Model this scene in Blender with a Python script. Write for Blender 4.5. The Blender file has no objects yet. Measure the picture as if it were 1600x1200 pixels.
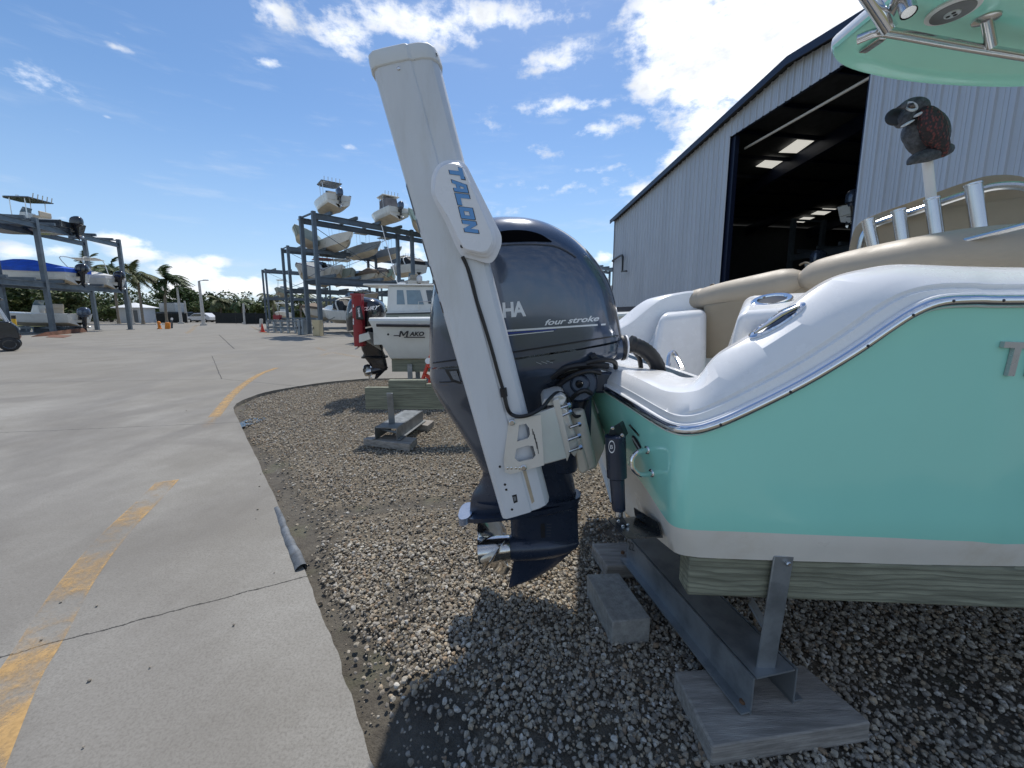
import bpy, bmesh, math, random
import numpy as np
from mathutils import Vector, Matrix, noise as mnoise
from mathutils.bvhtree import BVHTree
from mathutils.geometry import tessellate_polygon

random.seed(7); rng = np.random.default_rng(7)
R = math.radians
scene = bpy.context.scene
COL = scene.collection
V = Vector
# ------------------------------------------------------------------ camera
F = 601.0; CX = 800.0; CY = 575.5; PITCH = R(8.0); H = 1.5
cam_d = bpy.data.cameras.new('camera'); cam = bpy.data.objects.new('camera', cam_d); COL.objects.link(cam)
cam.location = (0, 0, H); cam.rotation_euler = (R(90) - PITCH, 0, 0)
cam_d.sensor_width = 36; cam_d.lens = F / 1600 * 36; cam_d.shift_y = -(600 - CY) / 1600
cam_d.clip_start = 0.02; cam_d.clip_end = 5000
scene.camera = cam
CAM = V((0, 0, H))
def ray(px, py):
    x = (px - CX) / F; y = (CY - py) / F
    return V((x, y * math.sin(PITCH) + math.cos(PITCH), y * math.cos(PITCH) - math.sin(PITCH)))
def at(px, py, Y):                       # the point seen at a photo pixel, at forward distance Y
    d = ray(px, py); return CAM + d * (Y / d.y)
def gnd(px, py, z=0.0):                  # the point seen at a photo pixel, at height z
    d = ray(px, py); return CAM + d * ((z - H) / d.z)

# ------------------------------------------------------------------ materials
def lin(c): 
    c = c / 255.0
    return c / 12.92 if c <= .04045 else ((c + .055) / 1.055) ** 2.4
def S(r, g, b): return (lin(r), lin(g), lin(b))
MATS = {}
def nn(nt, typ, **kw):
    n = nt.nodes.new(typ)
    for k, v in kw.items(): setattr(n, k, v)
    return n
def mixcol(nt, fac, a, b):
    m = nn(nt, 'ShaderNodeMix', data_type='RGBA')
    for sock, val in ((m.inputs[0], fac), (m.inputs[6], a), (m.inputs[7], b)):
        if isinstance(val, (int, float)): sock.default_value = val
        elif isinstance(val, tuple): sock.default_value = (*val, 1)
        else: nt.links.new(val, sock)
    return m.outputs[2]
def mth(nt, op, a, b=0.0, c=None, clamp=False):
    m = nn(nt, 'ShaderNodeMath', operation=op, use_clamp=clamp)
    for i, val in enumerate((a, b, c)):
        if val is None: continue
        if isinstance(val, (int, float)): m.inputs[i].default_value = val
        else: nt.links.new(val, m.inputs[i])
    return m.outputs[0]
def ramp(nt, fac, lo, hi, vlo=0.0, vhi=1.0):
    m = nn(nt, 'ShaderNodeMapRange', interpolation_type='SMOOTHSTEP')
    nt.links.new(fac, m.inputs[0])
    for i, v in enumerate((lo, hi, vlo, vhi)): m.inputs[i + 1].default_value = v
    return m.outputs[0]
def noise_n(nt, vec, scale, detail=4, rough=.55):
    n = nn(nt, 'ShaderNodeTexNoise'); n.inputs['Scale'].default_value = scale
    n.inputs['Detail'].default_value = detail; n.inputs['Roughness'].default_value = rough
    if vec is not None: nt.links.new(vec, n.inputs['Vector'])
    return n.outputs['Fac']
def scaled(nt, vec, sx, sy, sz, rz=0):
    m = nn(nt, 'ShaderNodeMapping'); m.inputs['Scale'].default_value = (sx, sy, sz); m.inputs['Rotation'].default_value = (0, 0, rz)
    nt.links.new(vec, m.inputs['Vector']); return m.outputs[0]
def mat(name, col, rough=.5, metal=0.0, var=.10, vs=5.0, dirt=0.0, dcol=(.12, .10, .08), ds=2.5, bump=0.0, bs=60.0, coat=0.0, spec=.5,
        stretch=(1, 1, 1), trans=0.0, alpha=1.0, emit=None, rvar=.08, grain=None):
    if name in MATS: return MATS[name]
    m = bpy.data.materials.new(name); m.use_nodes = True; nt = m.node_tree
    b = nt.nodes['Principled BSDF']; tc = nn(nt, 'ShaderNodeTexCoord')
    vec = scaled(nt, tc.outputs['Object'], *stretch)
    f = noise_n(nt, vec, vs, 6, .62)
    f2 = ramp(nt, f, .3, .7)
    c = mixcol(nt, f2, tuple(x * (1 - var) for x in col), tuple(min(1, x * (1 + var)) for x in col))
    if dirt > 0:
        g = noise_n(nt, vec, ds, 8, .7)
        c = mixcol(nt, ramp(nt, g, .50, .72, 0, dirt), c, dcol)
    if grain:                                                # growth rings: distorted bands along the board
        w = nn(nt, 'ShaderNodeTexWave', bands_direction='Z', wave_profile='SAW'); w.inputs['Scale'].default_value = grain[0]; w.inputs['Distortion'].default_value = grain[1]; w.inputs['Detail'].default_value = 3; w.inputs['Detail Scale'].default_value = .8
        nt.links.new(scaled(nt, tc.outputs['Object'], .22, .8, 1), w.inputs['Vector'])
        c = mixcol(nt, ramp(nt, w.outputs['Fac'], .45, .95, 0, grain[2]), c, tuple(x * .42 for x in col))
    nt.links.new(c, b.inputs['Base Color'])
    rr = ramp(nt, noise_n(nt, vec, vs * 2.3, 5, .6), .3, .7, max(.02, rough - rvar), min(1, rough + rvar))
    nt.links.new(rr, b.inputs['Roughness'])
    b.inputs['Metallic'].default_value = metal; b.inputs['Specular IOR Level'].default_value = spec
    b.inputs['Coat Weight'].default_value = coat; b.inputs['Coat Roughness'].default_value = .06
    b.inputs['Transmission Weight'].default_value = trans; b.inputs['Alpha'].default_value = alpha
    if emit: b.inputs['Emission Color'].default_value = (*emit[0], 1); b.inputs['Emission Strength'].default_value = emit[1]
    if bump > 0:
        bn = nn(nt, 'ShaderNodeBump'); bn.inputs['Strength'].default_value = bump; bn.inputs['Distance'].default_value = .01
        nt.links.new(noise_n(nt, vec, bs, 6, .65), bn.inputs['Height']); nt.links.new(bn.outputs[0], b.inputs['Normal'])
    MATS[name] = m
    return m

# ------------------------------------------------------------------ mesh builder
class MB:
    def __init__(s): s.v = []; s.f = []; s.mi = []
    def add(s, vs, fs, mi=0):
        o = len(s.v); s.v += [tuple(v) for v in vs]
        for f in fs: s.f.append(tuple(i + o for i in f)); s.mi.append(mi)
        return s
    def hexa(s, p, mi=0):                # p: 4 lower + 4 upper corners
        return s.add(p, [(3, 2, 1, 0), (4, 5, 6, 7), (0, 1, 5, 4), (1, 2, 6, 5), (2, 3, 7, 6), (3, 0, 4, 7)], mi)
    def box(s, c, d, rot=None, mi=0):
        c = V(c); p = []
        for z in (-.5, .5):
            for x, y in ((-.5, -.5), (.5, -.5), (.5, .5), (-.5, .5)):
                q = V((x * d[0], y * d[1], z * d[2]))
                p.append(c + (rot @ q if rot else q))
        return s.hexa(p, mi)
    def beam(s, a, b, w, h, mi=0, up=V((0, 0, 1))):
        a = V(a); b = V(b); t = (b - a).normalized()
        if abs(t.dot(up)) > .98: up = V((1, 0, 0))
        sd = t.cross(up).normalized(); u = sd.cross(t).normalized()
        p = [q + sd * i * w / 2 + u * j * h / 2 for q in (a, b) for i, j in ((-1, -1), (1, -1), (1, 1), (-1, 1))]
        return s.hexa(p, mi)
    def ring_loft(s, rings, cap=True, mi=0, closed=True):
        n = len(rings[0]); vs = [p for r in rings for p in r]; fs = []
        for k in range(len(rings) - 1):
            for i in range(n if closed else n - 1):
                j = (i + 1) % n
                fs.append((k * n + i, k * n + j, (k + 1) * n + j, (k + 1) * n + i))
        if cap: fs.append(tuple(range(n - 1, -1, -1))); fs.append(tuple((len(rings) - 1) * n + i for i in range(n)))
        return s.add(vs, fs, mi)
    def tube(s, pts, r, n=8, mi=0, cap=True, flat=1.0):
        pts = [V(p) for p in pts]; m = len(pts); rr = r if isinstance(r, (list, tuple)) else [r] * m
        t0 = (pts[1] - pts[0]).normalized(); nrm = t0.orthogonal().normalized(); rings = []
        for i, p in enumerate(pts):
            t = ((pts[min(i + 1, m - 1)] - p).normalized() + (p - pts[max(i - 1, 0)]).normalized())
            t = t.normalized() if t.length > 1e-6 else t0
            nrm = (nrm - t * nrm.dot(t)).normalized(); b = t.cross(nrm)
            rings.append([p + (nrm * math.cos(2 * math.pi * k / n) + b * math.sin(2 * math.pi * k / n) * flat) * rr[i] for k in range(n)])
        return s.ring_loft(rings, cap, mi)
    def lathe(s, prof, n=20, M=None, mi=0, cap=True):
        M = M or Matrix.Identity(4)
        rings = [[M @ V((r * math.cos(2 * math.pi * k / n), r * math.sin(2 * math.pi * k / n), z)) for k in range(n)] for r, z in prof]
        return s.ring_loft(rings, cap, mi)
    def prism(s, pts, off, mi=0):
        pts = [V(p) for p in pts]; off = V(off); n = len(pts)
        vs = pts + [p + off for p in pts]
        tris = tessellate_polygon([pts])
        fs = [tuple(t) for t in tris] + [tuple(i + n for i in reversed(t)) for t in tris]
        fs += [(i, (i + 1) % n, (i + 1) % n + n, i + n) for i in range(n)]
        return s.add(vs, fs, mi)
    def sphere(s, c, r, n=12, m=8, mi=0, M=None):
        c = V(c); r = V(r) if not isinstance(r, (int, float)) else V((r, r, r)); rings = []
        for k in range(m + 1):
            a = -math.pi / 2 + math.pi * k / m; cr = max(math.cos(a), .02)
            q = [V((r.x * cr * math.cos(2 * math.pi * i / n), r.y * cr * math.sin(2 * math.pi * i / n), r.z * math.sin(a))) for i in range(n)]
            rings.append([c + (M @ p if M else p) for p in q])
        return s.ring_loft(rings, True, mi)
    def bolt(s, p, d, r=.008, h=.006, n=8, mi=0):
        d = V(d).normalized(); M = Matrix.Translation(V(p)) @ d.to_track_quat('Z', 'Y').to_matrix().to_4x4()
        return s.lathe([(r, -.004), (r, h * .6), (r * .7, h)], n, M, mi)
    def build(s, name, mats, parent=None, bev=0.0, seg=2, sharp=35, sub=0, recalc=True, flat=False):
        me = bpy.data.meshes.new(name)
        me.from_pydata(s.v, [], s.f)
        if not isinstance(mats, (list, tuple)): mats = [mats]
        for m in mats: me.materials.append(m)
        if len(mats) > 1: me.polygons.foreach_set('material_index', s.mi)
        if recalc:
            bm = bmesh.new(); bm.from_mesh(me)
            bmesh.ops.remove_doubles(bm, verts=bm.verts, dist=1e-5)
            bmesh.ops.recalc_face_normals(bm, faces=bm.faces); bm.to_mesh(me); bm.free()
        if not flat:
            me.polygons.foreach_set('use_smooth', [True] * len(me.polygons)); me.set_sharp_from_angle(angle=R(sharp))
        me.update()
        o = bpy.data.objects.new(name, me); COL.objects.link(o)
        if bev:
            b = o.modifiers.new('bevel', 'BEVEL'); b.width = bev; b.segments = seg; b.limit_method = 'ANGLE'; b.angle_limit = R(35); b.harden_normals = False
        if sub:
            b = o.modifiers.new('sub', 'SUBSURF'); b.levels = sub; b.render_levels = sub
        if parent is not None: adopt(o, parent)
        return o
def adopt(o, parent):
    o.parent = parent
    if parent.type == 'EMPTY' and parent.parent is None:
        o.matrix_parent_inverse = Matrix.Translation(-V(parent.get('home', (0, 0, 0))))
    return o
def tag(o, label=None, cat=None, group=None, kind=None):
    if label: o['label'] = label
    if cat: o['category'] = cat
    if group: o['group'] = group
    if kind: o['kind'] = kind
    return o
def thing(name, label, cat, home=(0, 0, 0), group=None):
    o = bpy.data.objects.new(name, None); COL.objects.link(o); o.empty_display_size = .2
    o.location = home; o['home'] = [float(x) for x in home]
    return tag(o, label, cat, group)
def put(o, loc, rz=0.0, sc=1.0, tilt=(0, 0)):
    o.location = loc; o.rotation_euler = (tilt[0], tilt[1], rz); o.scale = (sc, sc, sc); return o
def kids(o): return [c for c in bpy.data.objects if c.parent == o]
def copy_tree(o, parent=None):
    c = o.copy(); COL.objects.link(c)
    if parent is not None: c.parent = parent
    for k in kids(o): copy_tree(k, c)
    return c

def superell(L, Rr, w, n=28, e=2.6, ydir=V((0, 1, 0)), ew=None):
    c = (L + Rr) / 2; a = (Rr - L) / 2; out = []
    ew = ew or e
    for k in range(n):
        t = 2 * math.pi * k / n; ct, st = math.cos(t), math.sin(t)
        out.append(c + a * (math.copysign(abs(ct) ** (2 / e), ct)) + ydir * w * math.copysign(abs(st) ** (2 / ew), st))
    return out
def bvh_of(*objs):
    vs = []; fs = []
    dg = bpy.context.evaluated_depsgraph_get()
    for o in objs:
        ev = o.evaluated_get(dg); me = ev.to_mesh(); off = len(vs)
        vs += [v.co.copy() for v in me.vertices]; fs += [tuple(i + off for i in p.vertices) for p in me.polygons]
        ev.to_mesh_clear()
    return BVHTree.FromPolygons(vs, fs)
def onto(bvh, px, py, off=.002, fallback=None):
    d = ray(px, py).normalized(); h = bvh.ray_cast(CAM, d)
    if h[0] is None: return at(px, py, fallback) if fallback else None
    n = h[1] if h[1].dot(d) < 0 else -h[1]
    return h[0] + n * off
def text_2d(body, shear=0.0, bold=0.0, space=1.0):
    cu = bpy.data.curves.new('lettering', 'FONT'); cu.body = body; cu.shear = shear; cu.offset = bold; cu.space_character = space; cu.resolution_u = 4
    o = bpy.data.objects.new('lettering', cu); COL.objects.link(o)
    me = bpy.data.meshes.new_from_object(o.evaluated_get(bpy.context.evaluated_depsgraph_get()))
    vs = np.array([v.co[:2] for v in me.vertices]); fs = [tuple(p.vertices) for p in me.polygons]
    bpy.data.objects.remove(o); bpy.data.curves.remove(cu); bpy.data.meshes.remove(me)
    lo = vs.min(0); hi = vs.max(0)
    return (vs - lo) / (hi - lo), fs
def text_on(name, body, m, parent, mapf, shear=0.0, bold=0.0, space=1.0, thick=None):
    vs, fs = text_2d(body, shear, bold, space)
    mb = MB(); pts = [mapf(u, v) for u, v in vs]
    mb.add(pts, fs)
    return mb.build(name, m, parent, recalc=False, flat=True)
def quad_px(o, ex, ey, bvh, off=.002, fb=None):      # maps letter (u,v) to a photo-pixel parallelogram lying on a surface
    return lambda u, v: onto(bvh, o[0] + ex[0] * u + ey[0] * v, o[1] + ex[1] * u + ey[1] * v, off, fb)
def patch(mb, pts, bvh, off=.002, fb=None, mi=0, n=1):
    q = [onto(bvh, x, y, off, fb) for x, y in pts]
    if any(p is None for p in q): q = [p for p in q if p is not None]
    tr = tessellate_polygon([q]); mb.add(q, [tuple(t) for t in tr], mi)
def lerp(a, b, t): return a + (b - a) * t
def smooth_path(pts, n=6):               # Catmull-Rom through the points
    pts = [V(p) for p in pts]; out = []
    P = [pts[0] * 2 - pts[1]] + pts + [pts[-1] * 2 - pts[-2]]
    for i in range(1, len(P) - 2):
        p0, p1, p2, p3 = P[i - 1:i + 3]
        for k in range(n):
            t = k / n
            out.append(.5 * ((2 * p1) + (p2 - p0) * t + (2 * p0 - 5 * p1 + 4 * p2 - p3) * t * t + (3 * p1 - p0 - 3 * p2 + p3) * t ** 3))
    out.append(pts[-1]); return out

# ------------------------------------------------------------------ sky and sun
SUN_AZ, SUN_EL = R(5), R(60)
world = bpy.data.worlds.new('World'); scene.world = world; world.use_nodes = True
nt = world.node_tree; nt.nodes.clear()
out = nn(nt, 'ShaderNodeOutputWorld'); bg = nn(nt, 'ShaderNodeBackground'); nt.links.new(bg.outputs[0], out.inputs[0])
SKY = .135; bg.inputs[1].default_value = SKY
sky = nn(nt, 'ShaderNodeTexSky', sky_type='NISHITA'); sky.sun_disc = False; sky.sun_elevation = SUN_EL; sky.sun_rotation = SUN_AZ
sky.air_density = 1.0; sky.dust_density = .3; sky.ozone_density = 3.0; sky.altitude = 0
tc = nn(nt, 'ShaderNodeTexCoord'); sep = nn(nt, 'ShaderNodeSeparateXYZ'); nt.links.new(tc.outputs['Generated'], sep.inputs[0])
az = mth(nt, 'ARCTAN2', sep.outputs[0], sep.outputs[1]); el = mth(nt, 'ARCSINE', sep.outputs[2])
def azel(px, py):
    d = ray(px, py).normalized(); return math.atan2(d.x, d.y), math.asin(d.z)
# clouds: where they hang in the sky (seen at photo pixel, half widths in pixels, strength)
CLOUDS = [(1150, 80, 170, 150, 1.5), (1050, 30, 95, 100, 1.3), (1260, 20, 190, 110, 1.4), (1110, 200, 75, 70, 1.2), (1070, 245, 60, 36, 1.05), (1005, 305, 45, 28, 1.0),
          (1030, 120, 60, 60, 1.1),
          (870, 95, 75, 34, .86), (900, 75, 45, 22, .8), (885, 165, 110, 20, .86), (935, 205, 55, 20, .86), (985, 185, 45, 15, .75),
          (650, 38, 150, 46, 1.0), (535, 55, 70, 50, .95), (760, 25, 160, 36, .9), (425, 18, 50, 30, .85), (420, 97, 32, 18, .84), (860, 10, 90, 22, .6), (525, 226, 50, 9, .68),
          (65, 128, 66, 32, .92), (100, 150, 36, 14, .6), (190, 77, 36, 8, .64), (125, 207, 32, 8, .60), (166, 182, 12, 5, .6),
          (190, 376, 55, 17, 1.15), (215, 395, 50, 18, 1.1), (300, 425, 65, 26, 1.25), (330, 410, 34, 17, 1.1), (370, 448, 70, 22, 1.2), (270, 455, 90, 22, 1.1), (400, 445, 36, 20, 1.1),
          (30, 395, 45, 20, .95), (90, 392, 40, 15, .85), (20, 430, 60, 25, .9), (200, 355, 22, 5, .56), (90, 340, 40, 8, .55),
          (590, 420, 80, 30, .85), (650, 395, 60, 40, .8), (620, 310, 60, 55, .50), (540, 440, 60, 30, .9), (470, 455, 60, 20, .85), (945, 402, 22, 14, 1.0), (970, 410, 25, 12, 1.0),
          (880, 290, 130, 20, .58), (930, 265, 100, 14, .58), (800, 330, 90, 16, .52), (840, 240, 60, 30, .5), (760, 200, 50, 20, .5), (790, 235, 50, 16, .42)]
M = None
for cx, cy, rx, ry, st in CLOUDS:
    a0, e0 = azel(cx, cy); ra = abs(azel(cx + rx, cy)[0] - a0); re = abs(azel(cx, cy - ry)[1] - e0)
    u = mth(nt, 'MULTIPLY_ADD', az, 1 / ra, -a0 / ra); v = mth(nt, 'MULTIPLY_ADD', el, 1 / re, -e0 / re)
    d2 = mth(nt, 'MULTIPLY_ADD', u, u, mth(nt, 'MULTIPLY', v, v))
    q = mth(nt, 'MULTIPLY', mth(nt, 'POWER', 2.718, mth(nt, 'MULTIPLY', d2, -.9)), st)
    M = q if M is None else mth(nt, 'SMOOTH_MAX', M, q, .1)
cmb = nn(nt, 'ShaderNodeCombineXYZ'); nt.links.new(az, cmb.inputs[0]); nt.links.new(mth(nt, 'MULTIPLY', el, 1.7), cmb.inputs[1])
n1 = noise_n(nt, cmb.outputs[0], 9, 12, .62); n2 = noise_n(nt, cmb.outputs[0], 26, 8, .6); n3 = noise_n(nt, scaled(nt, cmb.outputs[0], 1, 3, 1, R(-25)), 5, 9, .6)
nz = mth(nt, 'ADD', mth(nt, 'MULTIPLY', mth(nt, 'SUBTRACT', n1, .5), 1.9), mth(nt, 'MULTIPLY', mth(nt, 'SUBTRACT', n2, .5), 1.15))
back = mth(nt, 'MULTIPLY', ramp(nt, sep.outputs[1], .10, -.45), .66)          # unseen bright clouds added behind the camera as fill for shaded faces
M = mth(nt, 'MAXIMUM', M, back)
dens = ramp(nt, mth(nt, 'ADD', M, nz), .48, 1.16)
cirrus = ramp(nt, n3, .52, .80, 0, .26)
hz = ramp(nt, el, 0, .45, .55, 0.0)
shade = ramp(nt, mth(nt, 'ADD', n1, mth(nt, 'MULTIPLY', n2, .3)), .5, .85)
ccol = mixcol(nt, shade, (1.35 / SKY, 1.36 / SKY, 1.38 / SKY), (.80 / SKY, .84 / SKY, .90 / SKY))
skyc = mixcol(nt, 1.0, sky.outputs[0], sky.outputs[0])
hs_ = nn(nt, 'ShaderNodeHueSaturation'); hs_.inputs['Saturation'].default_value = 1.12; hs_.inputs['Value'].default_value = .98; nt.links.new(sky.outputs[0], hs_.inputs['Color'])
base = mixcol(nt, hz, hs_.outputs[0], (.42 / SKY, .60 / SKY, .88 / SKY))
base = mixcol(nt, cirrus, base, (.80 / SKY, .86 / SKY, .95 / SKY))
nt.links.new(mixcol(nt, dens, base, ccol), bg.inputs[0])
sun_d = bpy.data.lights.new('sun', 'SUN'); sun_d.energy = 3.7; sun_d.angle = R(1.1); sun_d.color = (1, .955, .88)
sun = bpy.data.objects.new('sun', sun_d); COL.objects.link(sun)
SUNV = V((math.sin(SUN_AZ) * math.cos(SUN_EL), math.cos(SUN_AZ) * math.cos(SUN_EL), math.sin(SUN_EL)))
sun.rotation_euler = SUNV.to_track_quat('Z', 'Y').to_euler(); sun.location = (10, 20, 40)
vs_ = scene.view_settings; scene.display_settings.display_device = 'sRGB'
vs_.view_transform = 'Standard'; vs_.look = 'None'; vs_.exposure = 0.08; vs_.gamma = 1.0; vs_.use_curve_mapping = False
scene.cycles.max_bounces = 8; scene.cycles.transparent_max_bounces = 12
scene.cycles.use_denoising = True
# ------------------------------------------------------------------ ground
EDGE_PX = [(585, 1200), (566, 1145), (548, 1085), (527, 1020), (505, 965), (488, 920), (472, 880), (455, 840), (440, 800), (420, 757), (402, 718), (386, 686), (372, 656), (365, 640),
           (368, 632), (380, 625), (410, 614), (450, 606), (510, 597), (570, 591.5)]
edge = [gnd(x, y) for x, y in EDGE_PX]
edge = [V((-.30, -6, 0)), edge[0] + (edge[0] - edge[1]).normalized() * .8] + smooth_path(edge, 4)
yfar = edge[-1].y
edge = edge + [V((1.5, yfar + .25, 0)), V((16, yfar + .4, 0))]
for i, p in enumerate(edge):
    if 2 < i < len(edge) - 2: p += V((mnoise.noise(p * 9) * .012 + mnoise.noise(p * 27) * .006, mnoise.noise(p * 9 + V((5, 5, 5))) * .01, 0))
def concrete_material():
    m = bpy.data.materials.new('worn concrete'); m.use_nodes = True; nt = m.node_tree; b = nt.nodes['Principled BSDF']
    tc = nn(nt, 'ShaderNodeTexCoord'); P = tc.outputs['Object']; sp = nn(nt, 'ShaderNodeSeparateXYZ'); nt.links.new(P, sp.inputs[0])
    X, Y = sp.outputs[0], sp.outputs[1]
    big = noise_n(nt, P, .55, 12, .70); mid = noise_n(nt, P, 4.5, 10, .72); fine = noise_n(nt, P, 95, 6, .8); speck = noise_n(nt, P, 420, 2, .6)
    c = mixcol(nt, ramp(nt, big, .34, .66), S(132, 128, 120), S(158, 155, 148))
    c = mixcol(nt, ramp(nt, mid, .42, .78, 0, .30), c, S(126, 122, 114))
    c = mixcol(nt, ramp(nt, fine, .42, .66, 0, .65), c, S(104, 100, 93))
    c = mixcol(nt, ramp(nt, noise_n(nt, P, 30, 8, .8), .5, .72, 0, .5), c, S(112, 107, 99))
    c = mixcol(nt, ramp(nt, speck, .60, .75, 0, .4), c, S(205, 200, 192))
    # polished tyre tracks: arcs swept by turning forklifts, straight runs down the road
    wob = mth(nt, 'MULTIPLY', mth(nt, 'SUBTRACT', noise_n(nt, P, .5, 4, .5), .5), .9)
    tot = None
    def arc(cx, cy, r, w, s):
        nonlocal tot
        dx = mth(nt, 'SUBTRACT', X, cx); dy = mth(nt, 'SUBTRACT', Y, cy)
        d = mth(nt, 'SQRT', mth(nt, 'ADD', mth(nt, 'MULTIPLY', dx, dx), mth(nt, 'MULTIPLY', dy, dy)))
        d = mth(nt, 'ABSOLUTE', mth(nt, 'ADD', mth(nt, 'SUBTRACT', d, r), wob))
        v = ramp(nt, d, w, w * .35, 0, s)
        tot = v if tot is None else mth(nt, 'MAXIMUM', tot, v)
    for a in ((9, 16, 16.5, .35, .8), (9, 16, 18.6, .4, .75), (-14, 20, 12.0, .5, .8), (-14, 20, 14.4, .45, .65), (3, 4, 9.0, .30, .7), (3, 4, 7.2, .28, .8), (20, 30, 33, .6, .7), (20, 30, 36, .7, .6),
              (-40, 8, 38, .5, .6), (-40, 8, 35.2, .45, .55), (2, 30, 17, .4, .7), (2, 30, 19.4, .5, .6), (-6, -9, 13.5, .18, .5), (-5, 60, 45, .9, .8)): arc(*a)
    streak = noise_n(nt, scaled(nt, P, 1.0, .4, 1, R(-20)), 2.0, 7, .65)
    tot = mth(nt, 'MULTIPLY', tot, ramp(nt, streak, .28, .58, .3, 1))
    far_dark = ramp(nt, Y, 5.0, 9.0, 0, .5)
    c = mixcol(nt, mth(nt, 'MULTIPLY', tot, .65), c, S(104, 99, 92))
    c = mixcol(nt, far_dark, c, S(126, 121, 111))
    light = noise_n(nt, scaled(nt, P, 1.0, .12, 1, R(28)), 2.2, 6, .6)
    c = mixcol(nt, ramp(nt, light, .50, .85, 0, .22), c, S(160, 158, 152))
    # spots: oil and tar drips
    vor = nn(nt, 'ShaderNodeTexVoronoi'); vor.inputs['Scale'].default_value = 1.3; nt.links.new(P, vor.inputs['Vector'])
    spot = mth(nt, 'MULTIPLY', ramp(nt, vor.outputs['Distance'], .055, .02), ramp(nt, mid, .5, .56))
    c = mixcol(nt, mth(nt, 'MULTIPLY', spot, .8), c, (.05, .048, .045))
    # saw-cut joints and cracks
    jt = None
    def seg(a, b, w):
        nonlocal jt
        a = gnd(*a); b = gnd(*b); t = (b - a); L = t.length; t = t / L; n = V((-t.y, t.x, 0))
        wv = mth(nt, 'MULTIPLY', mth(nt, 'SUBTRACT', noise_n(nt, P, 3, 6, .75), .5), .05 + w * 5)
        d = mth(nt, 'ABSOLUTE', mth(nt, 'ADD', mth(nt, 'ADD', mth(nt, 'MULTIPLY_ADD', X, n.x, -a.dot(n)), mth(nt, 'MULTIPLY', Y, n.y)), wv))
        s_ = mth(nt, 'ADD', mth(nt, 'MULTIPLY_ADD', X, t.x, -a.dot(t)), mth(nt, 'MULTIPLY', Y, t.y))
        inside = mth(nt, 'MULTIPLY', ramp(nt, s_, -.1, .0), ramp(nt, s_, L + .1, L))
        v = mth(nt, 'MULTIPLY', ramp(nt, d, w, w * .4), inside)
        jt = v if jt is None else mth(nt, 'MAXIMUM', jt, v)
    seg((-900, 1262), (482, 900), .006); seg((-1200, 728), (372, 660), .007)
    seg((331, 556), (346, 592), .012); seg((346, 592), (470, 604), .012); seg((342, 523), (366, 545), .030); seg((-600, 610), (346, 592), .010)
    c = mixcol(nt, mth(nt, 'MULTIPLY', jt, .9), c, (.035, .033, .03))
    nt.links.new(c, b.inputs['Base Color'])
    rgh = mth(nt, 'SUBTRACT', .92, mth(nt, 'MULTIPLY', tot, .22)); nt.links.new(rgh, b.inputs['Roughness'])
    b.inputs['Specular IOR Level'].default_value = .35
    bn = nn(nt, 'ShaderNodeBump'); bn.inputs['Strength'].default_value = .35; bn.inputs['Distance'].default_value = .004
    hh = mth(nt, 'SUBTRACT', mth(nt, 'ADD', fine, mth(nt, 'MULTIPLY', mid, 1.5)), mth(nt, 'MULTIPLY', jt, 3))
    nt.links.new(hh, bn.inputs['Height']); nt.links.new(bn.outputs[0], b.inputs['Normal'])
    return m
outline = edge + [V((70, yfar + .5, 0)), V((70, 130, 0)), V((-130, 130, 0)), V((-130, -6, 0))]
mb = MB(); mb.prism(outline, (0, 0, -.16)); tag(mb.build('concrete_yard', concrete_material(), flat=True), kind='structure')
# far ground
gm = mat('dry grass earth', S(112, 110, 72), .95, var=.35, vs=.4, dirt=.6, dcol=S(126, 112, 88), ds=.15, bump=.4, bs=3)
mb = MB(); mb.add([(-2500, 131, -.05), (2500, 131, -.05), (2500, 3500, -.05), (-2500, 3500, -.05)], [(0, 1, 2, 3)])
mb.add([(-2500, -300, -.17), (2500, -300, -.17), (2500, 131, -.17), (-2500, 131, -.17)], [(0, 1, 2, 3)])
tag(mb.build('ground', gm, flat=True, recalc=False), kind='structure')
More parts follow.
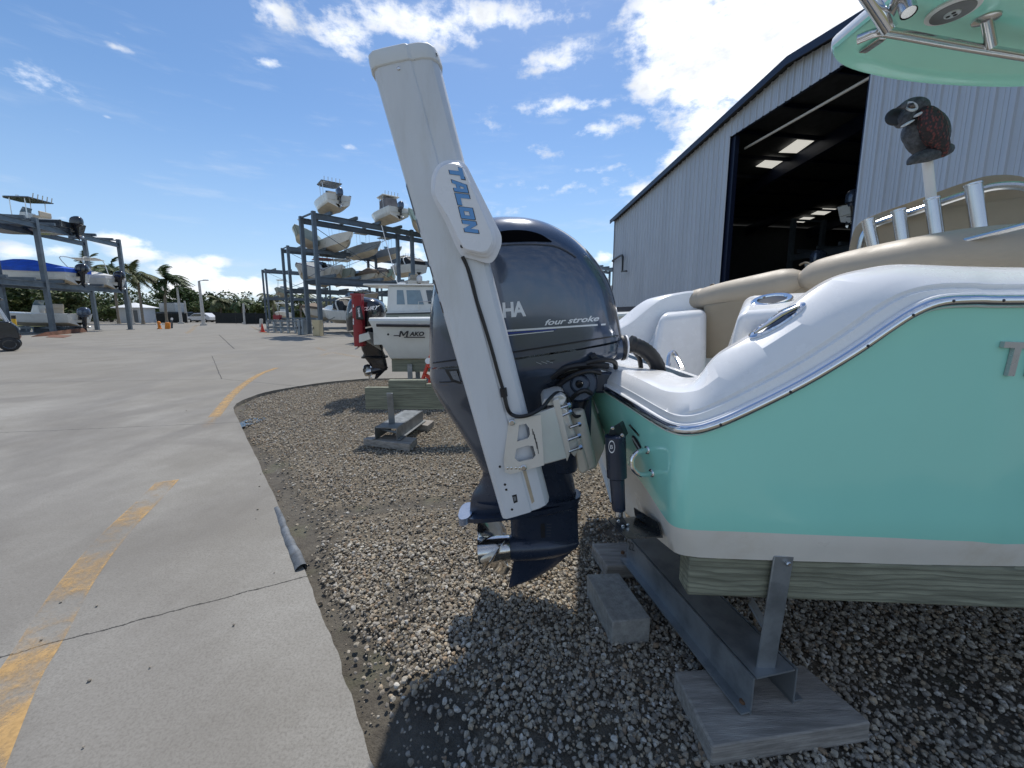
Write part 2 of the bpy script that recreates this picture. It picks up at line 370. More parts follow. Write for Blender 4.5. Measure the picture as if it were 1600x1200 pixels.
# gravel bed
def poly_in(px, py, poly):
    inside = np.zeros(len(px), bool); n = len(poly)
    for i in range(n):
        x1, y1 = poly[i]; x2, y2 = poly[(i + 1) % n]
        if y1 == y2: continue
        c = ((y1 > py) != (y2 > py)) & (px < (x2 - x1) * (py - y1) / (y2 - y1) + x1)
        inside ^= c
    return inside
bedpoly = [(p.x, p.y) for p in edge] + [(16, -6)]
def edge_x(y):                                            # x of the slab edge at a given y (near side)
    best = None
    for a, b in zip(edge[:-1], edge[1:]):
        if (a.y - y) * (b.y - y) <= 0 and abs(a.y - b.y) > 1e-6:
            x = lerp(a.x, b.x, (y - a.y) / (b.y - a.y))
            if best is None or x < best: best = x
    return best if best is not None else 99
ys = np.linspace(-6, yfar + .5, 260); exs = np.array([edge_x(float(t)) for t in ys])
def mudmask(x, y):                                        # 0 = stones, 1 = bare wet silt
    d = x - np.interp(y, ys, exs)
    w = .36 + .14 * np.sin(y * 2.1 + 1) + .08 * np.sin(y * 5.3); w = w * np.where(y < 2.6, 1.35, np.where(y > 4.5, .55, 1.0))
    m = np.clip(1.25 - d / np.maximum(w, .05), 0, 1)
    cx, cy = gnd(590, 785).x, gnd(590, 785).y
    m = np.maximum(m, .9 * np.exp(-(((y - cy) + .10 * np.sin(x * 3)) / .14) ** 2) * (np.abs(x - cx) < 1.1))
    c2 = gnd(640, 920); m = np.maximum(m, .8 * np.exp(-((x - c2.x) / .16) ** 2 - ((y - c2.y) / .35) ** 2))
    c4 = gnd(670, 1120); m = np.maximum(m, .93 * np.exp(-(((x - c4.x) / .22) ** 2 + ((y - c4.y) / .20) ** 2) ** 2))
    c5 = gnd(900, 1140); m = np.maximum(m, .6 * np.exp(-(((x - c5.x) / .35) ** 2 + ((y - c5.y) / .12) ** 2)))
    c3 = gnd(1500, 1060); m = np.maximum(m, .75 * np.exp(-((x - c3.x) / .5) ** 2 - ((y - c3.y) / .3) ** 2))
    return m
nx, ny = 220, 240
gx = np.concatenate([np.linspace(-6.2, 3.2, nx - 12), np.linspace(3.6, 16, 12)]); gy = np.linspace(-5.9, yfar + 1.2, ny)
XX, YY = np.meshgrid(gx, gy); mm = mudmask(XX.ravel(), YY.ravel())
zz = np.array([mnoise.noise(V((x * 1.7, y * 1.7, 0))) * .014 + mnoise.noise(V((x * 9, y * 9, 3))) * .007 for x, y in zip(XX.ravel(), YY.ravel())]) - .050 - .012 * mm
vs = np.stack([XX.ravel(), YY.ravel(), zz], 1)
fs = [(j * nx + i, j * nx + i + 1, (j + 1) * nx + i + 1, (j + 1) * nx + i) for j in range(ny - 1) for i in range(nx - 1)]
def bed_material():
    m = bpy.data.materials.new('silt and fines'); m.use_nodes = True; nt = m.node_tree; b = nt.nodes['Principled BSDF']
    P = nn(nt, 'ShaderNodeTexCoord').outputs['Object']
    at_ = nn(nt, 'ShaderNodeAttribute', attribute_name='wet')
    c = mixcol(nt, ramp(nt, noise_n(nt, P, 5, 8, .7), .3, .7), S(126, 117, 101), S(98, 90, 78))
    c = mixcol(nt, ramp(nt, noise_n(nt, P, 55, 5, .7), .45, .7, 0, .7), c, S(140, 131, 116))
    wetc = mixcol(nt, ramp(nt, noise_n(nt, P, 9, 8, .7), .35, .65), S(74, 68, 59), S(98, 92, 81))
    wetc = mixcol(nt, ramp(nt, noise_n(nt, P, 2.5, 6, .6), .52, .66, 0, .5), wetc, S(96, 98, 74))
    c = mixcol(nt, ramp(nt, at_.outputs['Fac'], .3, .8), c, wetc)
    nt.links.new(c, b.inputs['Base Color']); nt.links.new(ramp(nt, at_.outputs['Fac'], .4, 1, .95, .75), b.inputs['Roughness'])
    bn = nn(nt, 'ShaderNodeBump'); bn.inputs['Strength'].default_value = .9; bn.inputs['Distance'].default_value = .02
    nt.links.new(mth(nt, 'ADD', noise_n(nt, P, 34, 6, .7), mth(nt, 'MULTIPLY', noise_n(nt, P, 120, 3, .6), .4)), bn.inputs['Height']); nt.links.new(bn.outputs[0], b.inputs['Normal'])
    return m
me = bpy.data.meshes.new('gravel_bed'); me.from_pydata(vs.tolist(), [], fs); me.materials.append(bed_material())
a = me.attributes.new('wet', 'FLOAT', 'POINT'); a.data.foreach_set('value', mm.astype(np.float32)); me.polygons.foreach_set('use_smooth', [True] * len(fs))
o = bpy.data.objects.new('gravel_bed', me); COL.objects.link(o); tag(o, kind='structure')
# loose stones
def stone_material():
    m = bpy.data.materials.new('crushed shell rock'); m.use_nodes = True; nt = m.node_tree; b = nt.nodes['Principled BSDF']
    P = nn(nt, 'ShaderNodeTexCoord').outputs['Object']; at_ = nn(nt, 'ShaderNodeAttribute', attribute_name='tint')
    c = mixcol(nt, ramp(nt, noise_n(nt, P, 90, 5, .7), .35, .7, 0, .4), at_.outputs['Color'], S(120, 112, 100))
    nt.links.new(c, b.inputs['Base Color']); b.inputs['Roughness'].default_value = .85; b.inputs['Specular IOR Level'].default_value = .3
    bn = nn(nt, 'ShaderNodeBump'); bn.inputs['Strength'].default_value = .4; bn.inputs['Distance'].default_value = .003
    nt.links.new(noise_n(nt, P, 220, 4, .7), bn.inputs['Height']); nt.links.new(bn.outputs[0], b.inputs['Normal'])
    return m
def ico(sub):
    bm = bmesh.new(); bmesh.ops.create_icosphere(bm, subdivisions=sub, radius=1); v = np.array([q.co[:] for q in bm.verts]); f = np.array([[w.index for w in q.verts] for q in bm.faces]); bm.free(); return v, f
PAL = np.array([S(*c) for c in ((168, 158, 140), (186, 177, 160), (146, 135, 119), (128, 120, 108), (178, 160, 134), (156, 149, 138), (202, 196, 184), (152, 130, 106), (110, 105, 98), (180, 170, 152))])
PW = np.array([.2, .12, .16, .12, .1, .13, .05, .05, .04, .03])
def stones(name, n, x0, x1, y0, y1, rmin, rmax, sub, cond=None):
    x = rng.uniform(x0, x1, n); y = rng.uniform(y0, y1, n)
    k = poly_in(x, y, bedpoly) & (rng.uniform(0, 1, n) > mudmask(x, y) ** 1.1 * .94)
    k &= (x - np.interp(y, ys, exs)) > .03
    if cond is not None: k &= cond(x, y)
    x, y = x[k], y[k]; n = len(x)
    bv, bf = ico(sub); nv = len(bv)
    r = rmin * (rmax / rmin) ** (rng.uniform(0, 1, n) ** 1.6)
    protos = []
    for i in range(24):
        q = bv.copy(); off = rng.uniform(-50, 50, 3)
        d = np.array([1 + .38 * mnoise.noise(V(p * 1.1 + off)) + .16 * mnoise.noise(V(p * 2.6 + off)) for p in q]); q = q * d[:, None] * np.array([1.15, .95, .72])[None]
        for _ in range(7):                                # chip flat faces, as crushed rock has
            nrm = rng.normal(size=3); nrm /= np.linalg.norm(nrm); lim = rng.uniform(.45, .8); over = np.maximum(q @ nrm - lim, 0); q = q - over[:, None] * nrm[None]
        protos.append(q)
    protos = np.array(protos)[rng.integers(0, 24, n)]
    a = rng.uniform(0, 6.283, n); t = rng.uniform(-.5, .5, n)
    ct, st = np.cos(t), np.sin(t); Yr = protos[..., 1] * ct[:, None] - protos[..., 2] * st[:, None]; Zr = protos[..., 1] * st[:, None] + protos[..., 2] * ct[:, None]
    ca, sa = np.cos(a), np.sin(a); Xr = protos[..., 0] * ca[:, None] - Yr * sa[:, None]; Y2 = protos[..., 0] * sa[:, None] + Yr * ca[:, None]
    z = -.046 + r * rng.uniform(.1, .6, n) + rng.uniform(0, .014, n)
    P = np.stack([Xr * r[:, None] + x[:, None], Y2 * r[:, None] + y[:, None], Zr * r[:, None] + z[:, None]], -1).reshape(-1, 3)
    Fc = (bf[None] + (np.arange(n) * nv)[:, None, None]).reshape(-1, 3)
    me = bpy.data.meshes.new(name); me.vertices.add(len(P)); me.vertices.foreach_set('co', P.astype(np.float32).ravel())
    me.loops.add(Fc.size); me.loops.foreach_set('vertex_index', Fc.astype(np.int32).ravel())
    me.polygons.add(len(Fc)); me.polygons.foreach_set('loop_start', np.arange(0, Fc.size, 3, dtype=np.int32)); me.polygons.foreach_set('loop_total', np.full(len(Fc), 3, np.int32))
    me.polygons.foreach_set('use_smooth', np.zeros(len(Fc), bool))
    me.update(calc_edges=True)
    col = PAL[rng.choice(len(PAL), n, p=PW / PW.sum())] * rng.uniform(.86, 1.10, (n, 1)) * np.array([.97, .98, 1.0])
    ca_ = me.color_attributes.new('tint', 'FLOAT_COLOR', 'POINT'); cc = np.ones((len(P), 4), np.float32); cc[:, :3] = np.repeat(col, nv, 0); ca_.data.foreach_set('color', cc.ravel())
    me.materials.append(MATS.setdefault('stone', None) or MATS.__setitem__('stone', stone_material()) or MATS['stone'])
    return me
m1 = stones('gravel', 60000, -1.3, 2.9, .55, 2.45, .004, .0150, 2)
m2 = stones('gravel_far', 190000, -5.2, 5.6, 2.45, yfar + .5, .005, .0165, 1)
o = bpy.data.objects.new('gravel', m1); COL.objects.link(o); tag(o, 'grey and tan crushed gravel under the teal boat', 'gravel', kind='stuff')
o = bpy.data.objects.new('gravel', m2); COL.objects.link(o); tag(o, 'tan crushed gravel around the empty boat stand', 'gravel', kind='stuff')
# painted lines (worn)
def paint_material(name, col, wear):
    m = bpy.data.materials.new(name); m.use_nodes = True; nt = m.node_tree; b = nt.nodes['Principled BSDF']
    P = nn(nt, 'ShaderNodeTexCoord').outputs['Object']; at_ = nn(nt, 'ShaderNodeAttribute', attribute_name='keep')
    nt.links.new(mixcol(nt, ramp(nt, noise_n(nt, P, 40, 5, .7), .3, .7), col, tuple(c * .72 for c in col)), b.inputs['Base Color']); b.inputs['Roughness'].default_value = .8
    n = mth(nt, 'ADD', mth(nt, 'MULTIPLY', noise_n(nt, P, 9, 8, .72), .8), mth(nt, 'MULTIPLY', noise_n(nt, P, 130, 4, .8), .45))
    v = mth(nt, 'ADD', n, mth(nt, 'SUBTRACT', at_.outputs['Fac'], wear))
    nt.links.new(ramp(nt, v, .50, .92, 0, .70), b.inputs['Alpha']); return m
pm = paint_material('worn amber road paint', S(214, 172, 108), .33); wm = paint_material('worn white road paint', S(205, 203, 196), .42)
def strip(name, centre, widths, m, keep, across=((-1, .14), (-.8, .06), (0, .03), (.75, .06), (1, .16))):
    c = [V(p) for p in centre]; vs = []; ks = []; fs = []; k = len(across)
    for i, p in enumerate(c):
        t = (c[min(i + 1, len(c) - 1)] - c[max(i - 1, 0)]).normalized(); n = V((t.y, -t.x, 0))
        for a, dk in across: vs.append(p + n * a * widths[i] / 2 + V((0, 0, .004))); ks.append(keep[i] + dk)
    for i in range(len(c) - 1):
        for j in range(k - 1): fs.append((i * k + j, i * k + j + 1, (i + 1) * k + j + 1, (i + 1) * k + j))
    mb = MB(); mb.add(vs, fs); o = mb.build(name, m, recalc=False, flat=True)
    at_ = o.data.attributes.new('keep', 'FLOAT', 'POINT'); at_.data.foreach_set('value', np.array(ks, np.float32)); return tag(o, kind='structure')
L_ = smooth_path([gnd(-60, 1240), gnd(15, 1080), gnd(60, 1010), gnd(120, 910), (gnd(180, 835)), gnd(230, 785), gnd(262, 752)], 5)
strip('painted_line', L_, [.165] * len(L_), pm, [.27 + .10 * math.sin(i * .9) + (.10 if i < 9 else 0) for i in range(len(L_))])
L_ = smooth_path([gnd(322, 668), gnd(340, 645), gnd(362, 618), gnd(385, 598), gnd(408, 584), gnd(432, 575)], 5)
strip('painted_line', L_, [.15] * len(L_), pm, [.30 if i > 3 else .12 for i in range(len(L_))], ((-1, .1), (0, .2), (1, .1)))
for a, b, w, m_ in (((292, 521), (303, 513), .5, pm), ((300, 512), (311, 507), .6, pm), ((392, 510), (420, 523), .35, pm), ((494, 543), (508, 548), .2, pm), ((500, 556), (518, 551), .2, pm), ((520, 551), (560, 558), .2, pm)):
    L_ = [gnd(*a) + (gnd(*b) - gnd(*a)) * (i / 5) for i in range(6)]; strip('painted_line', L_, [w] * 6, m_, [.25] * 6, ((-1, 0), (0, .1), (1, 0)))
for q in (((30, 538), (62, 538), (72, 533.5), (48, 533)), ((111, 538.5), (148, 538.5), (150, 535), (124, 534.5)), ((158, 536), (200, 539), (203, 537.5), (170, 534.5))):
    c = [gnd(*p) for p in q]; L_ = [lerp((c[0] + c[3]) / 2, (c[1] + c[2]) / 2, i / 4) for i in range(5)]
    strip('painted_line', L_, [(c[0] - c[3]).length * .8] * 5, wm, [.25] * 5, ((-1, 0), (0, .1), (1, 0)))
# small puddle and the crushed pipe at the slab edge
mb = MB(); c = gnd(388, 661, -.04); mb.add([(c.x + .12 * math.cos(t) * (1 + .3 * math.sin(3 * t)), c.y + .35 * math.sin(t) * (1 + .2 * math.cos(2 * t)), -.036) for t in np.linspace(0, 6.1, 18)], [tuple(range(18))])
tag(mb.build('puddle', mat('puddle water', (.02, .022, .02), .03, var=0, spec=.6, rvar=.01), flat=True), kind='structure')
galv = mat('galvanised steel', S(150, 156, 160), .42, .75, var=.22, vs=7, dirt=.35, dcol=S(120, 112, 100), ds=3, bump=.08, bs=80)
mb = MB(); a, b = gnd(431, 795, -.01), gnd(470, 890, .0)
pts = [lerp(a, b, t) + V((.004 * math.sin(t * 9), 0, 0)) for t in np.linspace(0, 1, 12)]
mb.tube(pts, [r * .72 for r in (.030, .034, .036, .04, .034, .042, .038, .046, .042, .05, .048, .052)], 12, cap=False, flat=.75)
mb.tube([p + V((0, 0, .001)) for p in pts], [r * .60 for r in (.030, .034, .036, .04, .034, .042, .038, .046, .042, .05, .048, .052)], 12, cap=False, flat=.75)
tag(mb.build('drain_pipe', mat('old pipe', S(104, 108, 112), .6, .3, var=.35, vs=14, dirt=.7, dcol=S(90, 84, 74), ds=9, bump=.4, bs=60)), 'crushed grey pipe lying along the concrete slab edge', 'pipe')
mb = MB()
for i in range(22):
    p = gnd(random.uniform(395, 480), random.uniform(720, 900)) if i < 12 else gnd(random.uniform(-100, 700), random.uniform(620, 1180))
    if poly_in(np.array([p.x]), np.array([p.y]), bedpoly)[0]: continue
    mb.sphere(p + V((0, 0, .006)), V((.011, .009, .007)) * random.uniform(.35, .9), 7, 5)
tag(mb.build('pebbles', mat('loose pebble', S(140, 132, 120), .9, var=.3, vs=20)), 'loose pebbles scattered on the concrete slab', 'pebbles', kind='stuff')
# ------------------------------------------------------------------ materials for things
teal = mat('teal gelcoat', S(160, 234, 217), .16, var=.02, vs=1.2, coat=.6, rvar=.03)
cream = mat('cream bottom paint', S(228, 224, 215), .35, var=.05, vs=2.0, dirt=.30, dcol=S(190, 172, 140), ds=2.2)
white = mat('white gelcoat', S(236, 236, 236), .26, var=.02, vs=3, coat=.35, rvar=.05, dirt=.12, dcol=S(190, 184, 172), ds=5, bump=.03, bs=400)
whitedirty = mat('weathered white gelcoat', S(226, 226, 224), .4, var=.05, vs=3, dirt=.25, dcol=S(180, 172, 158), ds=2)
chrome = mat('polished stainless', (.74, .75, .77), .09, 1.0, var=.02, vs=2, rvar=.02)
steel = mat('brushed stainless', (.62, .62, .62), .22, 1.0, var=.03, vs=3, rvar=.03)
tan = mat('tan vinyl', S(176, 163, 144), .52, var=.06, vs=3, bump=.12, bs=160)
tandark = mat('tan vinyl panel', S(160, 147, 126), .6, var=.06, vs=3, bump=.12, bs=160)
void = mat('painted recess shade', (.004, .004, .005), 1.0, var=0, spec=0, rvar=.0)
black = mat('black rubber', (.012, .012, .014), .45, var=.2)
blackpl = mat('black plastic', (.018, .019, .022), .35, var=.2, coat=.1)
navy = mat('blue grey metallic paint', S(72, 83, 100), .17, .35, var=.05, vs=3, coat=.8, rvar=.03)
navydk = mat('dark blue grey paint', S(44, 54, 72), .30, .25, var=.1, vs=4, coat=.3, dirt=.25, dcol=S(70, 74, 82), ds=5)
cowlgrey = mat('grey metallic paint', S(104, 112, 124), .26, .4, var=.05, coat=.6)
greypl = mat('grey plastic', S(120, 122, 124), .5, var=.08)
alu = mat('painted aluminium plate', S(214, 210, 202), .42, .25, var=.05, vs=6, dirt=.3, dcol=S(150, 140, 124), ds=6)
talw = mat('white anchor housing', S(208, 211, 215), .36, var=.03, vs=5, dirt=.22, dcol=S(170, 164, 150), ds=4, stretch=(3, 3, .6), bump=.06, bs=300)
silver = mat('silver decal', S(206, 210, 214), .35, .3, var=.03)
bluedec = mat('blue decal', S(96, 150, 206), .4, var=.05)
darkdec = mat('dark decal', S(34, 38, 48), .4, var=.05)
whitedec = mat('white decal', S(236, 236, 236), .4, var=.02)
wood = mat('treated timber', S(134, 136, 118), .85, grain=(16, 9, .6), var=.30, vs=3.2, stretch=(.7, 12, 12), dirt=.45, dcol=S(84, 84, 68), ds=2.0, bump=.4, bs=18)
woodgrey = mat('weathered plank', S(152, 146, 138), .9, grain=(30, 6, .25), var=.28, vs=3, stretch=(1.5, 14, 14), dirt=.4, dcol=S(96, 90, 82), ds=2.0, bump=.5, bs=20)
conc = mat('concrete block', S(150, 148, 142), .95, var=.2, vs=30, dirt=.3, dcol=S(110, 108, 102), ds=8, bump=.8, bs=160)

# ------------------------------------------------------------------ the teal boat
YC = 2.2
BH = (1.2, 2.3, 0)
boat = thing('motorboat', 'teal hulled centre console boat with white outboard anchor and big dark engine, filling the foreground', 'boat', BH)
ROWN = 5
cols_px = [   # (rail, near rail, middle, stripe top, bottom edge) as (px, py, Y)
 [(896, 575, 2.30), (905, 615, 2.30), (922, 660, 2.30), (948, 700, 2.3), (966, 798, 2.3)],
 [(922, 592, 1.95), (929, 628, 1.95), (940, 662, 1.96), (955, 695, 1.97), (974, 778, 1.97)],
 [(980, 627, 1.55), (984, 664, 1.55), (990, 704, 1.56), (999, 749, 1.58), (1010, 818, 1.60)],
 [(1028, 657, 1.34), (1029, 692, 1.34), (1030, 740, 1.35), (1032, 799, 1.38), (1038, 848, 1.42)],
 [(1055, 669, 1.25), (1053, 705, 1.25), (1050, 760, 1.26), (1049, 820, 1.29), (1056, 864, 1.33)],
 [(1080, 671, 1.205), (1076, 705, 1.21), (1072, 760, 1.215), (1072, 827, 1.24), (1084, 870, 1.28)],
 [(1110, 664, 1.19), (1105, 705, 1.20), (1102, 762, 1.21), (1102, 829, 1.23), (1112, 872, 1.27)],
 [(1160, 643, 1.185), (1160, 690, 1.19), (1160, 765, 1.20), (1160, 831, 1.22), (1162, 874, 1.26)],
 [(1250, 598, 1.18), (1250, 650, 1.185), (1250, 750, 1.20), (1250, 835, 1.21), (1250, 877, 1.25)],
 [(1330, 550, 1.17), (1330, 620, 1.18), (1330, 740, 1.195), (1330, 838, 1.21), (1330, 879, 1.25)],
 [(1385, 512, 1.165), (1385, 590, 1.175), (1385, 730, 1.19), (1385, 840, 1.205), (1385, 881, 1.25)],
 [(1425, 487, 1.16), (1425, 580, 1.17), (1425, 730, 1.19), (1425, 842, 1.205), (1425, 882, 1.245)],
 [(1465, 472.5, 1.155), (1465, 570, 1.17), (1465, 730, 1.19), (1465, 844, 1.205), (1465, 884, 1.245)],
 [(1520, 469, 1.15), (1520, 570, 1.165), (1520, 730, 1.185), (1520, 846, 1.20), (1520, 885, 1.24)],
 [(1600, 469.5, 1.145), (1600, 570, 1.16), (1600, 730, 1.18), (1600, 850, 1.20), (1600, 889, 1.24)]]
cols = [[at(*p) for p in c] for c in cols_px]
for x, yr, zr, yc, zc in ((2.3, 1.115, 1.555, 1.22, .64), (3.2, 1.11, 1.62, 1.32, .68), (4.1, 1.22, 1.72, 1.55, .76), (5.0, 1.55, 1.88, 1.85, .92), (5.7, 1.95, 1.98, 2.12, 1.15), (6.1, 2.28, 2.05, 2.28, 1.45)):
    r = V((x, yr, zr)); b = V((x - (.25 if x > 5 else 0), yc, zc)); cols.append([r, r.lerp(b, .25) + V((0, .05, 0)), r.lerp(b, .6) + V((0, .07, 0)), r.lerp(b, .88) + V((0, .03, 0)), b])
def mir(p): return V((p.x, 2 * YC - p.y, p.z))
def densify(cs, k=3):                     # Catmull-Rom along the columns, for each row
    rows = [smooth_path([c[j] for c in cs], k) for j in range(len(cs[0]))]
    return [[rows[j][i] for j in range(len(rows))] for i in range(len(rows[0]))]
dc = densify(cols, 4)
def split_rows(c):                        # extra smooth rows between the rail and the stripe
    out = []
    p = smooth_path([c[0], c[1], c[2], c[3]], 3); out = p
    return out + [c[3].lerp(c[4], .5), c[4]]
dcs = [split_rows(c) for c in dc]; nr = len(dcs[0])
hull = MB()
for side in (0, 1):
    g = [[mir(p) if side else p for p in c] for c in dcs]; o = len(hull.v)
    for c in g: hull.v += [tuple(p) for p in c]
    for i in range(len(g) - 1):
        for j in range(nr - 1):
            f = (o + i * nr + j, o + i * nr + j + 1, o + (i + 1) * nr + j + 1, o + (i + 1) * nr + j)
            hull.f.append(f if not side else f[::-1]); hull.mi.append(1 if j >= nr - 3 else 0)
    # planing bottom: chine to keel
    kz = [lerp(.37, .42, min(1, max(0, (c[-1].x - .6) / 3))) + max(0, c[-1].x - 3.5) ** 2 * .13 for c in g]
    kv = [V((c[-1].x, YC, z)) for c, z in zip(g, kz)]; i0 = next(i for i, c in enumerate(g) if abs(c[-1].y - YC) > .85)
    # transom bottom edge runs down to the keel
    ko = len(hull.v); hull.v += [tuple(p) for p in kv]
    for i in range(len(g) - 1):
        f = (o + i * nr + nr - 1, ko + i, ko + i + 1, o + (i + 1) * nr + nr - 1); hull.f.append(f if not side else f[::-1]); hull.mi.append(1)
hullo = hull.build('hull', [teal, cream], boat, sharp=50, recalc=True)
# rub rail
rail = [c[0] for c in dc]
railo = [p + V((0, -.006, 0)) for p in rail]
i_c = next(i for i, p in enumerate(rail) if i > 4 and p.y < 1.30)      # where the dark insert gives way to chrome
mb = MB(); mb.tube(railo[max(0, i_c - 8):], .0165, 14)
for i in range(i_c - 1, len(railo) - 22, 5): pass
rr = mb.build('rub_rail', chrome, boat)
mb = MB(); mb.tube([p + V((0, .004, -.010)) for p in railo], .011, 8); mb.tube([p + V((0, .004, .012)) for p in railo], .010, 8)
mb.tube([mir(p) for p in rail], .016, 8)
mb.build('rail_base', white, boat)
for i in range(i_c - 1, len(railo) - 22, 6): mb = MB(); mb.bolt(railo[i] + V((0, -.0155, 0)), (-.1, -1, .05), .0045, .002); mb.build('rail_screw', blackpl, rr)
mb = MB(); mb.tube([p + V((-.004, -.004, 0)) for p in railo[:i_c]], .0095, 8)
mb.build('rail_insert', blackpl, boat)
# deck cap: sloping gunwale moulding swept round the quarter
cap_px = [   # groove, lip, shoulder, crest, inner edge   (px, py, Y)
 [(896, 566, 2.3), (899, 561, 2.3), (906, 556, 2.3), (930, 556, 2.3), (960, 562, 2.25)],
 [(924, 580, 1.95), (928, 574, 1.95), (938, 567, 1.95), (952, 568, 1.97), (985, 572, 1.95)],
 [(981, 609, 1.56), (984, 603, 1.56), (990, 588, 1.58), (1000, 584, 1.62), (1040, 580, 1.75)],
 [(1028, 636, 1.35), (1030, 628, 1.36), (1032, 608, 1.39), (1036, 602, 1.43), (1062, 588, 1.6)],
 [(1053, 648, 1.26), (1054, 640, 1.27), (1056, 613, 1.31), (1058, 604, 1.37), (1076, 590, 1.55)],
 [(1077, 650, 1.215), (1077, 642, 1.225), (1078, 612, 1.27), (1078, 602, 1.34), (1090, 588, 1.52)],
 [(1106, 642, 1.20), (1104, 634, 1.21), (1098, 606, 1.25), (1094, 590, 1.32), (1100, 578, 1.46)],
 [(1154, 620, 1.195), (1150, 612, 1.205), (1135, 580, 1.245), (1122, 556, 1.31), (1124, 550, 1.42)],
 [(1240, 575, 1.19), (1234, 567, 1.20), (1212, 532, 1.24), (1190, 516, 1.31), (1188, 512, 1.42)],
 [(1318, 526, 1.18), (1312, 517, 1.19), (1290, 482, 1.23), (1255, 465, 1.31), (1253, 461, 1.42)],
 [(1372, 488, 1.175), (1366, 479, 1.185), (1342, 450, 1.23), (1300, 437, 1.31), (1298, 434, 1.42)],
 [(1415, 464, 1.17), (1410, 456, 1.18), (1392, 428, 1.23), (1350, 423, 1.31), (1350, 420, 1.42)],
 [(1462, 453, 1.165), (1460, 444, 1.175), (1450, 421, 1.23), (1405, 414, 1.31), (1405, 413, 1.42)],
 [(1520, 451, 1.16), (1520, 442, 1.17), (1518, 424, 1.22), (1500, 416, 1.31), (1500, 416, 1.42)],
 [(1600, 453, 1.155), (1600, 444, 1.165), (1600, 426, 1.215), (1600, 418, 1.31), (1600, 418, 1.42)]]
cap = [[at(*p) for p in c] for c in cap_px]
for k, c in enumerate(cols[len(cap_px):]):
    b = c[0]; inn = V((0, min(.28, max(.0, (YC - b.y) * .9)), 0))
    cap.append([b + V((0, .01, .035)), b + V((0, .02, .05)), b + inn * .3 + V((0, 0, .095)), b + inn * .6 + V((0, 0, .105)), b + inn + V((0, 0, .105))])
capd = densify(cap, 4)
deck = MB()
for side in (0, 1):
    rings = []
    for i, c in enumerate(capd):
        r0 = rail[i]
        pr = [r0 + V((0, .004, .004)), c[0] - (c[0] - r0) * .15, c[0], c[0] + V((0, .012, .002)), c[1], c[1].lerp(c[2], .5) + (c[1] - c[3]) * .03, c[2], c[3], c[4]]
        t = max(0, (i - 28) / 6); dz = min(1, max(.0, t))
        pr += [c[4] + V((0, .02, -.015)), c[4] + V((.0, .03, -.03 - .55 * dz))]
        rings.append([mir(p) for p in pr] if side else pr)
    deck.ring_loft(rings, False, 0, False)
deck.build('gunwale', white, boat, bev=.007, seg=3, sharp=60)
# swim platform, cockpit sole, splash well
plat_z = capd[8][-1].z
mb = MB()
inner = [c[4] + V((0, .012, -.012)) for c in capd[2:26]]
poly = [(p.x, p.y, p.z) for p in inner]; far = [tuple(mir(V(p))) for p in reversed(poly)]
pts = [V((p[0], p[1], plat_z - .012)) for p in poly + far]
tr = tessellate_polygon([pts]); mb.add(pts, tr)
sx = inner[-1].x
mb.box((1.3, YC, .86), (1.0, 1.75, .02)); mb.box((3.5, YC, .92), (3.6, 1.9, .02))
mb.box((sx + .10, YC, 1.04), (.03, 1.7, .36))
mb.build('swim_platform', white, boat)
# moulded boxes at the two quarters, with hatches
def lump(pts_low, pts_top, name, m, bev=.035, parent=boat):
    mb = MB(); mb.hexa([V(p) for p in pts_low] + [V(p) for p in pts_top]); return mb.build(name, m, parent, bev=bev, seg=4)
a = at(1012, 585, 2.75); b = at(1108, 585, 2.72); zt1 = at(1040, 486, 2.85).z
lump([(a.x, a.y, 1.0), (b.x, b.y, 1.0), (b.x + .04, 3.05, 1.0), (a.x - .02, 3.05, 1.0)],
     [at(1030, 492, 2.8), at(1105, 483, 2.8), at(1100, 481.5, 3.05), at(1040, 483, 3.05)], 'quarter_box', white, .05)
lump([at(1130, 600, 1.9), at(1330, 600, 1.85), at(1300, 590, 2.3), at(1120, 590, 2.3)],
     [at(1153, 489, 1.86), at(1290, 478, 1.8), at(1272, 455, 2.25), at(1166, 461, 2.3)], 'quarter_box', white, .04)
mb = MB()
def oval(c, ax, ay, h, n=24): return [c + ax * math.cos(2 * math.pi * k / n) + ay * math.sin(2 * math.pi * k / n) + h for k in range(n)]
qb = at(1206, 473, 2.05); up = V((0, 0, 1)); ex = at(1227, 464, 2.1) - at(1181, 483, 2.0)
c0 = qb + V((0, 0, .012)); axv = ex * .5; ayv = V((-.05, .05, .012))
ring = []
for s, h in ((1.0, -.02), (1.0, .004), (.93, .01), (.72, .008), (.70, -.01)): ring.append(oval(c0, axv * s, ayv * s, up * h))
mb.ring_loft(ring, False); mb.build('cleat_ring', chrome, boat)
mb = MB(); mb.add(oval(c0, axv * .72, ayv * .72, up * .001), [tuple(range(24))]); mb.build('cleat_well', darkdec, boat, recalc=False)
# long chrome pull-up cleat let into the sloping gunwale
bv_deck = bvh_of(bpy.data.objects['gunwale'])
def oval_px(cx, cy, ax, ay, bx, by, n=28): return [(cx + ax * math.cos(2 * math.pi * k / n) + bx * math.sin(2 * math.pi * k / n), cy + ay * math.cos(2 * math.pi * k / n) + by * math.sin(2 * math.pi * k / n)) for k in range(n)]
def decal_ring(rs, hs, args, bvh, fb):
    out = []
    for s, h in zip(rs, hs):
        out.append([onto(bvh, x, y, h, fb) for x, y in oval_px(args[0], args[1], args[2] * s, args[3] * s, args[4] * s, args[5] * s)])
    return out
A_ = (1215, 502, 45, -27, 5, 8.5)
mb = MB(); mb.ring_loft(decal_ring((1.0, .98, .86, .74, .70), (-.004, .006, .010, .008, .001), A_, bv_deck, 1.3), False)
mb.tube([onto(bv_deck, x, y, .012, 1.3) for x, y in ((1180, 524), (1200, 511), (1222, 496), (1250, 482))], [.004, .008, .009, .005], 10)
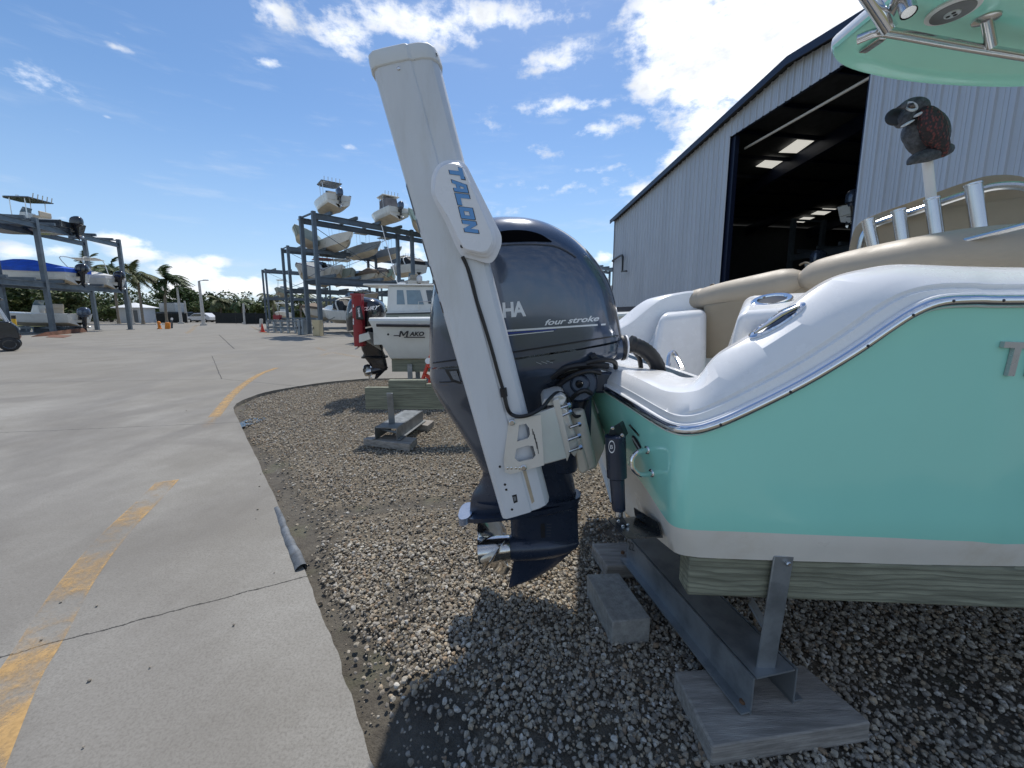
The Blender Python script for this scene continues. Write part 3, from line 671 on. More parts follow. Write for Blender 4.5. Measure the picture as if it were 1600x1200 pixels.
mb.build('pull_up_cleat', chrome, boat)
mb = MB(); mb.add(decal_ring((.71,), (.002,), A_, bv_deck, 1.3)[0], [tuple(range(28))]); mb.build('cleat_recess', mat('navy recess', S(52, 66, 92), .25, .5), boat, recalc=False)
# grab handle by the transom door, small chrome hinge strip
mb = MB(); p = [at(1044, 576, 2.2), at(1046, 556, 2.25), at(1052, 551, 2.28), at(1058, 560, 2.25), at(1066, 576, 2.15)]
mb.tube(smooth_path(p, 4), .014, 8); mb.build('grab_handle', steel, boat)
# tan bench backrest (two rolled bolsters and a panel)
def roll(name, pts, rad, m, parent=boat, flat=.85):
    path = smooth_path(pts, 5); n = len(path)
    rr_ = []
    for i in range(n):
        t = i / (n - 1); r = lerp(rad[0], rad[1], t); e = min(t, 1 - t) * n / 2.2; rr_.append(r * (min(1, .55 + .45 * math.sqrt(max(0, min(1, e))))))
    mb = MB(); mb.tube(path, rr_, 16, flat=flat); return mb.build(name, m, parent, sharp=60)
roll('seat_bolster', [at(1043, 481, 3.2), at(1075, 471, 3.05), at(1110, 462, 2.9)], (.075, .085), tan)
roll('seat_bolster', [at(1085, 470, 3.0), at(1130, 459, 2.82), at(1180, 450, 2.65), at(1254, 437, 2.42)], (.085, .105), tan)
roll('seat_bolster', [at(1254, 437, 2.42), at(1330, 419, 2.2), at(1420, 404, 1.98), at(1510, 393, 1.83), at(1620, 388, 1.7), at(1700, 388, 1.6)], (.105, .125), tan)
mb = MB(); mb.hexa([at(1100, 560, 2.9), at(1330, 545, 2.25), at(1340, 545, 2.3), at(1105, 560, 2.98), at(1098, 476, 2.86), at(1330, 430, 2.22), at(1340, 430, 2.28), at(1108, 476, 2.95)]); mb.build('seat_panel', tandark, boat, bev=.02)
for k, (x_, y_, Y_s, rr2) in enumerate(((1254, 437, 2.42, .101), (1112, 462, 2.90, .083))):
    mb = MB(); q = at(x_, y_, Y_s); mb.tube([q + V((.0, -rr2 * .85 * math.cos(t), rr2 * math.sin(t))) for t in np.linspace(-.6, 2.0, 14)], .006, 6)
    mb.build('stitching', mat('dark vinyl seam', S(112, 100, 82), .7), boat)
# leaning post: tan back, bent stainless frame, rod holders
lp = [at(1331, 425, 2.78), at(1334, 392, 2.76), at(1343, 362, 2.74), at(1362, 348, 2.70), at(1420, 329, 2.55), at(1500, 302, 2.38), at(1545, 291, 2.30), at(1590, 294, 2.22), at(1625, 320, 2.17), at(1640, 380, 2.14)]
mb = MB(); mb.tube(smooth_path([p + V((0, -.05, -.015)) for p in lp], 5), .022, 10)
lo = [at(1480, 396, 2.30), at(1540, 378, 2.2), at(1660, 345, 2.0)]
mb.tube([at(1330, 428, 2.5), at(1400, 404, 2.02), at(1500, 378, 1.80), at(1600, 352, 1.62), at(1680, 331, 1.5)], .013, 10)
mb.build('seat_frame', steel, boat)
out_ = smooth_path([lp[0] + V((-.03, 0, 0)), lp[1] + V((-.035, 0, .0)), lp[2] + V((-.03, 0, .03)), lp[3] + V((0, 0, .045)), lp[4] + V((0, 0, .05)), lp[5] + V((0, 0, .055)), lp[6] + V((.02, 0, .06)), lp[7] + V((.05, 0, .05)), lp[8] + V((.08, 0, .02)), lp[9] + V((.08, 0, 0))], 4)
mb = MB(); mb.prism(out_, (.05, .05, 0)); mb.build('seat_back', tandark, boat, bev=.022, seg=3)
for (x0, y0, x1, y1, Y) in ((1356, 343, 1369, 402, 2.66), (1404, 328, 1413, 394, 2.52), (1456, 310, 1465, 378, 2.40), (1520, 287, 1531, 365, 2.27)):
    a, b = at(x0, y0, Y - .06), at(x1, y1, Y - .10); mb = MB()
    ax = (b - a).normalized()
    mb.tube([a, a + ax * .01, a + ax * .012, b], [.037, .037, .034, .033], 14, cap=False); mb.tube([a, b], [.031, .029], 14, cap=True)
    mb.build('rod_holder', steel, boat, sharp=50)
# hard top
ht = MB(); zt = 3.2
hp = [gnd(1300, 74, zt), gnd(1302, 88, zt), gnd(1318, 101, zt), gnd(1350, 112, zt), gnd(1410, 124, zt), gnd(1480, 131, zt), gnd(1560, 134, zt), gnd(1640, 132, zt)]
hp = smooth_path(hp, 4); yf = max(p.y for p in hp)
out_far = hp + [V((5.2, yf - .05, zt)), V((5.35, yf - .3, zt))]
ymid = YC + .05
out_all = out_far + [V((p.x, 2 * ymid - p.y, p.z)) for p in reversed(out_far)]
cen = V((sum(p.x for p in out_all) / len(out_all), ymid, zt))
def inset(k, dz): return [cen + (p - cen) * k + V((0, 0, dz)) for p in out_all]
rings = [inset(.90, .035), inset(.93, .03), inset(.965, .0), inset(.99, -.012), inset(1.0, .004)]
n = len(out_all); ht.ring_loft(rings, False, 0)
ht.add(rings[0], [tuple(t) for t in tessellate_polygon([rings[0]])], 0)
rings = [inset(1.0, .004), inset(1.006, .02), inset(1.002, .05), inset(.985, .07), inset(.9, .09)]
ht.ring_loft(rings, False, 1); ht.add(rings[-1], [tuple(t) for t in tessellate_polygon([rings[-1]])], 1)
hto = ht.build('hardtop', [teal, white], boat, sharp=60)
zu = zt + .03
mb = MB()
def under(px, py, dz=0): return gnd(px, py, zu - dz)
mb.tube(smooth_path([under(1340, 62, .10), under(1372, 50, .10), under(1396, 52, .10), under(1440, 60, .10), under(1500, 71, .10), under(1600, 88, .10), under(1760, 115, .1)], 4), .026, 12)
mb.tube([under(1375, 48, .10), under(1392, 20, .10), under(1410, -20, .1), under(1440, -120, .1)], .024, 12)
fl = under(1541, 30); dn = under(1549, 72, .10)
mb.tube([fl, dn], .027, 12); mb.lathe([(.062, 0), (.06, -.008), (.03, -.016)], 20, Matrix.Translation(fl + V((0, 0, .004))))
# legs down to the deck (outside the picture)
for x, y in ((4.5, 1.55), (4.5, 3.05), (5.0, 1.6), (5.0, 3.0)): mb.tube([(x, y, zt), (x + .08, y * .96 + .09, 2.2), (x + .12, y * .94 + .13, .93)], .026, 10)
mb.build('top_frame', steel, boat)
for (x0, y0, x1, y1) in ((1352, -12, 1391, 47), (1408, -25, 1420, 20)):
    a = under(x0, y0, .02 if x0 < 1400 else .0) ; b = under(x1, y1, .20); mb = MB()
    mb.tube([a, b], .034, 14, cap=False); mb.tube([a, b.lerp(a, .02)], .029, 14); mb.build('rod_holder', chrome if x0 < 1400 else steel, boat, sharp=50)
sp = under(1489, 16)
mb = MB(); mb.lathe([(.115, .01), (.115, -.006), (.098, -.012)], 32, Matrix.Translation(sp)); so = mb.build('speaker', whitedirty, boat)
mb = MB(); mb.lathe([(.094, -.010), (.092, -.016), (.036, -.018)], 32, Matrix.Translation(sp), 0); mb.build('speaker_grille', greypl, so)
mb = MB(); mb.lathe([(.036, -.017), (.034, -.024)], 24, Matrix.Translation(sp)); mb.build('speaker_badge', silver, so)
mb = MB()
for k in range(3): mb.lathe([(.010, -.024), (.009, -.0265)], 10, Matrix.Translation(sp + V((.017 * math.cos(2.1 * k), .017 * math.sin(2.1 * k), 0))))
mb.build('speaker_port', black, so)
c0 = under(1364, 68); d = (under(1383, 55) - under(1347, 80)); dl = d.normalized(); rot = dl.to_track_quat('X', 'Z').to_matrix()
mb = MB(); mb.box(c0 + V((0, 0, -.006)), (d.length, .055, .022), rot); lo_ = mb.build('spreader_light', steel, boat, bev=.02, seg=4)
mb = MB()
for k in range(4): mb.box(c0 + dl * (k - 1.5) * d.length * .19 + V((0, 0, -.018)), (d.length * .16, .035, .006), rot)
mb.build('light_lens', greypl, lo_)
# hull graphics and fittings
bv_h = bvh_of(hullo)
def skew(o, ex, ey, off=.003, b=bv_h, fb=1.2): return quad_px(o, ex, ey, b, off, fb)
nm = MB(); vs, fs = text_2d('Tr', .25, .02)
base_o, exx, eyy = (1560.5, 586), (74, 3), (0, -53)
f0 = skew(base_o, exx, eyy, .001); f1 = skew(base_o, exx, eyy, .012)
lo_v = [f0(u, v) for u, v in vs]; hi_v = [f1(u, v) for u, v in vs]
nm.add(lo_v, fs); nm.add(hi_v, fs); 
edges_ = {}
for f in fs:
    for i in range(len(f)):
        e = (f[i], f[(i + 1) % len(f)]); edges_[e] = 1
for (a, b) in edges_:
    if (b, a) not in edges_: nm.add([lo_v[a], lo_v[b], hi_v[b], hi_v[a]], [(0, 1, 2, 3)])
nm.build('hull_lettering', mat('satin chrome letter', S(186, 188, 190), .3, .45, var=.06), boat, sharp=20)
mb = MB(); e = bv_h
tp = [onto(e, 1004, 688, .004, 1.4), onto(e, 1001, 703, .05, 1.4), onto(e, 994, 712, .075, 1.4), onto(e, 990, 724, .08, 1.4), onto(e, 996, 735, .07, 1.4), onto(e, 1008, 737, .04, 1.4), onto(e, 1018, 739, .004, 1.4)]
ta, tb = onto(e, 1012, 703, 0, 1.4), onto(e, 1019, 739, 0, 1.4)
tp = [ta, at(1006, 704, ta.y - .02), at(996, 707, ta.y - .035), at(988, 717, ta.y - .04), at(989, 731, ta.y - .045), at(999, 741, ta.y - .045), at(1010, 741, tb.y - .02), tb]
mb.tube(smooth_path(tp, 5), .0095, 10); 
for q in (tp[0], tp[-1]): mb.bolt(q, (-1, -.4, 0), .016, .008, 12)
mb.build('towing_eye', chrome, boat)
mb = MB(); patch(mb, [(983, 664), (986, 663), (1000, 679), (999, 682)], e, .003, 1.5); mb.build('hull_plate', steel, boat)
mb = MB(); patch(mb, oval_px(996, 693, 7, 13, -3.5, 2.0, 20), e, .003, 1.4); bd = mb.build('transom_badge', darkdec, boat)
mb = MB(); patch(mb, [(989, 684), (991, 683), (1002, 701), (1001, 703)], e, .005, 1.4); patch(mb, [(993, 700), (1003, 703), (1003, 706), (997, 703)], e, .005, 1.4); mb.build('badge_stripe', silver, bd)
for x, y, r_, h_ in ((940, 668, .035, .02), (929, 632, .05, .015)): mb = MB(); mb.bolt(onto(e, x, y, .0, 1.8), (-.6, -.7, .1), r_, h_, 16); mb.build('transom_fitting', whitedirty, boat)
# trim tab and its actuator
mb = MB()
a, b, c = at(961, 679, 1.50), at(964, 745, 1.495), at(967, 797, 1.48)
mb.tube([a, a.lerp(b, .03), b, b.lerp(c, .06), c.lerp(b, .05), c], [.034, .042, .040, .030, .027, .025], 20)
act = mb.build('trim_actuator', navydk, boat, sharp=40)
mb = MB(); mb.prism([at(950, 681, 1.48), at(952, 672, 1.48), at(968, 661, 1.50), at(977, 684, 1.50)], (.03, .05, 0)); mb.build('actuator_bracket', blackpl, act, bev=.006)
mb = MB(); mb.tube([c, at(967, 806, 1.478)], .016, 14); mb.build('actuator_rod', steel, act)
mb = MB(); mb.hexa([at(961, 827, 1.46), at(985, 827, 1.44), at(980, 818, 1.52), at(962, 818, 1.52), at(963, 806, 1.47), at(972, 806, 1.46), at(971, 804, 1.5), at(964, 804, 1.5)]); mb.build('actuator_foot', blackpl, act, bev=.004)
for x, y, Y_ in ((966, 814, 1.44), (973, 822, 1.44), (981, 820, 1.44), (957, 669, 1.47), (972, 680, 1.47)): mb = MB(); mb.bolt(at(x, y, Y_), (0, -1, 0), .0075, .006); mb.build('actuator_bolt', steel, act)
mb = MB(); patch(mb, oval_px(956, 698, 5.0, 1, -.3, 10, 18), bvh_of(act), .001, 1.46); o1 = mb.build('maker_ring', whitedec, act)
mb = MB(); patch(mb, oval_px(956, 698, 3.9, 1, -.3, 8, 18), bvh_of(act), .002, 1.46); mb.build('ring_centre', navydk, act)
text_on('lettering', 'B', whitedec, act, quad_px((954, 701), (4, 0), (0, -6), bvh_of(act), .003, 1.46))
mb = MB(); t0 = [at(951, 812, 1.50), at(978, 840, 1.34), at(1036, 838, 1.36), at(1000, 806, 1.62)]
mb.prism(t0, (0, 0, -.006)); mb.hexa([at(992, 806, 1.58), at(1034, 838, 1.38), at(1036, 838, 1.40), at(994, 806, 1.6), at(990, 793, 1.58), at(1028, 816, 1.40), at(1030, 816, 1.42), at(992, 793, 1.6)])
mb.build('trim_tab', mat('dull plate', S(120, 124, 128), .22, .9, var=.1), boat)
# ------------------------------------------------------------------ the big outboard
YE = 1.95
def E(px, py, Y=None): return at(px, py, YE if Y is None else Y - .25)
def eloft(mb, rows, e=2.8, n=36, mi=0, cap=True, sub=3, ew=None):
    Ls = smooth_path([E(*r[0]) for r in rows], sub); Rs = smooth_path([E(*r[1]) for r in rows], sub); ws = smooth_path([V((r[2], 0, 0)) for r in rows], sub)
    mb.ring_loft([superell(l, r, w.x * .9, n, e, ew=ew) for l, r, w in zip(Ls, Rs, ws)], cap, mi)
eng = MB()      # midsection and gearcase housing are the body of the engine
eloft(eng, [((745, 700), (888, 660), .14), ((752, 728), (892, 705), .125), ((754, 742), (893, 735), .11), ((748, 756), (896, 748), .10), ((737, 774), (899, 764), .095), ((734, 800), (903, 784), .085), ((736, 812), (905, 792), .06)], 2.2)
motor = eng.build('outboard_engine', navydk, boat, sharp=45)
mb = MB()
eloft(mb, [((675, 569), (966.5, 526), .295), ((675, 530), (960, 494), .300), ((677, 482), (951, 455), .300), ((684, 435), (936, 425), .295), ((697, 403), (915, 398), .28), ((713, 378), (890, 375), .245), ((735, 358), (860, 357), .185), ((762, 346), (832, 347), .11), ((785, 342.5), (812, 342.5), .04)], 3.0, 48, sub=4)
cowl = mb.build('cowl', navy, motor, sharp=60)
mb = MB()
eloft(mb, [((675.5, 572), (967, 529), .288), ((676, 592), (960, 552), .285), ((686, 615), (928, 566), .25), ((700, 640), (886, 590), .20), ((718, 668), (866, 628), .16), ((739, 705), (862, 668), .125), ((754, 733), (868, 712), .10)], 3.0, 44, sub=4)
mb.tube([E(900, 548, 2.12), E(940, 545, 2.10), E(972, 543, 2.10)], [.12, .068, .058], 18)
apron = mb.build('apron', navy, motor, sharp=60)
bvc = bvh_of(cowl); bva = bvh_of(apron)
mb = MB(); mb.tube([E(969, 543.4, 2.1), E(973, 543, 2.1)], .062, 20); ring_ = mb.build('rigging_ring', black, motor)
mb = MB(); mb.tube([E(975.5, 543, 2.1), E(978, 543, 2.1)], .060, 20); mb.build('rigging_collar', whitedec, motor)
mb = MB(); mb.tube(smooth_path([E(978, 543, 2.1), E(986, 541, 2.1), E(992, 541, 2.1)], 3), .022, 10)
hs = smooth_path([E(983, 537, 2.08), E(1000, 543, 2.08), E(1015, 554, 2.1), E(1027, 572, 2.15), E(1030, 592, 2.2)], 6)
mb.tube(hs, [.042] * 3 + [.036 + .002 * (i % 2) for i in range(len(hs) - 3)], 14); mb.tube(smooth_path([E(992, 550, 2.14), E(999, 560, 2.14), E(1002, 578, 2.16)], 4), .012, 8)
mb.build('rigging_hose', black, motor)
# air intake, seam lines, decals
def sheet(name, top, bot, m, off, bvh, par, n=14, k=4):
    T_ = smooth_path([V((*p, 0)) for p in top], 5); B_ = smooth_path([V((*p, 0)) for p in bot], 5); mb = MB(); g = []
    for i in range(n + 1):
        a = T_[round(i / n * (len(T_) - 1))]; b = B_[round(i / n * (len(B_) - 1))]
        g.append([onto(bvh, *a.lerp(b, j / k).xy, off, 1.95) for j in range(k + 1)])
    mb.ring_loft(g, False, 0, False); return mb.build(name, m, par, recalc=False, flat=True)
sheet('air_intake', [(768, 366), (786, 361.5), (806, 360), (826, 361.5), (845, 367), (862, 377.5)], [(768, 380), (785, 379), (800, 378.5), (826, 377.5), (850, 378), (862, 378.5)], void, .003, bvc, motor)  # flat black sheet on the cowl paints the shade of the intake recess
mb = MB(); lipp = [onto(bvc, x, y, .002, 1.95) for x, y in ((768, 384), (785, 382.5), (800, 381.5), (826, 381), (850, 382), (868, 384.5), (885, 392), (900, 402))]
mb.tube(smooth_path([p for p in lipp if p], 3), .006, 8); mb.build('intake_lip', navy, motor)
mb = MB()
sm = [onto(bvc, x, y, .001, 1.95) for x, y in [(lerp(677, 711, t), lerp(567, 562.5, t)) for t in np.linspace(0, 1, 5)] + [(lerp(740, 965, t), lerp(560, 524.5, t)) for t in np.linspace(0, 1, 14)]]
mb.tube([p for p in sm if p], .0035, 6)
a_ = [onto(bvc, x, y, .001, 1.95) for x, y in ((770, 388), (790, 383), (820, 379), (850, 381), (880, 389), (900, 398))]
mb.build('cowl_seam', black, motor)
def band(name, top, bot, m, off=.0015, n=10, bvh=bvc, par=motor):
    mb = MB(); a = []; b = []
    for i in range(n + 1):
        t = i / n
        pa = np.array([lerp(top[k][0], top[k + 1][0], t) for k in (0,)] + [lerp(top[0][1], top[1][1], t)]); pb = np.array([lerp(bot[0][0], bot[1][0], t), lerp(bot[0][1], bot[1][1], t)])
        a.append(onto(bvh, *pa, off, 1.95)); b.append(onto(bvh, *pb, off, 1.95))
    mb.add(a + b, [(i, i + 1, n + 2 + i, n + 1 + i) for i in range(n)]); return mb.build(name, m, par, recalc=False, flat=True)
band('silver_stripe', ((745, 518.5), (946, 505.5)), ((745, 521.5), (946, 508)), silver)
band('blue_stripe', ((745, 522.5), (870, 514.0)), ((745, 527), (868, 515.5)), mat('deep blue decal', S(40, 60, 130), .3, .2))
band('lower_stripe', ((745, 528.5), (865, 516.5)), ((745, 530), (865, 517.5)), silver)
text_on('lettering', 'YAMAHA', silver, motor, quad_px((718, 502), (104, -8), (-1.5, -24), bvc, .0015, 1.95), bold=.035, space=.88)
text_on('lettering', 'four stroke', silver, motor, quad_px((851, 508.5), (85, -7.0), (0, -9), bvc, .0015, 1.95), shear=.35, bold=.025)
mb = MB(); patch(mb, [(859, 552.5), (866, 551.5), (866.5, 563), (859.5, 564)], bva, .003, 2.0); mb.build('latch_slot', black, motor)
mb = MB(); patch(mb, [(695, 577), (716, 577), (721, 600), (706, 596)], bva, .003, 2.0); mb.build('recess_shade', black, motor)  # black decal paints the shade inside the rear handle recess
mb = MB(); patch(mb, [(703, 580), (714, 579), (720, 596), (709, 592)], bva, .006, 2.0); mb.build('recess_panel', cowlgrey, motor)
mb = MB(); q = [onto(bva, x, y, .001, 2.0) for x, y in ((687, 597), (700, 597), (712, 596), (722, 596))]; mb.tube(q, .003, 6); mb.build('apron_seam', black, motor)
mb = MB()
for k in range(3):
    q = [onto(bva, x, y, .0008, 2.0) for x, y in ((828 + k * 7, 557 - k), (838 + k * 8, 566 - k), (846 + k * 9, 569 - k))]; mb.tube(q, .0008, 4)
mb.build('scuff_mark', silver, motor)
# clutter under the apron: mount bracket, steering disc, swivel parts
mb = MB()
eloft(mb, [((842, 625), (905, 600), .15), ((838, 660), (910, 640), .15), ((850, 705), (905, 690), .12), ((860, 732), (900, 730), .10)], 3.0)
mb.tube([E(902, 588, 2.06), E(902, 588, 2.30)], .115, 24); mb.tube([E(904, 600, 1.98), E(904, 600, 2.1)], .085, 24); mb.tube([E(906, 600, 1.95), E(906, 600, 2.0)], .045, 20)
mb.box(E(935, 590, 2.15), (.10, .30, .10)); mb.box(E(905, 655, 2.05), (.10, .10, .30))
mb.build('mount_bracket', navydk, motor, bev=.012, seg=3)
mb = MB()
mb.tube(smooth_path([E(905, 575, 1.95), E(922, 566, 1.92), E(945, 562, 1.92), E(960, 566, 1.95), E(962, 575, 1.98)], 4), .011, 8)
mb.tube(smooth_path([E(862, 590, 1.98), E(885, 575, 1.94), E(920, 570, 1.93), E(950, 572, 1.95)], 4), .014, 8)
mb.tube(smooth_path([E(870, 605, 1.96), E(890, 590, 1.92), E(918, 580, 1.90), E(938, 583, 1.93)], 4), .010, 8)
mb.tube([E(924, 561, 1.95), E(932, 557, 1.95)], .02, 10); mb.tube([E(928, 572, 1.95), E(934, 560, 1.95)], .018, 10)
mb.tube(smooth_path([E(880, 640, 1.98), E(896, 620, 1.9), E(912, 610, 1.88), E(924, 615, 1.9)], 4), .010, 8)
mb.build('hydraulic_hose', black, motor)
mb = MB(); mb.tube([E(868, 583, 2.0), E(925, 572, 1.97)], [.03, .026], 14); mb.box(E(886, 585, 2.02), (.10, .06, .04)); mb.bolt(E(905, 600, 1.945), (0, -1, 0), .018, .012, 12)
mb.build('steering_cylinder', mat('black gloss metal', (.02, .021, .024), .12, .3), motor)
# gearcase
mb = MB()
eloft(mb, [((797, 804), (902.5, 786), .058), ((798, 822), (903, 815), .050), ((799, 842), (904, 838), .052), ((800, 852), (904, 850), .05)], 2.0, sub=2)
eloft(mb, [((800, 856), (903, 852), .042), ((803, 870), (886, 868), .026), ((801, 884), (868, 884), .018), ((797, 904), (834, 905), .012), ((794.5, 918), (803, 915), .006)], 2.0, sub=2)
ax0, ax1 = E(798, 855), E(905, 848); axd = (ax1 - ax0).normalized(); Lx = (ax1 - ax0).length
MX = Matrix.Translation(ax0) @ axd.to_track_quat('Z', 'Y').to_matrix().to_4x4()
mb.lathe([(.066, 0), (.072, .02), (.074, Lx * .35), (.068, Lx * .6), (.05, Lx * .8), (.026, Lx * .95), (.006, Lx * 1.0)], 24, MX)
gear = mb.build('gearcase', navydk, motor, sharp=50)
mb = MB()
eloft(mb, [((718, 801), (903, 772), .13), ((718, 808), (905, 780), .12)], 2.6, sub=1)
eloft(mb, [((742, 778), (907, 770), .12), ((741, 783), (907, 775), .118)], 2.6, sub=1)
mb.build('cavitation_plate', navydk, motor, sharp=40)
mb = MB(); eloft(mb, [((717, 799.5), (739, 795.5), .10), ((717.5, 812), (738, 806), .09)], 2.4, sub=1); mb.build('trim_fin', mat('light fin', S(150, 160, 178), .3, .5), motor, sharp=40)
bvg = bvh_of(gear)
mb = MB(); patch(mb, [(844.5, 818), (851, 817.5), (852, 840), (845, 840)], bvg, .002, 2.12); mb.build('water_inlet', black, motor)
mb = MB(); 
for k in range(5): q = [onto(bvg, 854, 819 + k * 4.6, .001, 2.12), onto(bvg, 862 - k * .4, 819 + k * 4.6, .001, 2.12)]; mb.tube(q, .0015, 5)
mb.build('inlet_slot', blackpl, motor)
# propeller
pc0, pc1 = E(749, 860), E(800, 854.5); pd = (pc0 - pc1).normalized(); PL = (pc0 - pc1).length
MP = Matrix.Translation(pc1) @ pd.to_track_quat('Z', 'Y').to_matrix().to_4x4()
mb = MB(); mb.lathe([(.052, -.005), (.066, .01), (.068, PL * .5), (.073, PL), (.066, PL + .003), (.062, PL * .7)], 28, MP, cap=True)
prop = mb.build('propeller', mat('polished propeller', (.58, .56, .53), .14, 1.0, var=.15, vs=9), motor, sharp=50)
def blade(ang):
    mb = MB(); nu, nv = 9, 9; g = []; g2 = []
    for i in range(nu):
        r = lerp(.060, .185, i / (nu - 1)); u = i / (nu - 1); wch = (.115 * math.sin(math.pi * (.20 + .70 * u)) ** .7) * (1 if u < .8 else math.sqrt(max(.03, 1 - ((u - .8) / .2) ** 2)))
        row = []; row2 = []
        for j in range(nv):
            s = (j / (nv - 1) - .5) * 2; ph = ang + s * wch / max(r, .09) * .75 + .25 * u; z = PL * .52 - s * wch * .62 + .02 * u
            th = .006 * (1 - s * s) * (1.2 - u) + .0015
            row.append(MP @ V((r * math.cos(ph), r * math.sin(ph), z + th))); row2.append(MP @ V((r * math.cos(ph), r * math.sin(ph), z - th)))
        g.append(row); g2.append(row2)
    rings = [g[i] + g2[i][::-1] for i in range(nu)]; mb.ring_loft(rings, True); return mb
up_ = (MP.inverted().to_3x3() @ V((0, 0, 1))); a0 = math.atan2(up_.y, up_.x)
for k in range(3): blade(a0 + .5 + k * 2.094).build('propeller_blade', MATS['polished propeller'], prop, sharp=70)

# ------------------------------------------------------------------ shallow water anchor pole on the transom
YB, YT = 1.53, 1.40
TA, TB = (588, 118, 686, 96), (784, 799, 858, 777)
def tsec(t, grow=1.0, extra=0.0, n=44):
    lx, ly, rx, ry = [lerp(a, b, t) for a, b in zip(TA, TB)]; 
    # straight in 3D: interpolate the 3D end points
    L0, R0 = at(TA[0], TA[1], YT), at(TA[2], TA[3], YT); L1, R1 = at(TB[0], TB[1], YB), at(TB[2], TB[3], YB)
    L_, R_ = L0.lerp(L1, t), R0.lerp(R1, t); c = (L_ + R_) / 2; a = (R_ - L_) / 2 * grow; d = .075 * grow; out = []
    pr = [(-1, .0), (-1, -.45), (-.93, -.80), (-.78, -.97), (-.5, -1.0), (-.1, -1.0), (.14, -1.0), (.20, -.97), (.24, -.90), (.30, -.90), (.55, -.88), (.80, -.74), (.94, -.45), (1, 0), (.94, .45), (.8, .74), (.5, .9), (0, 1), (-.5, 1), (-.78, .97), (-.93, .8), (-1, .45)]
    return [c + a * u + V((0, 1, 0)) * d * v for u, v in pr]
anchor = MB(); anchor.ring_loft([tsec(t) for t in np.linspace(0, 1, 24)], True)
pole = anchor.build('anchor_pole', talw, boat, sharp=28)
mb = MB(); mb.ring_loft([tsec(-.016, 1.0), tsec(-.012, 1.05), tsec(.010, 1.065), tsec(.014, 1.05)], True)
capo = mb.build('end_cap', mat('cap plastic', S(216, 218, 218), .45, var=.04, dirt=.2, dcol=S(170, 162, 150)), pole, bev=.004, sharp=40)
mb = MB(); q = tsec(-.0175, 1.0); cc = sum(q, V((0, 0, 0))) / len(q); mb.add([cc + (p - cc) * .9 for p in q], [tuple(range(len(q)))])
mb.hexa([at(662, 80, 1.36), at(684, 88, 1.36), at(684, 86, 1.46), at(664, 79, 1.46), at(661, 75, 1.36), at(683, 83, 1.36), at(683, 82, 1.46), at(663, 75, 1.46)]); mb.build('cap_lid', greypl, pole)
bvt = bvh_of(pole)
mb = MB(); mb.bolt(onto(bvt, 623, 107, 0, 1.4), (0, -1, 0), .006, .003, 10); mb.bolt(onto(bvt, 648, 93, 0, 1.4), (0, -1, 0), .003, .003, 10); mb.build('cap_screw', steel, pole)
# motor pod
pod_px = [(673, 300), (674, 275), (682, 258), (696, 250), (718, 251), (728, 256), (740, 280), (784, 368), (784, 382), (776, 402), (768, 412), (758, 411), (740, 405), (722, 402), (712, 385), (695, 345), (680, 318)]
pod_in = [(679, 301), (681, 277), (687, 263), (698, 256), (715, 256), (722, 261), (732, 283), (768, 366), (769, 378), (762, 391), (753, 394), (740, 391), (727, 389), (718, 375), (700, 338), (686, 316)]
def podring(px, dy): 
    out = []
    for x, y in px:
        t = (y - 118) / (797 - 118); out.append(at(x, y, lerp(YT, YB, t) + dy))
    return out
def resample(px, n=64):
    P = [V((x, y, 0)) for x, y in px] + [V((*px[0], 0))]; L = [0]
    for a, b in zip(P[:-1], P[1:]): L.append(L[-1] + (b - a).length)
    out = []
    for k in range(n):
        s = L[-1] * k / n; i = max(j for j in range(len(L)) if L[j] <= s); u = (s - L[i]) / max(1e-6, L[i + 1] - L[i]); q = P[i].lerp(P[i + 1], u); out.append((q.x, q.y))
    return out
def rnd(px, k=2):
    for _ in range(k): px = [((px[i - 1][0] + 2 * px[i][0] + px[(i + 1) % len(px)][0]) / 4, (px[i - 1][1] + 2 * px[i][1] + px[(i + 1) % len(px)][1]) / 4) for i in range(len(px))]
    return px
po, pi_ = rnd(resample(pod_px, 120), 3), rnd(resample(pod_in + [(682, 310)], 120), 3)
mid_ = [((a[0] * .45 + b[0] * .55), (a[1] * .45 + b[1] * .55)) for a, b in zip(po, pi_)]
mid2 = [((a[0] * .18 + b[0] * .82), (a[1] * .18 + b[1] * .82)) for a, b in zip(po, pi_)]
mb = MB(); rings = [podring(po, .03), podring(po, -.070), podring(rnd(po, 1), -.080), podring(mid_, -.084), podring(mid_, -.102), podring(mid2, -.106), podring(mid2, -.122), podring(pi_, -.127)]
mb.ring_loft(rings, False); lastr = rings[-1]; mb.add(lastr, [tuple(t) for t in tessellate_polygon([lastr])])
pod = mb.build('motor_pod', mat('pod plastic', S(226, 228, 234), .32, var=.03, dirt=.12, dcol=S(180, 165, 140), ds=5), pole, sharp=32)
bvp = bvh_of(pod)
fmap = quad_px((705.5, 257), (23.5, 108), (20, -4.5), bvp, .0012, 1.35)
GL = {'T': ([(0, 1), (1, 1), (1, .70), (.68, .70), (.68, 0), (.33, 0), (.33, .70), (0, .70)], None), 'A': ([(0, 0), (.30, 1), (1, 1), (1, 0), (.69, 0), (.69, .24), (.38, .24), (.31, 0)], [(.46, .48), (.69, .48), (.69, .76), (.54, .76)]),
      'L': ([(0, 0), (0, 1), (.36, 1), (.36, .32), (1, .32), (1, 0)], None), 'O': ([(0, .08), (0, 1), (.92, 1), (1, .92), (1, 0), (.08, 0)], [(.32, .30), (.70, .30), (.70, .70), (.32, .70)]), 'N': ([(0, 0), (0, 1), (.30, 1), (.68, .46), (.68, 1), (1, 1), (1, 0), (.72, 0), (.32, .56), (.32, 0)], None)}
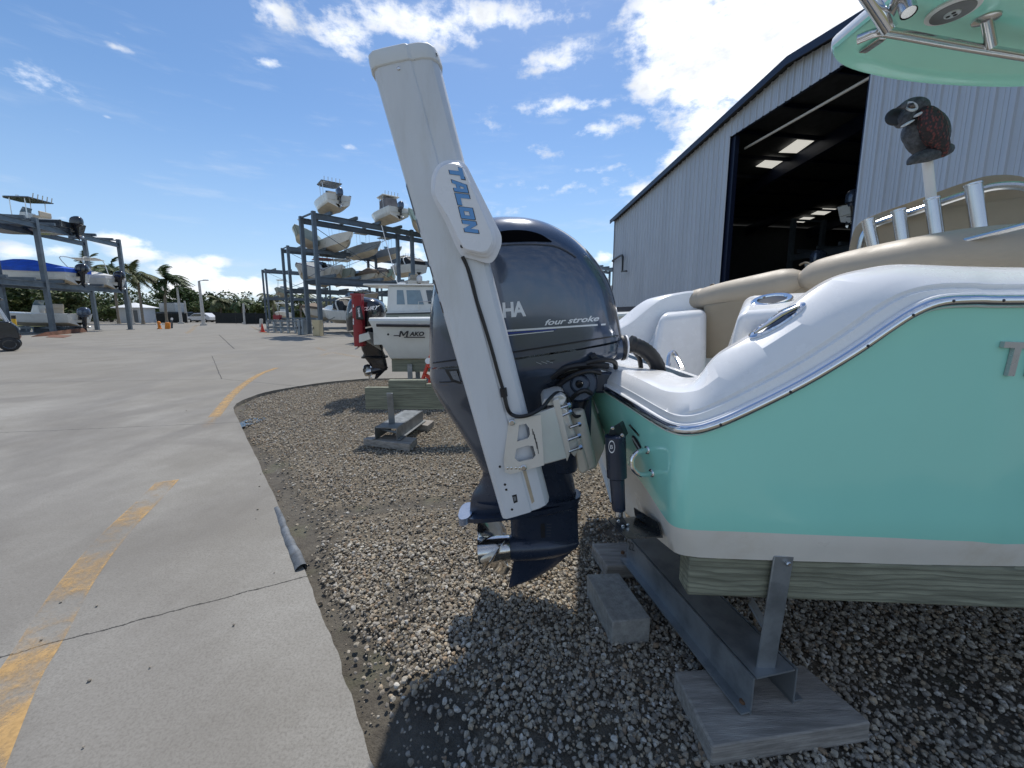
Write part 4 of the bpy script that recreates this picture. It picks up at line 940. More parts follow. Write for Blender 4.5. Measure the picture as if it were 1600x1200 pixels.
def block_text(name, word, m, par, mapf, grow=0.0, shear=.22):
    mb = MB(); n = len(word)
    for k, ch in enumerate(word):
        o, h = GL[ch]; loops = []
        for l, sgn in ((o, 1), (h, -1)):
            if l is None: continue
            c = (.5, .5) if sgn > 0 else (sum(p[0] for p in l) / len(l), sum(p[1] for p in l) / len(l)); q = []
            for x, y in l:
                x2 = c[0] + (x - c[0]) * (1 + sgn * grow); y2 = c[1] + (y - c[1]) * (1 + sgn * grow * 1.1); q.append(mapf((k + .06 + .86 * x2 + shear * (y2 - .5)) / n, y2))
            loops.append(q)
        flat_ = [p for l in loops for p in l]; mb.add(flat_, [tuple(t) for t in tessellate_polygon(loops)])
    return mb.build(name, m, par, recalc=False, flat=True)
block_text('lettering', 'TALON', darkdec, pod, quad_px((700.5, 261.0), (27.0, 105.0), (20.5, -2.0), bvp, .0012, 1.35), .10)
block_text('lettering', 'TALON', bluedec, pod, quad_px((700.5, 261.0), (27.0, 105.0), (20.5, -2.0), bvp, .0020, 1.35))
mb = MB(); mb.bolt(onto(bvp, 721.5, 385, -.001, 1.35), (0, -1, 0), .006, .004, 12); mb.build('pod_screw', blackpl, pod)
# dark side markings seen edge-on
for y0, y1 in ((265, 306), (312, 330), (340, 372), (378, 394), (398, 418), (430, 447)):
    q = []
    for y in (y0, y1):
        t = (y - 118) / (797 - 118) ; s_ = tsec(t); q.append((s_[1], s_[2]))
    n_ = V((-1, -.3, -.25)).normalized() * .002; mb = MB()
    mb.add([q[0][0] + n_, q[0][1] + n_, q[1][1] + n_, q[1][0] + n_], [(0, 1, 2, 3)])
    mb.build('side_marking', darkdec, pole, recalc=False)
# cable in the groove
mb = MB(); cpx = [(722, 401), (729, 418), (738, 442), (745, 470), (756, 505), (768, 545), (779, 585), (787, 612)]
cp = [onto(bvt, x, y, .004, 1.5) for x, y in cpx]
mb.tube(smooth_path(cp, 4), .0065, 8); mb.tube([onto(bvt, 786, 606, .004, 1.5), onto(bvt, 788, 619, .004, 1.5)], .013, 10)
c2 = [onto(bvt, 787, 612, .006, 1.5), onto(bvt, 792, 635, .012, 1.5), at(799, 647, 1.43), at(812, 651, 1.41), at(830, 647, 1.41), at(848, 636, 1.45), at(860, 622, 1.50), at(870, 614, 1.56), at(882, 616, 1.6), at(889, 628, 1.62), at(893, 643, 1.62), at(901, 651, 1.62), at(910, 645, 1.65), at(914, 632, 1.7), at(922, 618, 1.78), at(930, 610, 1.85)]
mb.tube(smooth_path(c2, 5), .0075, 8); mb.build('control_cable', black, pole)
mb = MB(); 
for x, y in ((781, 729), (789, 757), (791, 765), (800, 796)): 
    q = onto(bvt, x, y, 0, 1.55); 
    if q: mb.bolt(q, (0, -1, 0), .005, .002, 10)
mb.build('drain_hole', black, pole)
mb = MB(); patch(mb, [(800, 774), (807, 772), (809, 784), (803, 786.5)], bvt, .001, 1.55); w_ = mb.build('sight_window', black, pole)
mb = MB(); patch(mb, [(801.5, 776), (805.5, 775), (807, 781), (803.5, 783)], bvt, .002, 1.55); mb.build('window_tab', greypl, pole)
mb = MB(); patch(mb, [(817, 736), (822, 735), (835, 783), (831, 787)], bvt, .0012, 1.55); mb.build('worn_strip', mat('bare tan strip', S(176, 162, 140), .7, var=.15, vs=20), pole)
# bracket plates
def plate(px, Y0, Y1, name, m, bev=.003, par=pole):
    mb = MB(); mb.prism([at(x, y, Y0) for x, y in px], at(px[0][0], px[0][1], Y0) * 0 + V((0, Y1 - Y0, 0))); return mb.build(name, m, par, bev=bev)
pl_o = [(795, 657), (845, 648), (850, 727), (798, 741), (789, 738), (787, 718)]
mb = MB()
hol = [[(811, 664), (822, 662), (827, 669), (828, 680), (825, 685), (808, 690)], [(807, 701), (825, 696), (833, 697), (837, 712), (833, 717), (811, 722), (804, 716)]]
yp = 1.42
loops = [[at(x, y, yp) for x, y in pl_o]] + [[at(x, y, yp) for x, y in h] for h in hol]
flat_pts = [p for l in loops for p in l]; tr = tessellate_polygon(loops); n0 = len(flat_pts)
mb.add(flat_pts + [p + V((0, .008, 0)) for p in flat_pts], [tuple(t) for t in tr] + [tuple(i + n0 for i in t) for t in tr]); o_ = 0
for l in loops:
    k = len(l); mb.add([p for p in l] + [p + V((0, .008, 0)) for p in l], [(i, (i + 1) % k, (i + 1) % k + k, i + k) for i in range(k)])
brk = mb.build('mounting_plate', alu, pole, sharp=25)
mb = MB()
mb.hexa([at(842, 728, 1.425), at(886, 716, 1.49), at(884, 712, 1.70), at(846, 722, 1.66), at(833, 647, 1.425), at(866, 636, 1.49), at(866, 634, 1.70), at(838, 644, 1.66)]); mb.build('bracket_box', alu, pole, bev=.004)
mb = MB(); mb.prism([at(863, 625, 1.50), at(873, 622, 1.50), at(892, 706, 1.52), at(886, 722, 1.52)], (.012, .26, 0)); mb.build('flange', alu, pole, bev=.004)
mb = MB(); mb.prism([at(872, 634, 1.53), at(886, 640, 1.53), at(905, 700, 1.56), at(898, 715, 1.56), at(890, 706, 1.53)], (.03, .24, 0)); mb.prism([at(846, 634, 1.50), at(850, 624, 1.5), at(878, 616, 1.52), at(886, 622, 1.54), at(880, 634, 1.52)], (.01, .2, 0)); mb.build('jack_plate', alu, pole, bev=.006)
mb = MB(); mb.tube([at(900, 640, 1.66), at(918, 730, 1.66)], [.035, .045], 14); mb.prism([at(897, 690, 1.58), at(905, 682, 1.58), at(921, 735, 1.6), at(912, 742, 1.6), at(903, 735, 1.6)], (.04, .18, 0))
mb.prism([at(885, 600, 1.75), at(915, 606, 1.75), at(945, 700, 1.78), at(930, 735, 1.78), at(905, 720, 1.75)], (.06, .25, 0)); mb.build('transom_wedge', mat('cast cream bracket', S(196, 190, 176), .5, .1, var=.08, dirt=.35, dcol=S(140, 130, 112), ds=8), pole, bev=.012, seg=3)
for x, y in ((800, 660), (818, 730.5)): mb = MB(); mb.bolt(at(x, y, 1.419), (0, -1, 0), .012, .008, 12); mb.build('bracket_bolt', steel, pole)
for x in (793, 799, 806, 812): mb = MB(); mb.bolt(at(x, 731.5, 1.419), (0, -1, 0), .005, .002, 10); mb.build('bracket_rivet', steel, pole)
for x0, y0, x1, y1 in ((868, 640, 886, 634), (872, 652, 888, 645), (886, 688, 902, 682), (888, 706, 904, 700), (890, 668, 902, 664)):
    a, b = at(x0, y0, 1.52), at(x1, y1, 1.54); mb = MB(); mb.tube([a, b], .006, 8); mb.tube([b, b + (b - a).normalized() * .014], .011, 6); mb.build('bracket_bolt', steel, pole)
mb = MB()
for k, (x, y, w) in enumerate(((831, 670, 6), (833, 674, 8), (834.5, 678, 9), (836, 684, 11), (838, 690, 12))):
    mb.add([at(x, y, 1.419), at(x + 1, y, 1.419), at(x + 1 + w * .25, y + w * 1.6, 1.419), at(x + w * .25, y + w * 1.6, 1.419)], [(0, 1, 2, 3)])
mb.build('warning_text', darkdec, pole, recalc=False)

# ------------------------------------------------------------------ boat stands, planks, block
stp = mat('stand steel', S(140, 145, 148), .40, .55, var=.25, vs=8, dirt=.45, dcol=S(92, 92, 90), ds=4, bump=.1, bs=60)
def channel(mb, a, d, L, w, h, fl, t=.007):          # inverted hat channel on its flanges; a = near end, bottom centre
    s = V((d.y, -d.x, 0)); prof = [(-w / 2 - fl, 0), (-w / 2, 0), (-w / 2, h), (w / 2, h), (w / 2, 0), (w / 2 + fl, 0)]
    pin = [(-w / 2 - fl, t), (-w / 2 + t, t), (-w / 2 + t, h - t), (w / 2 - t, h - t), (w / 2 - t, t), (w / 2 + fl, t)]
    # outer then inner skin as separate thin plates
    def pl(p, q): 
        (x0, z0), (x1, z1) = p, q
        A = a + s * x0 + V((0, 0, z0)); B = a + s * x1 + V((0, 0, z1)); n = (B - A).cross(d).normalized() * t
        mb.hexa([A, B, B + d * L, A + d * L, A + n, B + n, B + n + d * L, A + n + d * L])
    pl((-w / 2 - fl, t), (-w / 2, t)); pl((-w / 2, 0), (-w / 2, h)); pl((-w / 2 + t, h - t), (w / 2 - t, h - t)); pl((w / 2, h), (w / 2, 0)); pl((w / 2, t), (w / 2 + fl, t))
home = gnd(1205, 1080, 0)
stand = thing('boat_stand', 'grey steel channel stand marked 22 with a green timber under the teal hull', 'boat stand', home)
e_l, e_r = gnd(1175, 1054, .20), gnd(1250, 1051, .20); nc = (e_l + e_r) / 2; wch = (e_r - e_l).length
fa = gnd(1035, 842, .20); dch = V((fa.x - nc.x, fa.y - nc.y, 0)); dch = (gnd(986, 842, .20) - e_l); dch.z = 0; Lch = dch.length * 1.0; dch.normalize()
mb = MB(); channel(mb, V((nc.x, nc.y, .05)), dch, Lch * 1.05, wch, .15, .045); mb.tube([V((e_l.x, e_l.y, .15)) + dch * .06, V((e_r.x, e_r.y, .15)) + dch * .06], .008, 8)
chn = mb.build('base_channel', stp, stand)
text_on('lettering', '22', darkdec, chn, lambda u, v: onto(bvh_ch, 982.5 + 9.5 * u - 1.5 * v, 858 + 3.5 * u - 13 * v, .002, 2.0)) if (bvh_ch := bvh_of(chn)) else None
mb = MB(); bt = gnd(1160, 1098, .062); mb.bolt(bt, (0, 0, 1), .012, .012, 6); bt = gnd(973, 864, .064); mb.bolt(bt, (0, 0, 1), .012, .012, 6); mb.build('anchor_bolt', mat('rusty bolt', S(110, 82, 60), .8, .3, var=.2), chn)
pb, pt = gnd(1196, 1042, .20), at(1215, 874, 1.20)
px_ = at(1232, 874, 1.2).x - at(1201, 874, 1.2).x
ptop = V((pb.x + .012, pb.y - .015, .66))
mb = MB(); mb.beam(pb + V((0, 0, -.004)), ptop, .07, .008, up=V((0, -1, 0))); mb.beam(pb + V((.034, .03, -.004)), ptop + V((.034, .03, 0)), .008, .06, up=V((0, -1, 0))); mb.build('upright', stp, stand, bev=.003)
q = ptop + V((.012, -.008, -.025)); mb = MB(); mb.bolt(q, (0, -1, 0), .009, .008, 6); mb.build('timber_bolt', steel, stand)
mb = MB(); mb.beam(gnd(1205, 995, .2), at(1172, 938, 1.45), .06, .008); mb.build('brace', stp, stand)
tl, tr_ = at(1078, 872, 1.285), at(1600, 890, 1.22)
dT = (tr_ - tl); dT.z = 0; dT.normalize(); nT = V((-dT.y, dT.x, 0)); z0, z1 = at(1078, 930, 1.285).z, at(1078, 871, 1.285).z
A = V((tl.x, tl.y, z0)); B = A + dT * 3.0; h_ = V((0, 0, z1 - z0)); w_ = nT * .09
mb = MB(); mb.hexa([A, B, B + w_, A + w_, A + h_, B + h_, B + w_ + h_, A + w_ + h_]); mb.build('timber', wood, stand, bev=.006)
# far upright carrying the same timber
mb = MB(); c_ = A + dT * 2.4; mb.beam(V((c_.x, c_.y - .02, .06)), V((c_.x, c_.y - .02, .64)), .07, .01, up=V((0, -1, 0))); mb.build('upright', stp, stand)
def plank(pts, z, h, label, m=woodgrey, bev=.008):
    mb = MB(); mb.prism([V((p.x, p.y, z)) for p in pts], (0, 0, -h)); o = mb.build('plank', m, None, bev=bev); return tag(o, label, 'plank', 'wood pads under boat stands')
plank([gnd(x, y, .05) for x, y in ((1053, 1048), (1256, 1038), (1362, 1128), (1113, 1166))], .049, .085, 'wide weathered wood pad under the front end of the grey steel channel')
plank([gnd(x, y, .05) for x, y in ((924, 848), (1010, 846), (1046, 880), (948, 884))], .049, .085, 'short pale plank under the far end of the steel channel marked 22')
bz = .085; mb = MB(); bq = [gnd(x, y, bz) for x, y in ((917, 897), (967, 895), (1017, 966), (957, 972))]
mb.prism(bq, (0, 0, -.13)); tag(mb.build('concrete_block', conc, None, bev=.006), 'solid grey concrete block lying beside the steel channel', 'concrete block')
# second, empty stand
home = gnd(610, 690, 0)
st2 = thing('boat_stand', 'empty steel stand holding a wide horizontal timber beyond the engine', 'boat stand', home)
nl, nr_ = gnd(590, 666, .2), gnd(615, 671, .2); fr = gnd(657, 641, .2); nc = (nl + nr_) / 2; d2 = (gnd(657, 643, .2) - nr_); d2.z = 0; L2 = d2.length; d2.normalize()
mb = MB(); channel(mb, V((nc.x, nc.y, .05)), d2, L2, (nr_ - nl).length, .15, .045); mb.tube([V((nl.x, nl.y, .14)) + d2 * .08, V((nr_.x, nr_.y, .14)) + d2 * .08], .015, 8); mb.build('base_channel', stp, st2)
Y2 = gnd(610, 664, .2).y - .02
mb = MB(); mb.beam(V((at(608, 640, Y2).x, Y2 + .08, .2)), at(609, 614, Y2 + .02), .075, .012, up=V((0, -1, 0))); mb.build('upright', stp, st2, bev=.004)
Yt = Y2 + .12; zz0, zz1 = at(600, 640, Yt).z, at(600, 606, Yt).z; x0 = at(570, 620, Yt).x
mb = MB(); mb.box((x0 + 1.1, Yt + .05, (zz0 + zz1) / 2), (2.2, .09, zz1 - zz0)); mb.build('timber', wood, st2, bev=.006)
mb = MB(); mb.box((x0 + 1.9, Yt + .11, .36), (.075, .012, .7)); mb.box((x0 + 1.9, Yt + .3, .12), (.2, 1.2, .15)); mb.build('upright', stp, st2)
plank([gnd(x, y, .05) for x, y in ((567, 685), (588, 677), (652, 684), (640, 694))], .049, .085, 'pale wood pad at the near end of the empty stand')
plank([gnd(x, y, .05) for x, y in ((640, 660), (660, 655), (678, 657), (668, 665))], .049, .085, 'small wood pad at the far end of the empty stand')
zb = zz1 + .002; mb = MB(); q0 = at(610, 600, Yt + .05)
mb.box((at(639, 600, Yt + .1).x, Yt + .05, zb + .045), (at(667, 600, Yt + .1).x - at(610, 600, Yt + .1).x, .085, .088)); tag(mb.build('timber_block', wood, None, bev=.005), 'short timber offcut lying on top of the wide stand timber', 'timber')
mb = MB(); mb.box((at(700, 600, Yt + .1).x, Yt + .05, zb + .022), (.5, .085, .04)); tag(mb.build('timber_strip', wood, None, bev=.004), 'thin timber strip beside the short offcut on the stand timber', 'timber')
# ------------------------------------------------------------------ boats in general
offwhite = mat('off white gelcoat', S(222, 222, 216), .32, var=.05, vs=.8, coat=.3, dirt=.15, dcol=S(176, 168, 150), ds=1.2)
bottomc = mat('scuffed cream bottom', S(196, 184, 162), .5, var=.12, vs=1.2, dirt=.35, dcol=S(150, 136, 112), ds=1.0)
palegreen = mat('pale green gelcoat', S(150, 164, 160), .3, var=.04, coat=.3)
seafoam = mat('pale seafoam gelcoat', S(176, 206, 202), .3, var=.04, coat=.3)
greyhull = mat('grey hull', S(140, 150, 158), .3, var=.04, coat=.3)
blackhull = mat('black hull', S(26, 30, 36), .2, var=.1, coat=.5)
darkhull = mat('dark slate hull', S(46, 56, 66), .22, var=.1, coat=.5)
bluetarp = mat('blue tarp', S(24, 84, 190), .7, var=.2, vs=2, bump=.4, bs=6)
browntarp = mat('brown cover', S(118, 104, 90), .85, var=.2, vs=2, bump=.4, bs=5)
greytarp = mat('grey cover', S(116, 112, 112), .8, var=.2, vs=2, bump=.4, bs=6)
whitetarp = mat('white shrink cover', S(206, 206, 204), .6, var=.1, vs=2, bump=.4, bs=6)
canvas = mat('black canvas', S(24, 26, 30), .7, var=.2)
glass = mat('tinted glass', (.02, .028, .03), .05, var=.1, coat=.5, spec=.8)
palew = mat('pale window', S(120, 140, 150), .06, .0, var=.1, spec=.8)
mblk = mat('engine black', (.012, .014, .02), .18, .1, var=.1, coat=.7)
mwht = mat('engine white', S(225, 225, 225), .25, coat=.4)
mgry = mat('engine grey', S(70, 82, 100), .25, .3, coat=.5)
redp = mat('crimson paint', S(140, 20, 34), .35, var=.08, coat=.2)
def outboard(parent, pos, sc=1.0, cm=mblk, tilt=0.0, name='outboard_motor', leg=None):
    """engine hung on a transom: x forward, hinge at the origin"""
    M = Matrix.Translation(V(pos)) @ Matrix.Rotation(tilt, 4, 'Y') @ Matrix.Scale(sc, 4)
    def T(x, y, z): return M @ V((x, y, z))
    Y_ = (M.to_3x3() @ V((0, 1, 0)))
    def lo(mb, rows, e, n=20): mb.ring_loft([superell(T(x0, 0, za), T(x1, 0, zb), w, n, e, Y_) for x0, za, x1, zb, w in rows])
    mb = MB(); lo(mb, [(-.46, -.10, -.04, -.08, .14), (-.42, -.35, -.08, -.32, .09), (-.40, -.60, -.06, -.58, .075), (-.38, -.80, -.06, -.80, .05), (-.36, -1.02, -.10, -1.02, .05)], 2.4)
    lo(mb, [(-.62, -.60, -.03, -.585, .12), (-.62, -.625, -.03, -.61, .12)], 2.5)
    lo(mb, [(-.34, -1.0, -.10, -1.0, .03), (-.34, -1.1, -.16, -1.08, .015), (-.36, -1.22, -.28, -1.22, .006)], 2)
    a, b = T(-.40, 0, -.95), T(-.02, 0, -.96); MX = Matrix.Translation(a) @ (b - a).to_track_quat('Z', 'Y').to_matrix().to_4x4(); L = (b - a).length
    mb.lathe([(.06 * sc, 0), (.07 * sc, L * .3), (.05 * sc, L * .75), (.01 * sc, L)], 14, MX)
    mb.box(T(-.02, 0, -.16), (.12 * sc, .3 * sc, .36 * sc))
    m = mb.build(name, leg or mblk, parent, sharp=45)
    mb = MB(); lo(mb, [(-.62, .0, .10, .03, .17), (-.70, .05, .16, .08, .27), (-.72, .25, .15, .28, .28), (-.70, .45, .08, .47, .27), (-.62, .60, -.02, .58, .21), (-.48, .68, -.16, .66, .10)], 2.8, 24)
    lo(mb, [(-.55, -.12, .02, -.1, .15), (-.62, .02, .10, .04, .2)], 2.8)
    mb.build('cowl', cm, m, sharp=50)
    mb = MB(); a, b = T(-.40, 0, -.95), T(-.60, 0, -.945); MX = Matrix.Translation(a) @ (b - a).to_track_quat('Z', 'Y').to_matrix().to_4x4(); L = (b - a).length
    mb.lathe([(.06 * sc, 0), (.07 * sc, L)], 12, MX)
    for k in range(3):
        g = []
        for i in range(5):
            r = lerp(.055, .19, i / 4); wch = .09 * math.sin(math.pi * (.2 + .75 * i / 4)); q1 = []; 
            for s in (-1, 0, 1):
                ph = 2.094 * k + .4 + s * wch / max(r, .09) * .8; q1.append((r * math.cos(ph) * sc, r * math.sin(ph) * sc, L * .5 - s * wch * .6 * sc))
            g.append([MX @ V(p) for p in q1] + [MX @ (V(p) + V((0, 0, .008 * sc))) for p in reversed(q1)])
        mb.ring_loft(g)
    mb.build('propeller', steel, m, sharp=60)
    return m
def make_boat(name, label, L=7.2, B=2.5, Hh=1.15, hm=offwhite, bm=bottomc, kind='console', top=True, topm=None, eng=(mblk,), cover=None, group=None, cat='boat', stripe=None, tiltE=0.0, flare=1.0, fine=False, rake=.12):
    root = thing(name, label, cat, (0, 0, 0), group)
    n = 15 if fine else 10; rows = []
    def hb(t): return B / 2 * (1 - max(0, (t - .40) / .60) ** 2.3) * (.92 + .08 * min(1, t / .3)) + .015
    def zs(t): return Hh * (1 + .26 * t * t)
    st = []
    for i in range(n + 1):
        t = i / n; h = hb(t); x = L * t
        ch = V((x * (1 - .05 * t ** 3) - (.10 * L * max(0, t - .8) / .2 * .6), h * (.84 - .34 * max(0, t - .5) / .5), Hh * (.30 + .42 * t ** 3)))
        sh = V((x * (1 + .03 * t ** 3) - rake * (1 - t) ** 4, h, zs(t)))
        ke = V((ch.x, 0, .95 * Hh * max(0, (t - .55) / .45) ** 2.6))
        mid1 = ch.lerp(sh, .5) + V((0, -.05 * h * t * flare, -.02)); st.append((ke, ke.lerp(ch, .5) + V((0, 0, .01)), ch, ch + V((0, .02, .02)), mid1, sh))
    mb = MB()
    for s in (1, -1):
        g = [[V((p.x, p.y * s, p.z)) for p in r] for r in st]; o = len(mb.v); k = 6
        for r in g: mb.v += [tuple(p) for p in r]
        for i in range(n):
            for j in range(k - 1):
                f = (o + i * k + j, o + i * k + j + 1, o + (i + 1) * k + j + 1, o + (i + 1) * k + j); mb.f.append(f if s < 0 else f[::-1]); mb.mi.append(1 if j < 2 else 0)
        tr = [tuple(p) for p in g[0]]; o = len(mb.v); mb.v += tr; mb.f.append((o + 5, o + 4, o + 3, o + 2, o + 1, o)); mb.mi.append(0)
        o = len(mb.v)
    mb.v += [(0, -st[0][2].y, st[0][2].z), (0, st[0][2].y, st[0][2].z), (st[0][5].x, st[0][5].y, st[0][5].z), (st[0][5].x, -st[0][5].y, st[0][5].z)]; o = len(mb.v) - 4; mb.f.append((o, o + 1, o + 2, o + 3)); mb.mi.append(0)
    hull = mb.build('hull', [hm, bm], root, sharp=38)
    if stripe:
        mb = MB()
        for s in (1, -1): mb.tube([V((r[5].x, r[5].y * s * 1.004, r[5].z - .05)) for r in st], .045, 6, flat=.5)
        mb.build('rub_rail', stripe, root)
    mb = MB(); wl = .22
    for s in (1, -1):
        rings = []
        for r in st:
            p = r[5]; q = lambda y, z: V((p.x, s * y, p.z + z)); yi = max(p.y - wl, 0) if p.x < L * .60 else 0
            rings.append([q(p.y, 0), q(p.y - .015, .04), q(max(p.y - .06, 0), .055), q(yi, .06), q(yi, .06 - (.5 * Hh if p.x < L * .60 else .01)), q(0, .06 - (.5 * Hh if p.x < L * .60 else .01))])
        mb.ring_loft(rings, False, 0, False)
    mb.hexa([(0, -B * .38, Hh * .5), (.1, -B * .38, Hh * .5), (.1, B * .38, Hh * .5), (0, B * .38, Hh * .5), (-rake * .9, -B * .40, Hh), (.0, -B * .40, Hh), (.0, B * .40, Hh), (-rake * .9, B * .40, Hh)])
    mb.build('deck', offwhite, root, sharp=40)
    zd = Hh * .55; cx = L * .42
    if kind == 'console':
        mb = MB(); mb.hexa([(cx - .35, -.42, zd), (cx + .55, -.42, zd), (cx + .55, .42, zd), (cx - .35, .42, zd), (cx - .25, -.40, zd + 1.15), (cx + .15, -.38, zd + 1.15), (cx + .15, .38, zd + 1.15), (cx - .25, .40, zd + 1.15)]); mb.build('console', offwhite, root, bev=.04)
        mb = MB(); mb.hexa([(cx + .13, -.38, zd + 1.12), (cx + .17, -.38, zd + 1.12), (cx + .17, .38, zd + 1.12), (cx + .13, .38, zd + 1.12), (cx - .10, -.34, zd + 1.55), (cx - .07, -.34, zd + 1.55), (cx - .07, .34, zd + 1.55), (cx - .10, .34, zd + 1.55)]); mb.build('windshield', palew, root)
        mb = MB(); mb.box((cx - 1.0, 0, zd + .45), (.5, .95, .9)); mb.box((cx - 1.25, 0, zd + 1.05), (.1, .95, .4)); mb.build('helm_seat', tan, root, bev=.05)
    if top:
        tz = zd + 2.1 + (.7 if flare > 1 else 0); tm = topm or offwhite
        mb = MB(); o = [V((cx - 1.15, -.95, tz)), V((cx + .6, -.95, tz)), V((cx + .95, -.6, tz)), V((cx + .95, .6, tz)), V((cx + .6, .95, tz)), V((cx - 1.15, .95, tz))]; c = V((cx - .1, 0, tz))
        mb.ring_loft([[c + (p - c) * k + V((0, 0, z)) for p in o] for k, z in ((.97, 0), (1.0, .03), (1, .07), (.9, .12))]); tp = mb.build('hardtop', tm, root, sharp=30)
        for x, y in ((cx - .7, -.75), (cx - .7, .75), (cx + .35, -.75), (cx + .35, .75)):
            mb = MB(); mb.tube([(x, y, tz), (x + .05, y * .95, zd + 1.0), (x + .08, y * .85, zd)], .03, 6); mb.build('support_tube', steel, tp)
        mb = MB()
        for k in range(5): mb.tube([(cx - 1.2, -.7 + .35 * k, tz), (cx - 1.3, -.7 + .35 * k, tz + .4)], .03, 6)
        mb.tube([(cx + .1, .4, tz), (cx + .1, .4, tz + .3)], .1, 8); mb.build('rod_rack', steel, tp)
    if kind == 'bowrider':
        mb = MB(); mb.tube(smooth_path([(L * .30, -B * .42, Hh * 1.05), (L * .5, -B * .36, Hh * 1.2), (L * .56, 0, Hh * 1.25), (L * .5, B * .36, Hh * 1.2), (L * .30, B * .42, Hh * 1.05)], 4), .03, 6)
        rings = [[V((x, y, Hh * 1.08)), V((x - .25, y * .92, Hh * 1.08 + .42))] for x, y in ((L * .32, -B * .42), (L * .5, -B * .36), (L * .57, 0), (L * .5, B * .36), (L * .32, B * .42))]
        mb.ring_loft(rings, False, 0, False); mb.build('windshield', glass, root)
        mb = MB(); 
        for y in (-.55, .55): mb.box((L * .36, y, Hh * .85), (.5, .5, .6)); mb.box((L * .36 - .25, y, Hh * 1.15), (.12, .5, .5))
        mb.box((.55, 0, Hh * .9), (.7, B * .7, .4)); mb.build('helm_seat', tan, root, bev=.06)
    if kind == 'cuddy':          # cabin cruiser with arch
        mb = MB(); mb.ring_loft([[V((x, -w, z)), V((x, -w * .75, z2)), V((x, w * .75, z2)), V((x, w, z))] for x, w, z, z2 in ((L * .40, B * .42, Hh, Hh * 1.45), (L * .6, B * .38, Hh * 1.05, Hh * 1.5), (L * .85, B * .18, Hh * 1.18, Hh * 1.35))]); mb.build('cabin', offwhite, root, bev=.05)
        mb = MB(); mb.ring_loft([[V((x, y, Hh * 1.42)), V((x - .45, y * .9, Hh * 1.42 + .5))] for x, y in ((L * .30, -B * .42), (L * .42, -B * .38), (L * .50, 0), (L * .42, B * .38), (L * .30, B * .42))], False, 0, False); mb.build('windshield', glass, root)
        mb = MB(); mb.tube(smooth_path([(L * .16, -B * .45, Hh), (L * .24, -B * .42, Hh + 1.0), (L * .28, 0, Hh + 1.35), (L * .24, B * .42, Hh + 1.0), (L * .16, B * .45, Hh)], 5), .09, 8); mb.build('radar_arch', offwhite, root)
        mb = MB(); mb.ring_loft([[V((x, -B * .44, z0)), V((x, -B * .40, z1)), V((x, B * .40, z1)), V((x, B * .44, z0))] for x, z0, z1 in ((L * .03, Hh + .05, Hh + .55), (L * .16, Hh + .1, Hh + 1.05), (L * .34, Hh + .3, Hh + 1.1))]); mb.build('canvas_cover', canvas, root)
    if kind == 'pilothouse':
        x0, x1 = L * .12, L * .52; z0 = Hh * .9; z1 = z0 + 1.55; w = B * .40
        mb = MB(); mb.hexa([(x0 + .6, -w, z0), (x1 + .5, -w, z0), (x1 + .5, w, z0), (x0 + .6, w, z0), (x0 + .7, -w * .9, z1), (x1 - .1, -w * .88, z1), (x1 - .1, w * .88, z1), (x0 + .7, w * .9, z1)])
        mb.hexa([(x1 + .3, -w, z0), (L * .80, -w * .6, z0 + .1), (L * .80, w * .6, z0 + .1), (x1 + .3, w, z0), (x1 + .3, -w * .85, z0 + .62), (L * .76, -w * .45, z0 + .5), (L * .76, w * .45, z0 + .5), (x1 + .3, w * .85, z0 + .62)]); cab = mb.build('cabin', offwhite, root, bev=.04)
        mb = MB(); mb.box(((x0 + x1) / 2 - .1, 0, z1 + .05), (x1 - x0 + .9, w * 2.05, .09)); mb.build('roof', offwhite, root, bev=.04)
        for s in (-1, 1):
            for u0, u1 in ((.16, .30), (.34, .62)):
                mb = MB(); q = []
                for u, v in ((u0, .38), (u1, .38), (u1 - .01, .86), (u0 + .01, .86)):
                    a = V((lerp(x0 + .6, x1 + .5, u), s * w, z0)); b = V((lerp(x0 + .7, x1 - .1, u), s * w * .89, z1)); q.append(a.lerp(b, v) + V((0, s * .012, 0)))
                mb.add(q, [(0, 1, 2, 3)]); mb.build('window', palew, cab, recalc=False)
            mb = MB(); q = []
            for u, v in ((.70, .40), (.97, .40), (.93, .86), (.72, .86)):
                a = V((lerp(x0 + .6, x1 + .5, u), s * w, z0)); b = V((lerp(x0 + .7, x1 - .1, u), s * w * .89, z1)); q.append(a.lerp(b, v) + V((0, s * .012, 0)))
            mb.add(q, [(0, 1, 2, 3)]); mb.build('window', glass, cab, recalc=False)
            mb = MB(); mb.box((x1 + 1.0, s * w * .87, z0 + .25), (.35, .05, .2)); mb.build('porthole', glass, cab, bev=.03)
        mb = MB()
        for y0, y1 in ((-.86, -.30), (-.26, .26), (.30, .86)):
            q = []
            for y, v in ((y0, .42), (y1, .42), (y1, .86), (y0, .86)):
                q.append(V((lerp(x1 + .5, x1 - .1, v) + .015, w * y * lerp(1, .9, v), lerp(z0, z1, v))))
            mb.add(q, [(0, 1, 2, 3)])
        mb.build('windscreen', glass, cab, recalc=False)
        mb = MB(); rp = [V((r[5].x * .97, r[5].y * .9, r[5].z + .55)) for r in st[int(n * .45):]]
        for s in (-1, 1):
            q = [V((p.x, p.y * s, p.z)) for p in rp]; mb.tube(q, .016, 6)
            for p in q[::2]: mb.tube([p, p - V((0, 0, .5))], .012, 5)
        mb.build('bow_rail', steel, root)
        mb = MB(); mb.tube([(x0 + .9, .6, z1), (x0 + .1, .6, z1 + 3.4)], .022, 5); mb.tube([(x0 + 1.2, 0, z1), (x0 + 1.2, 0, z1 + .25)], .2, 10); mb.build('antenna', whitedec, root)
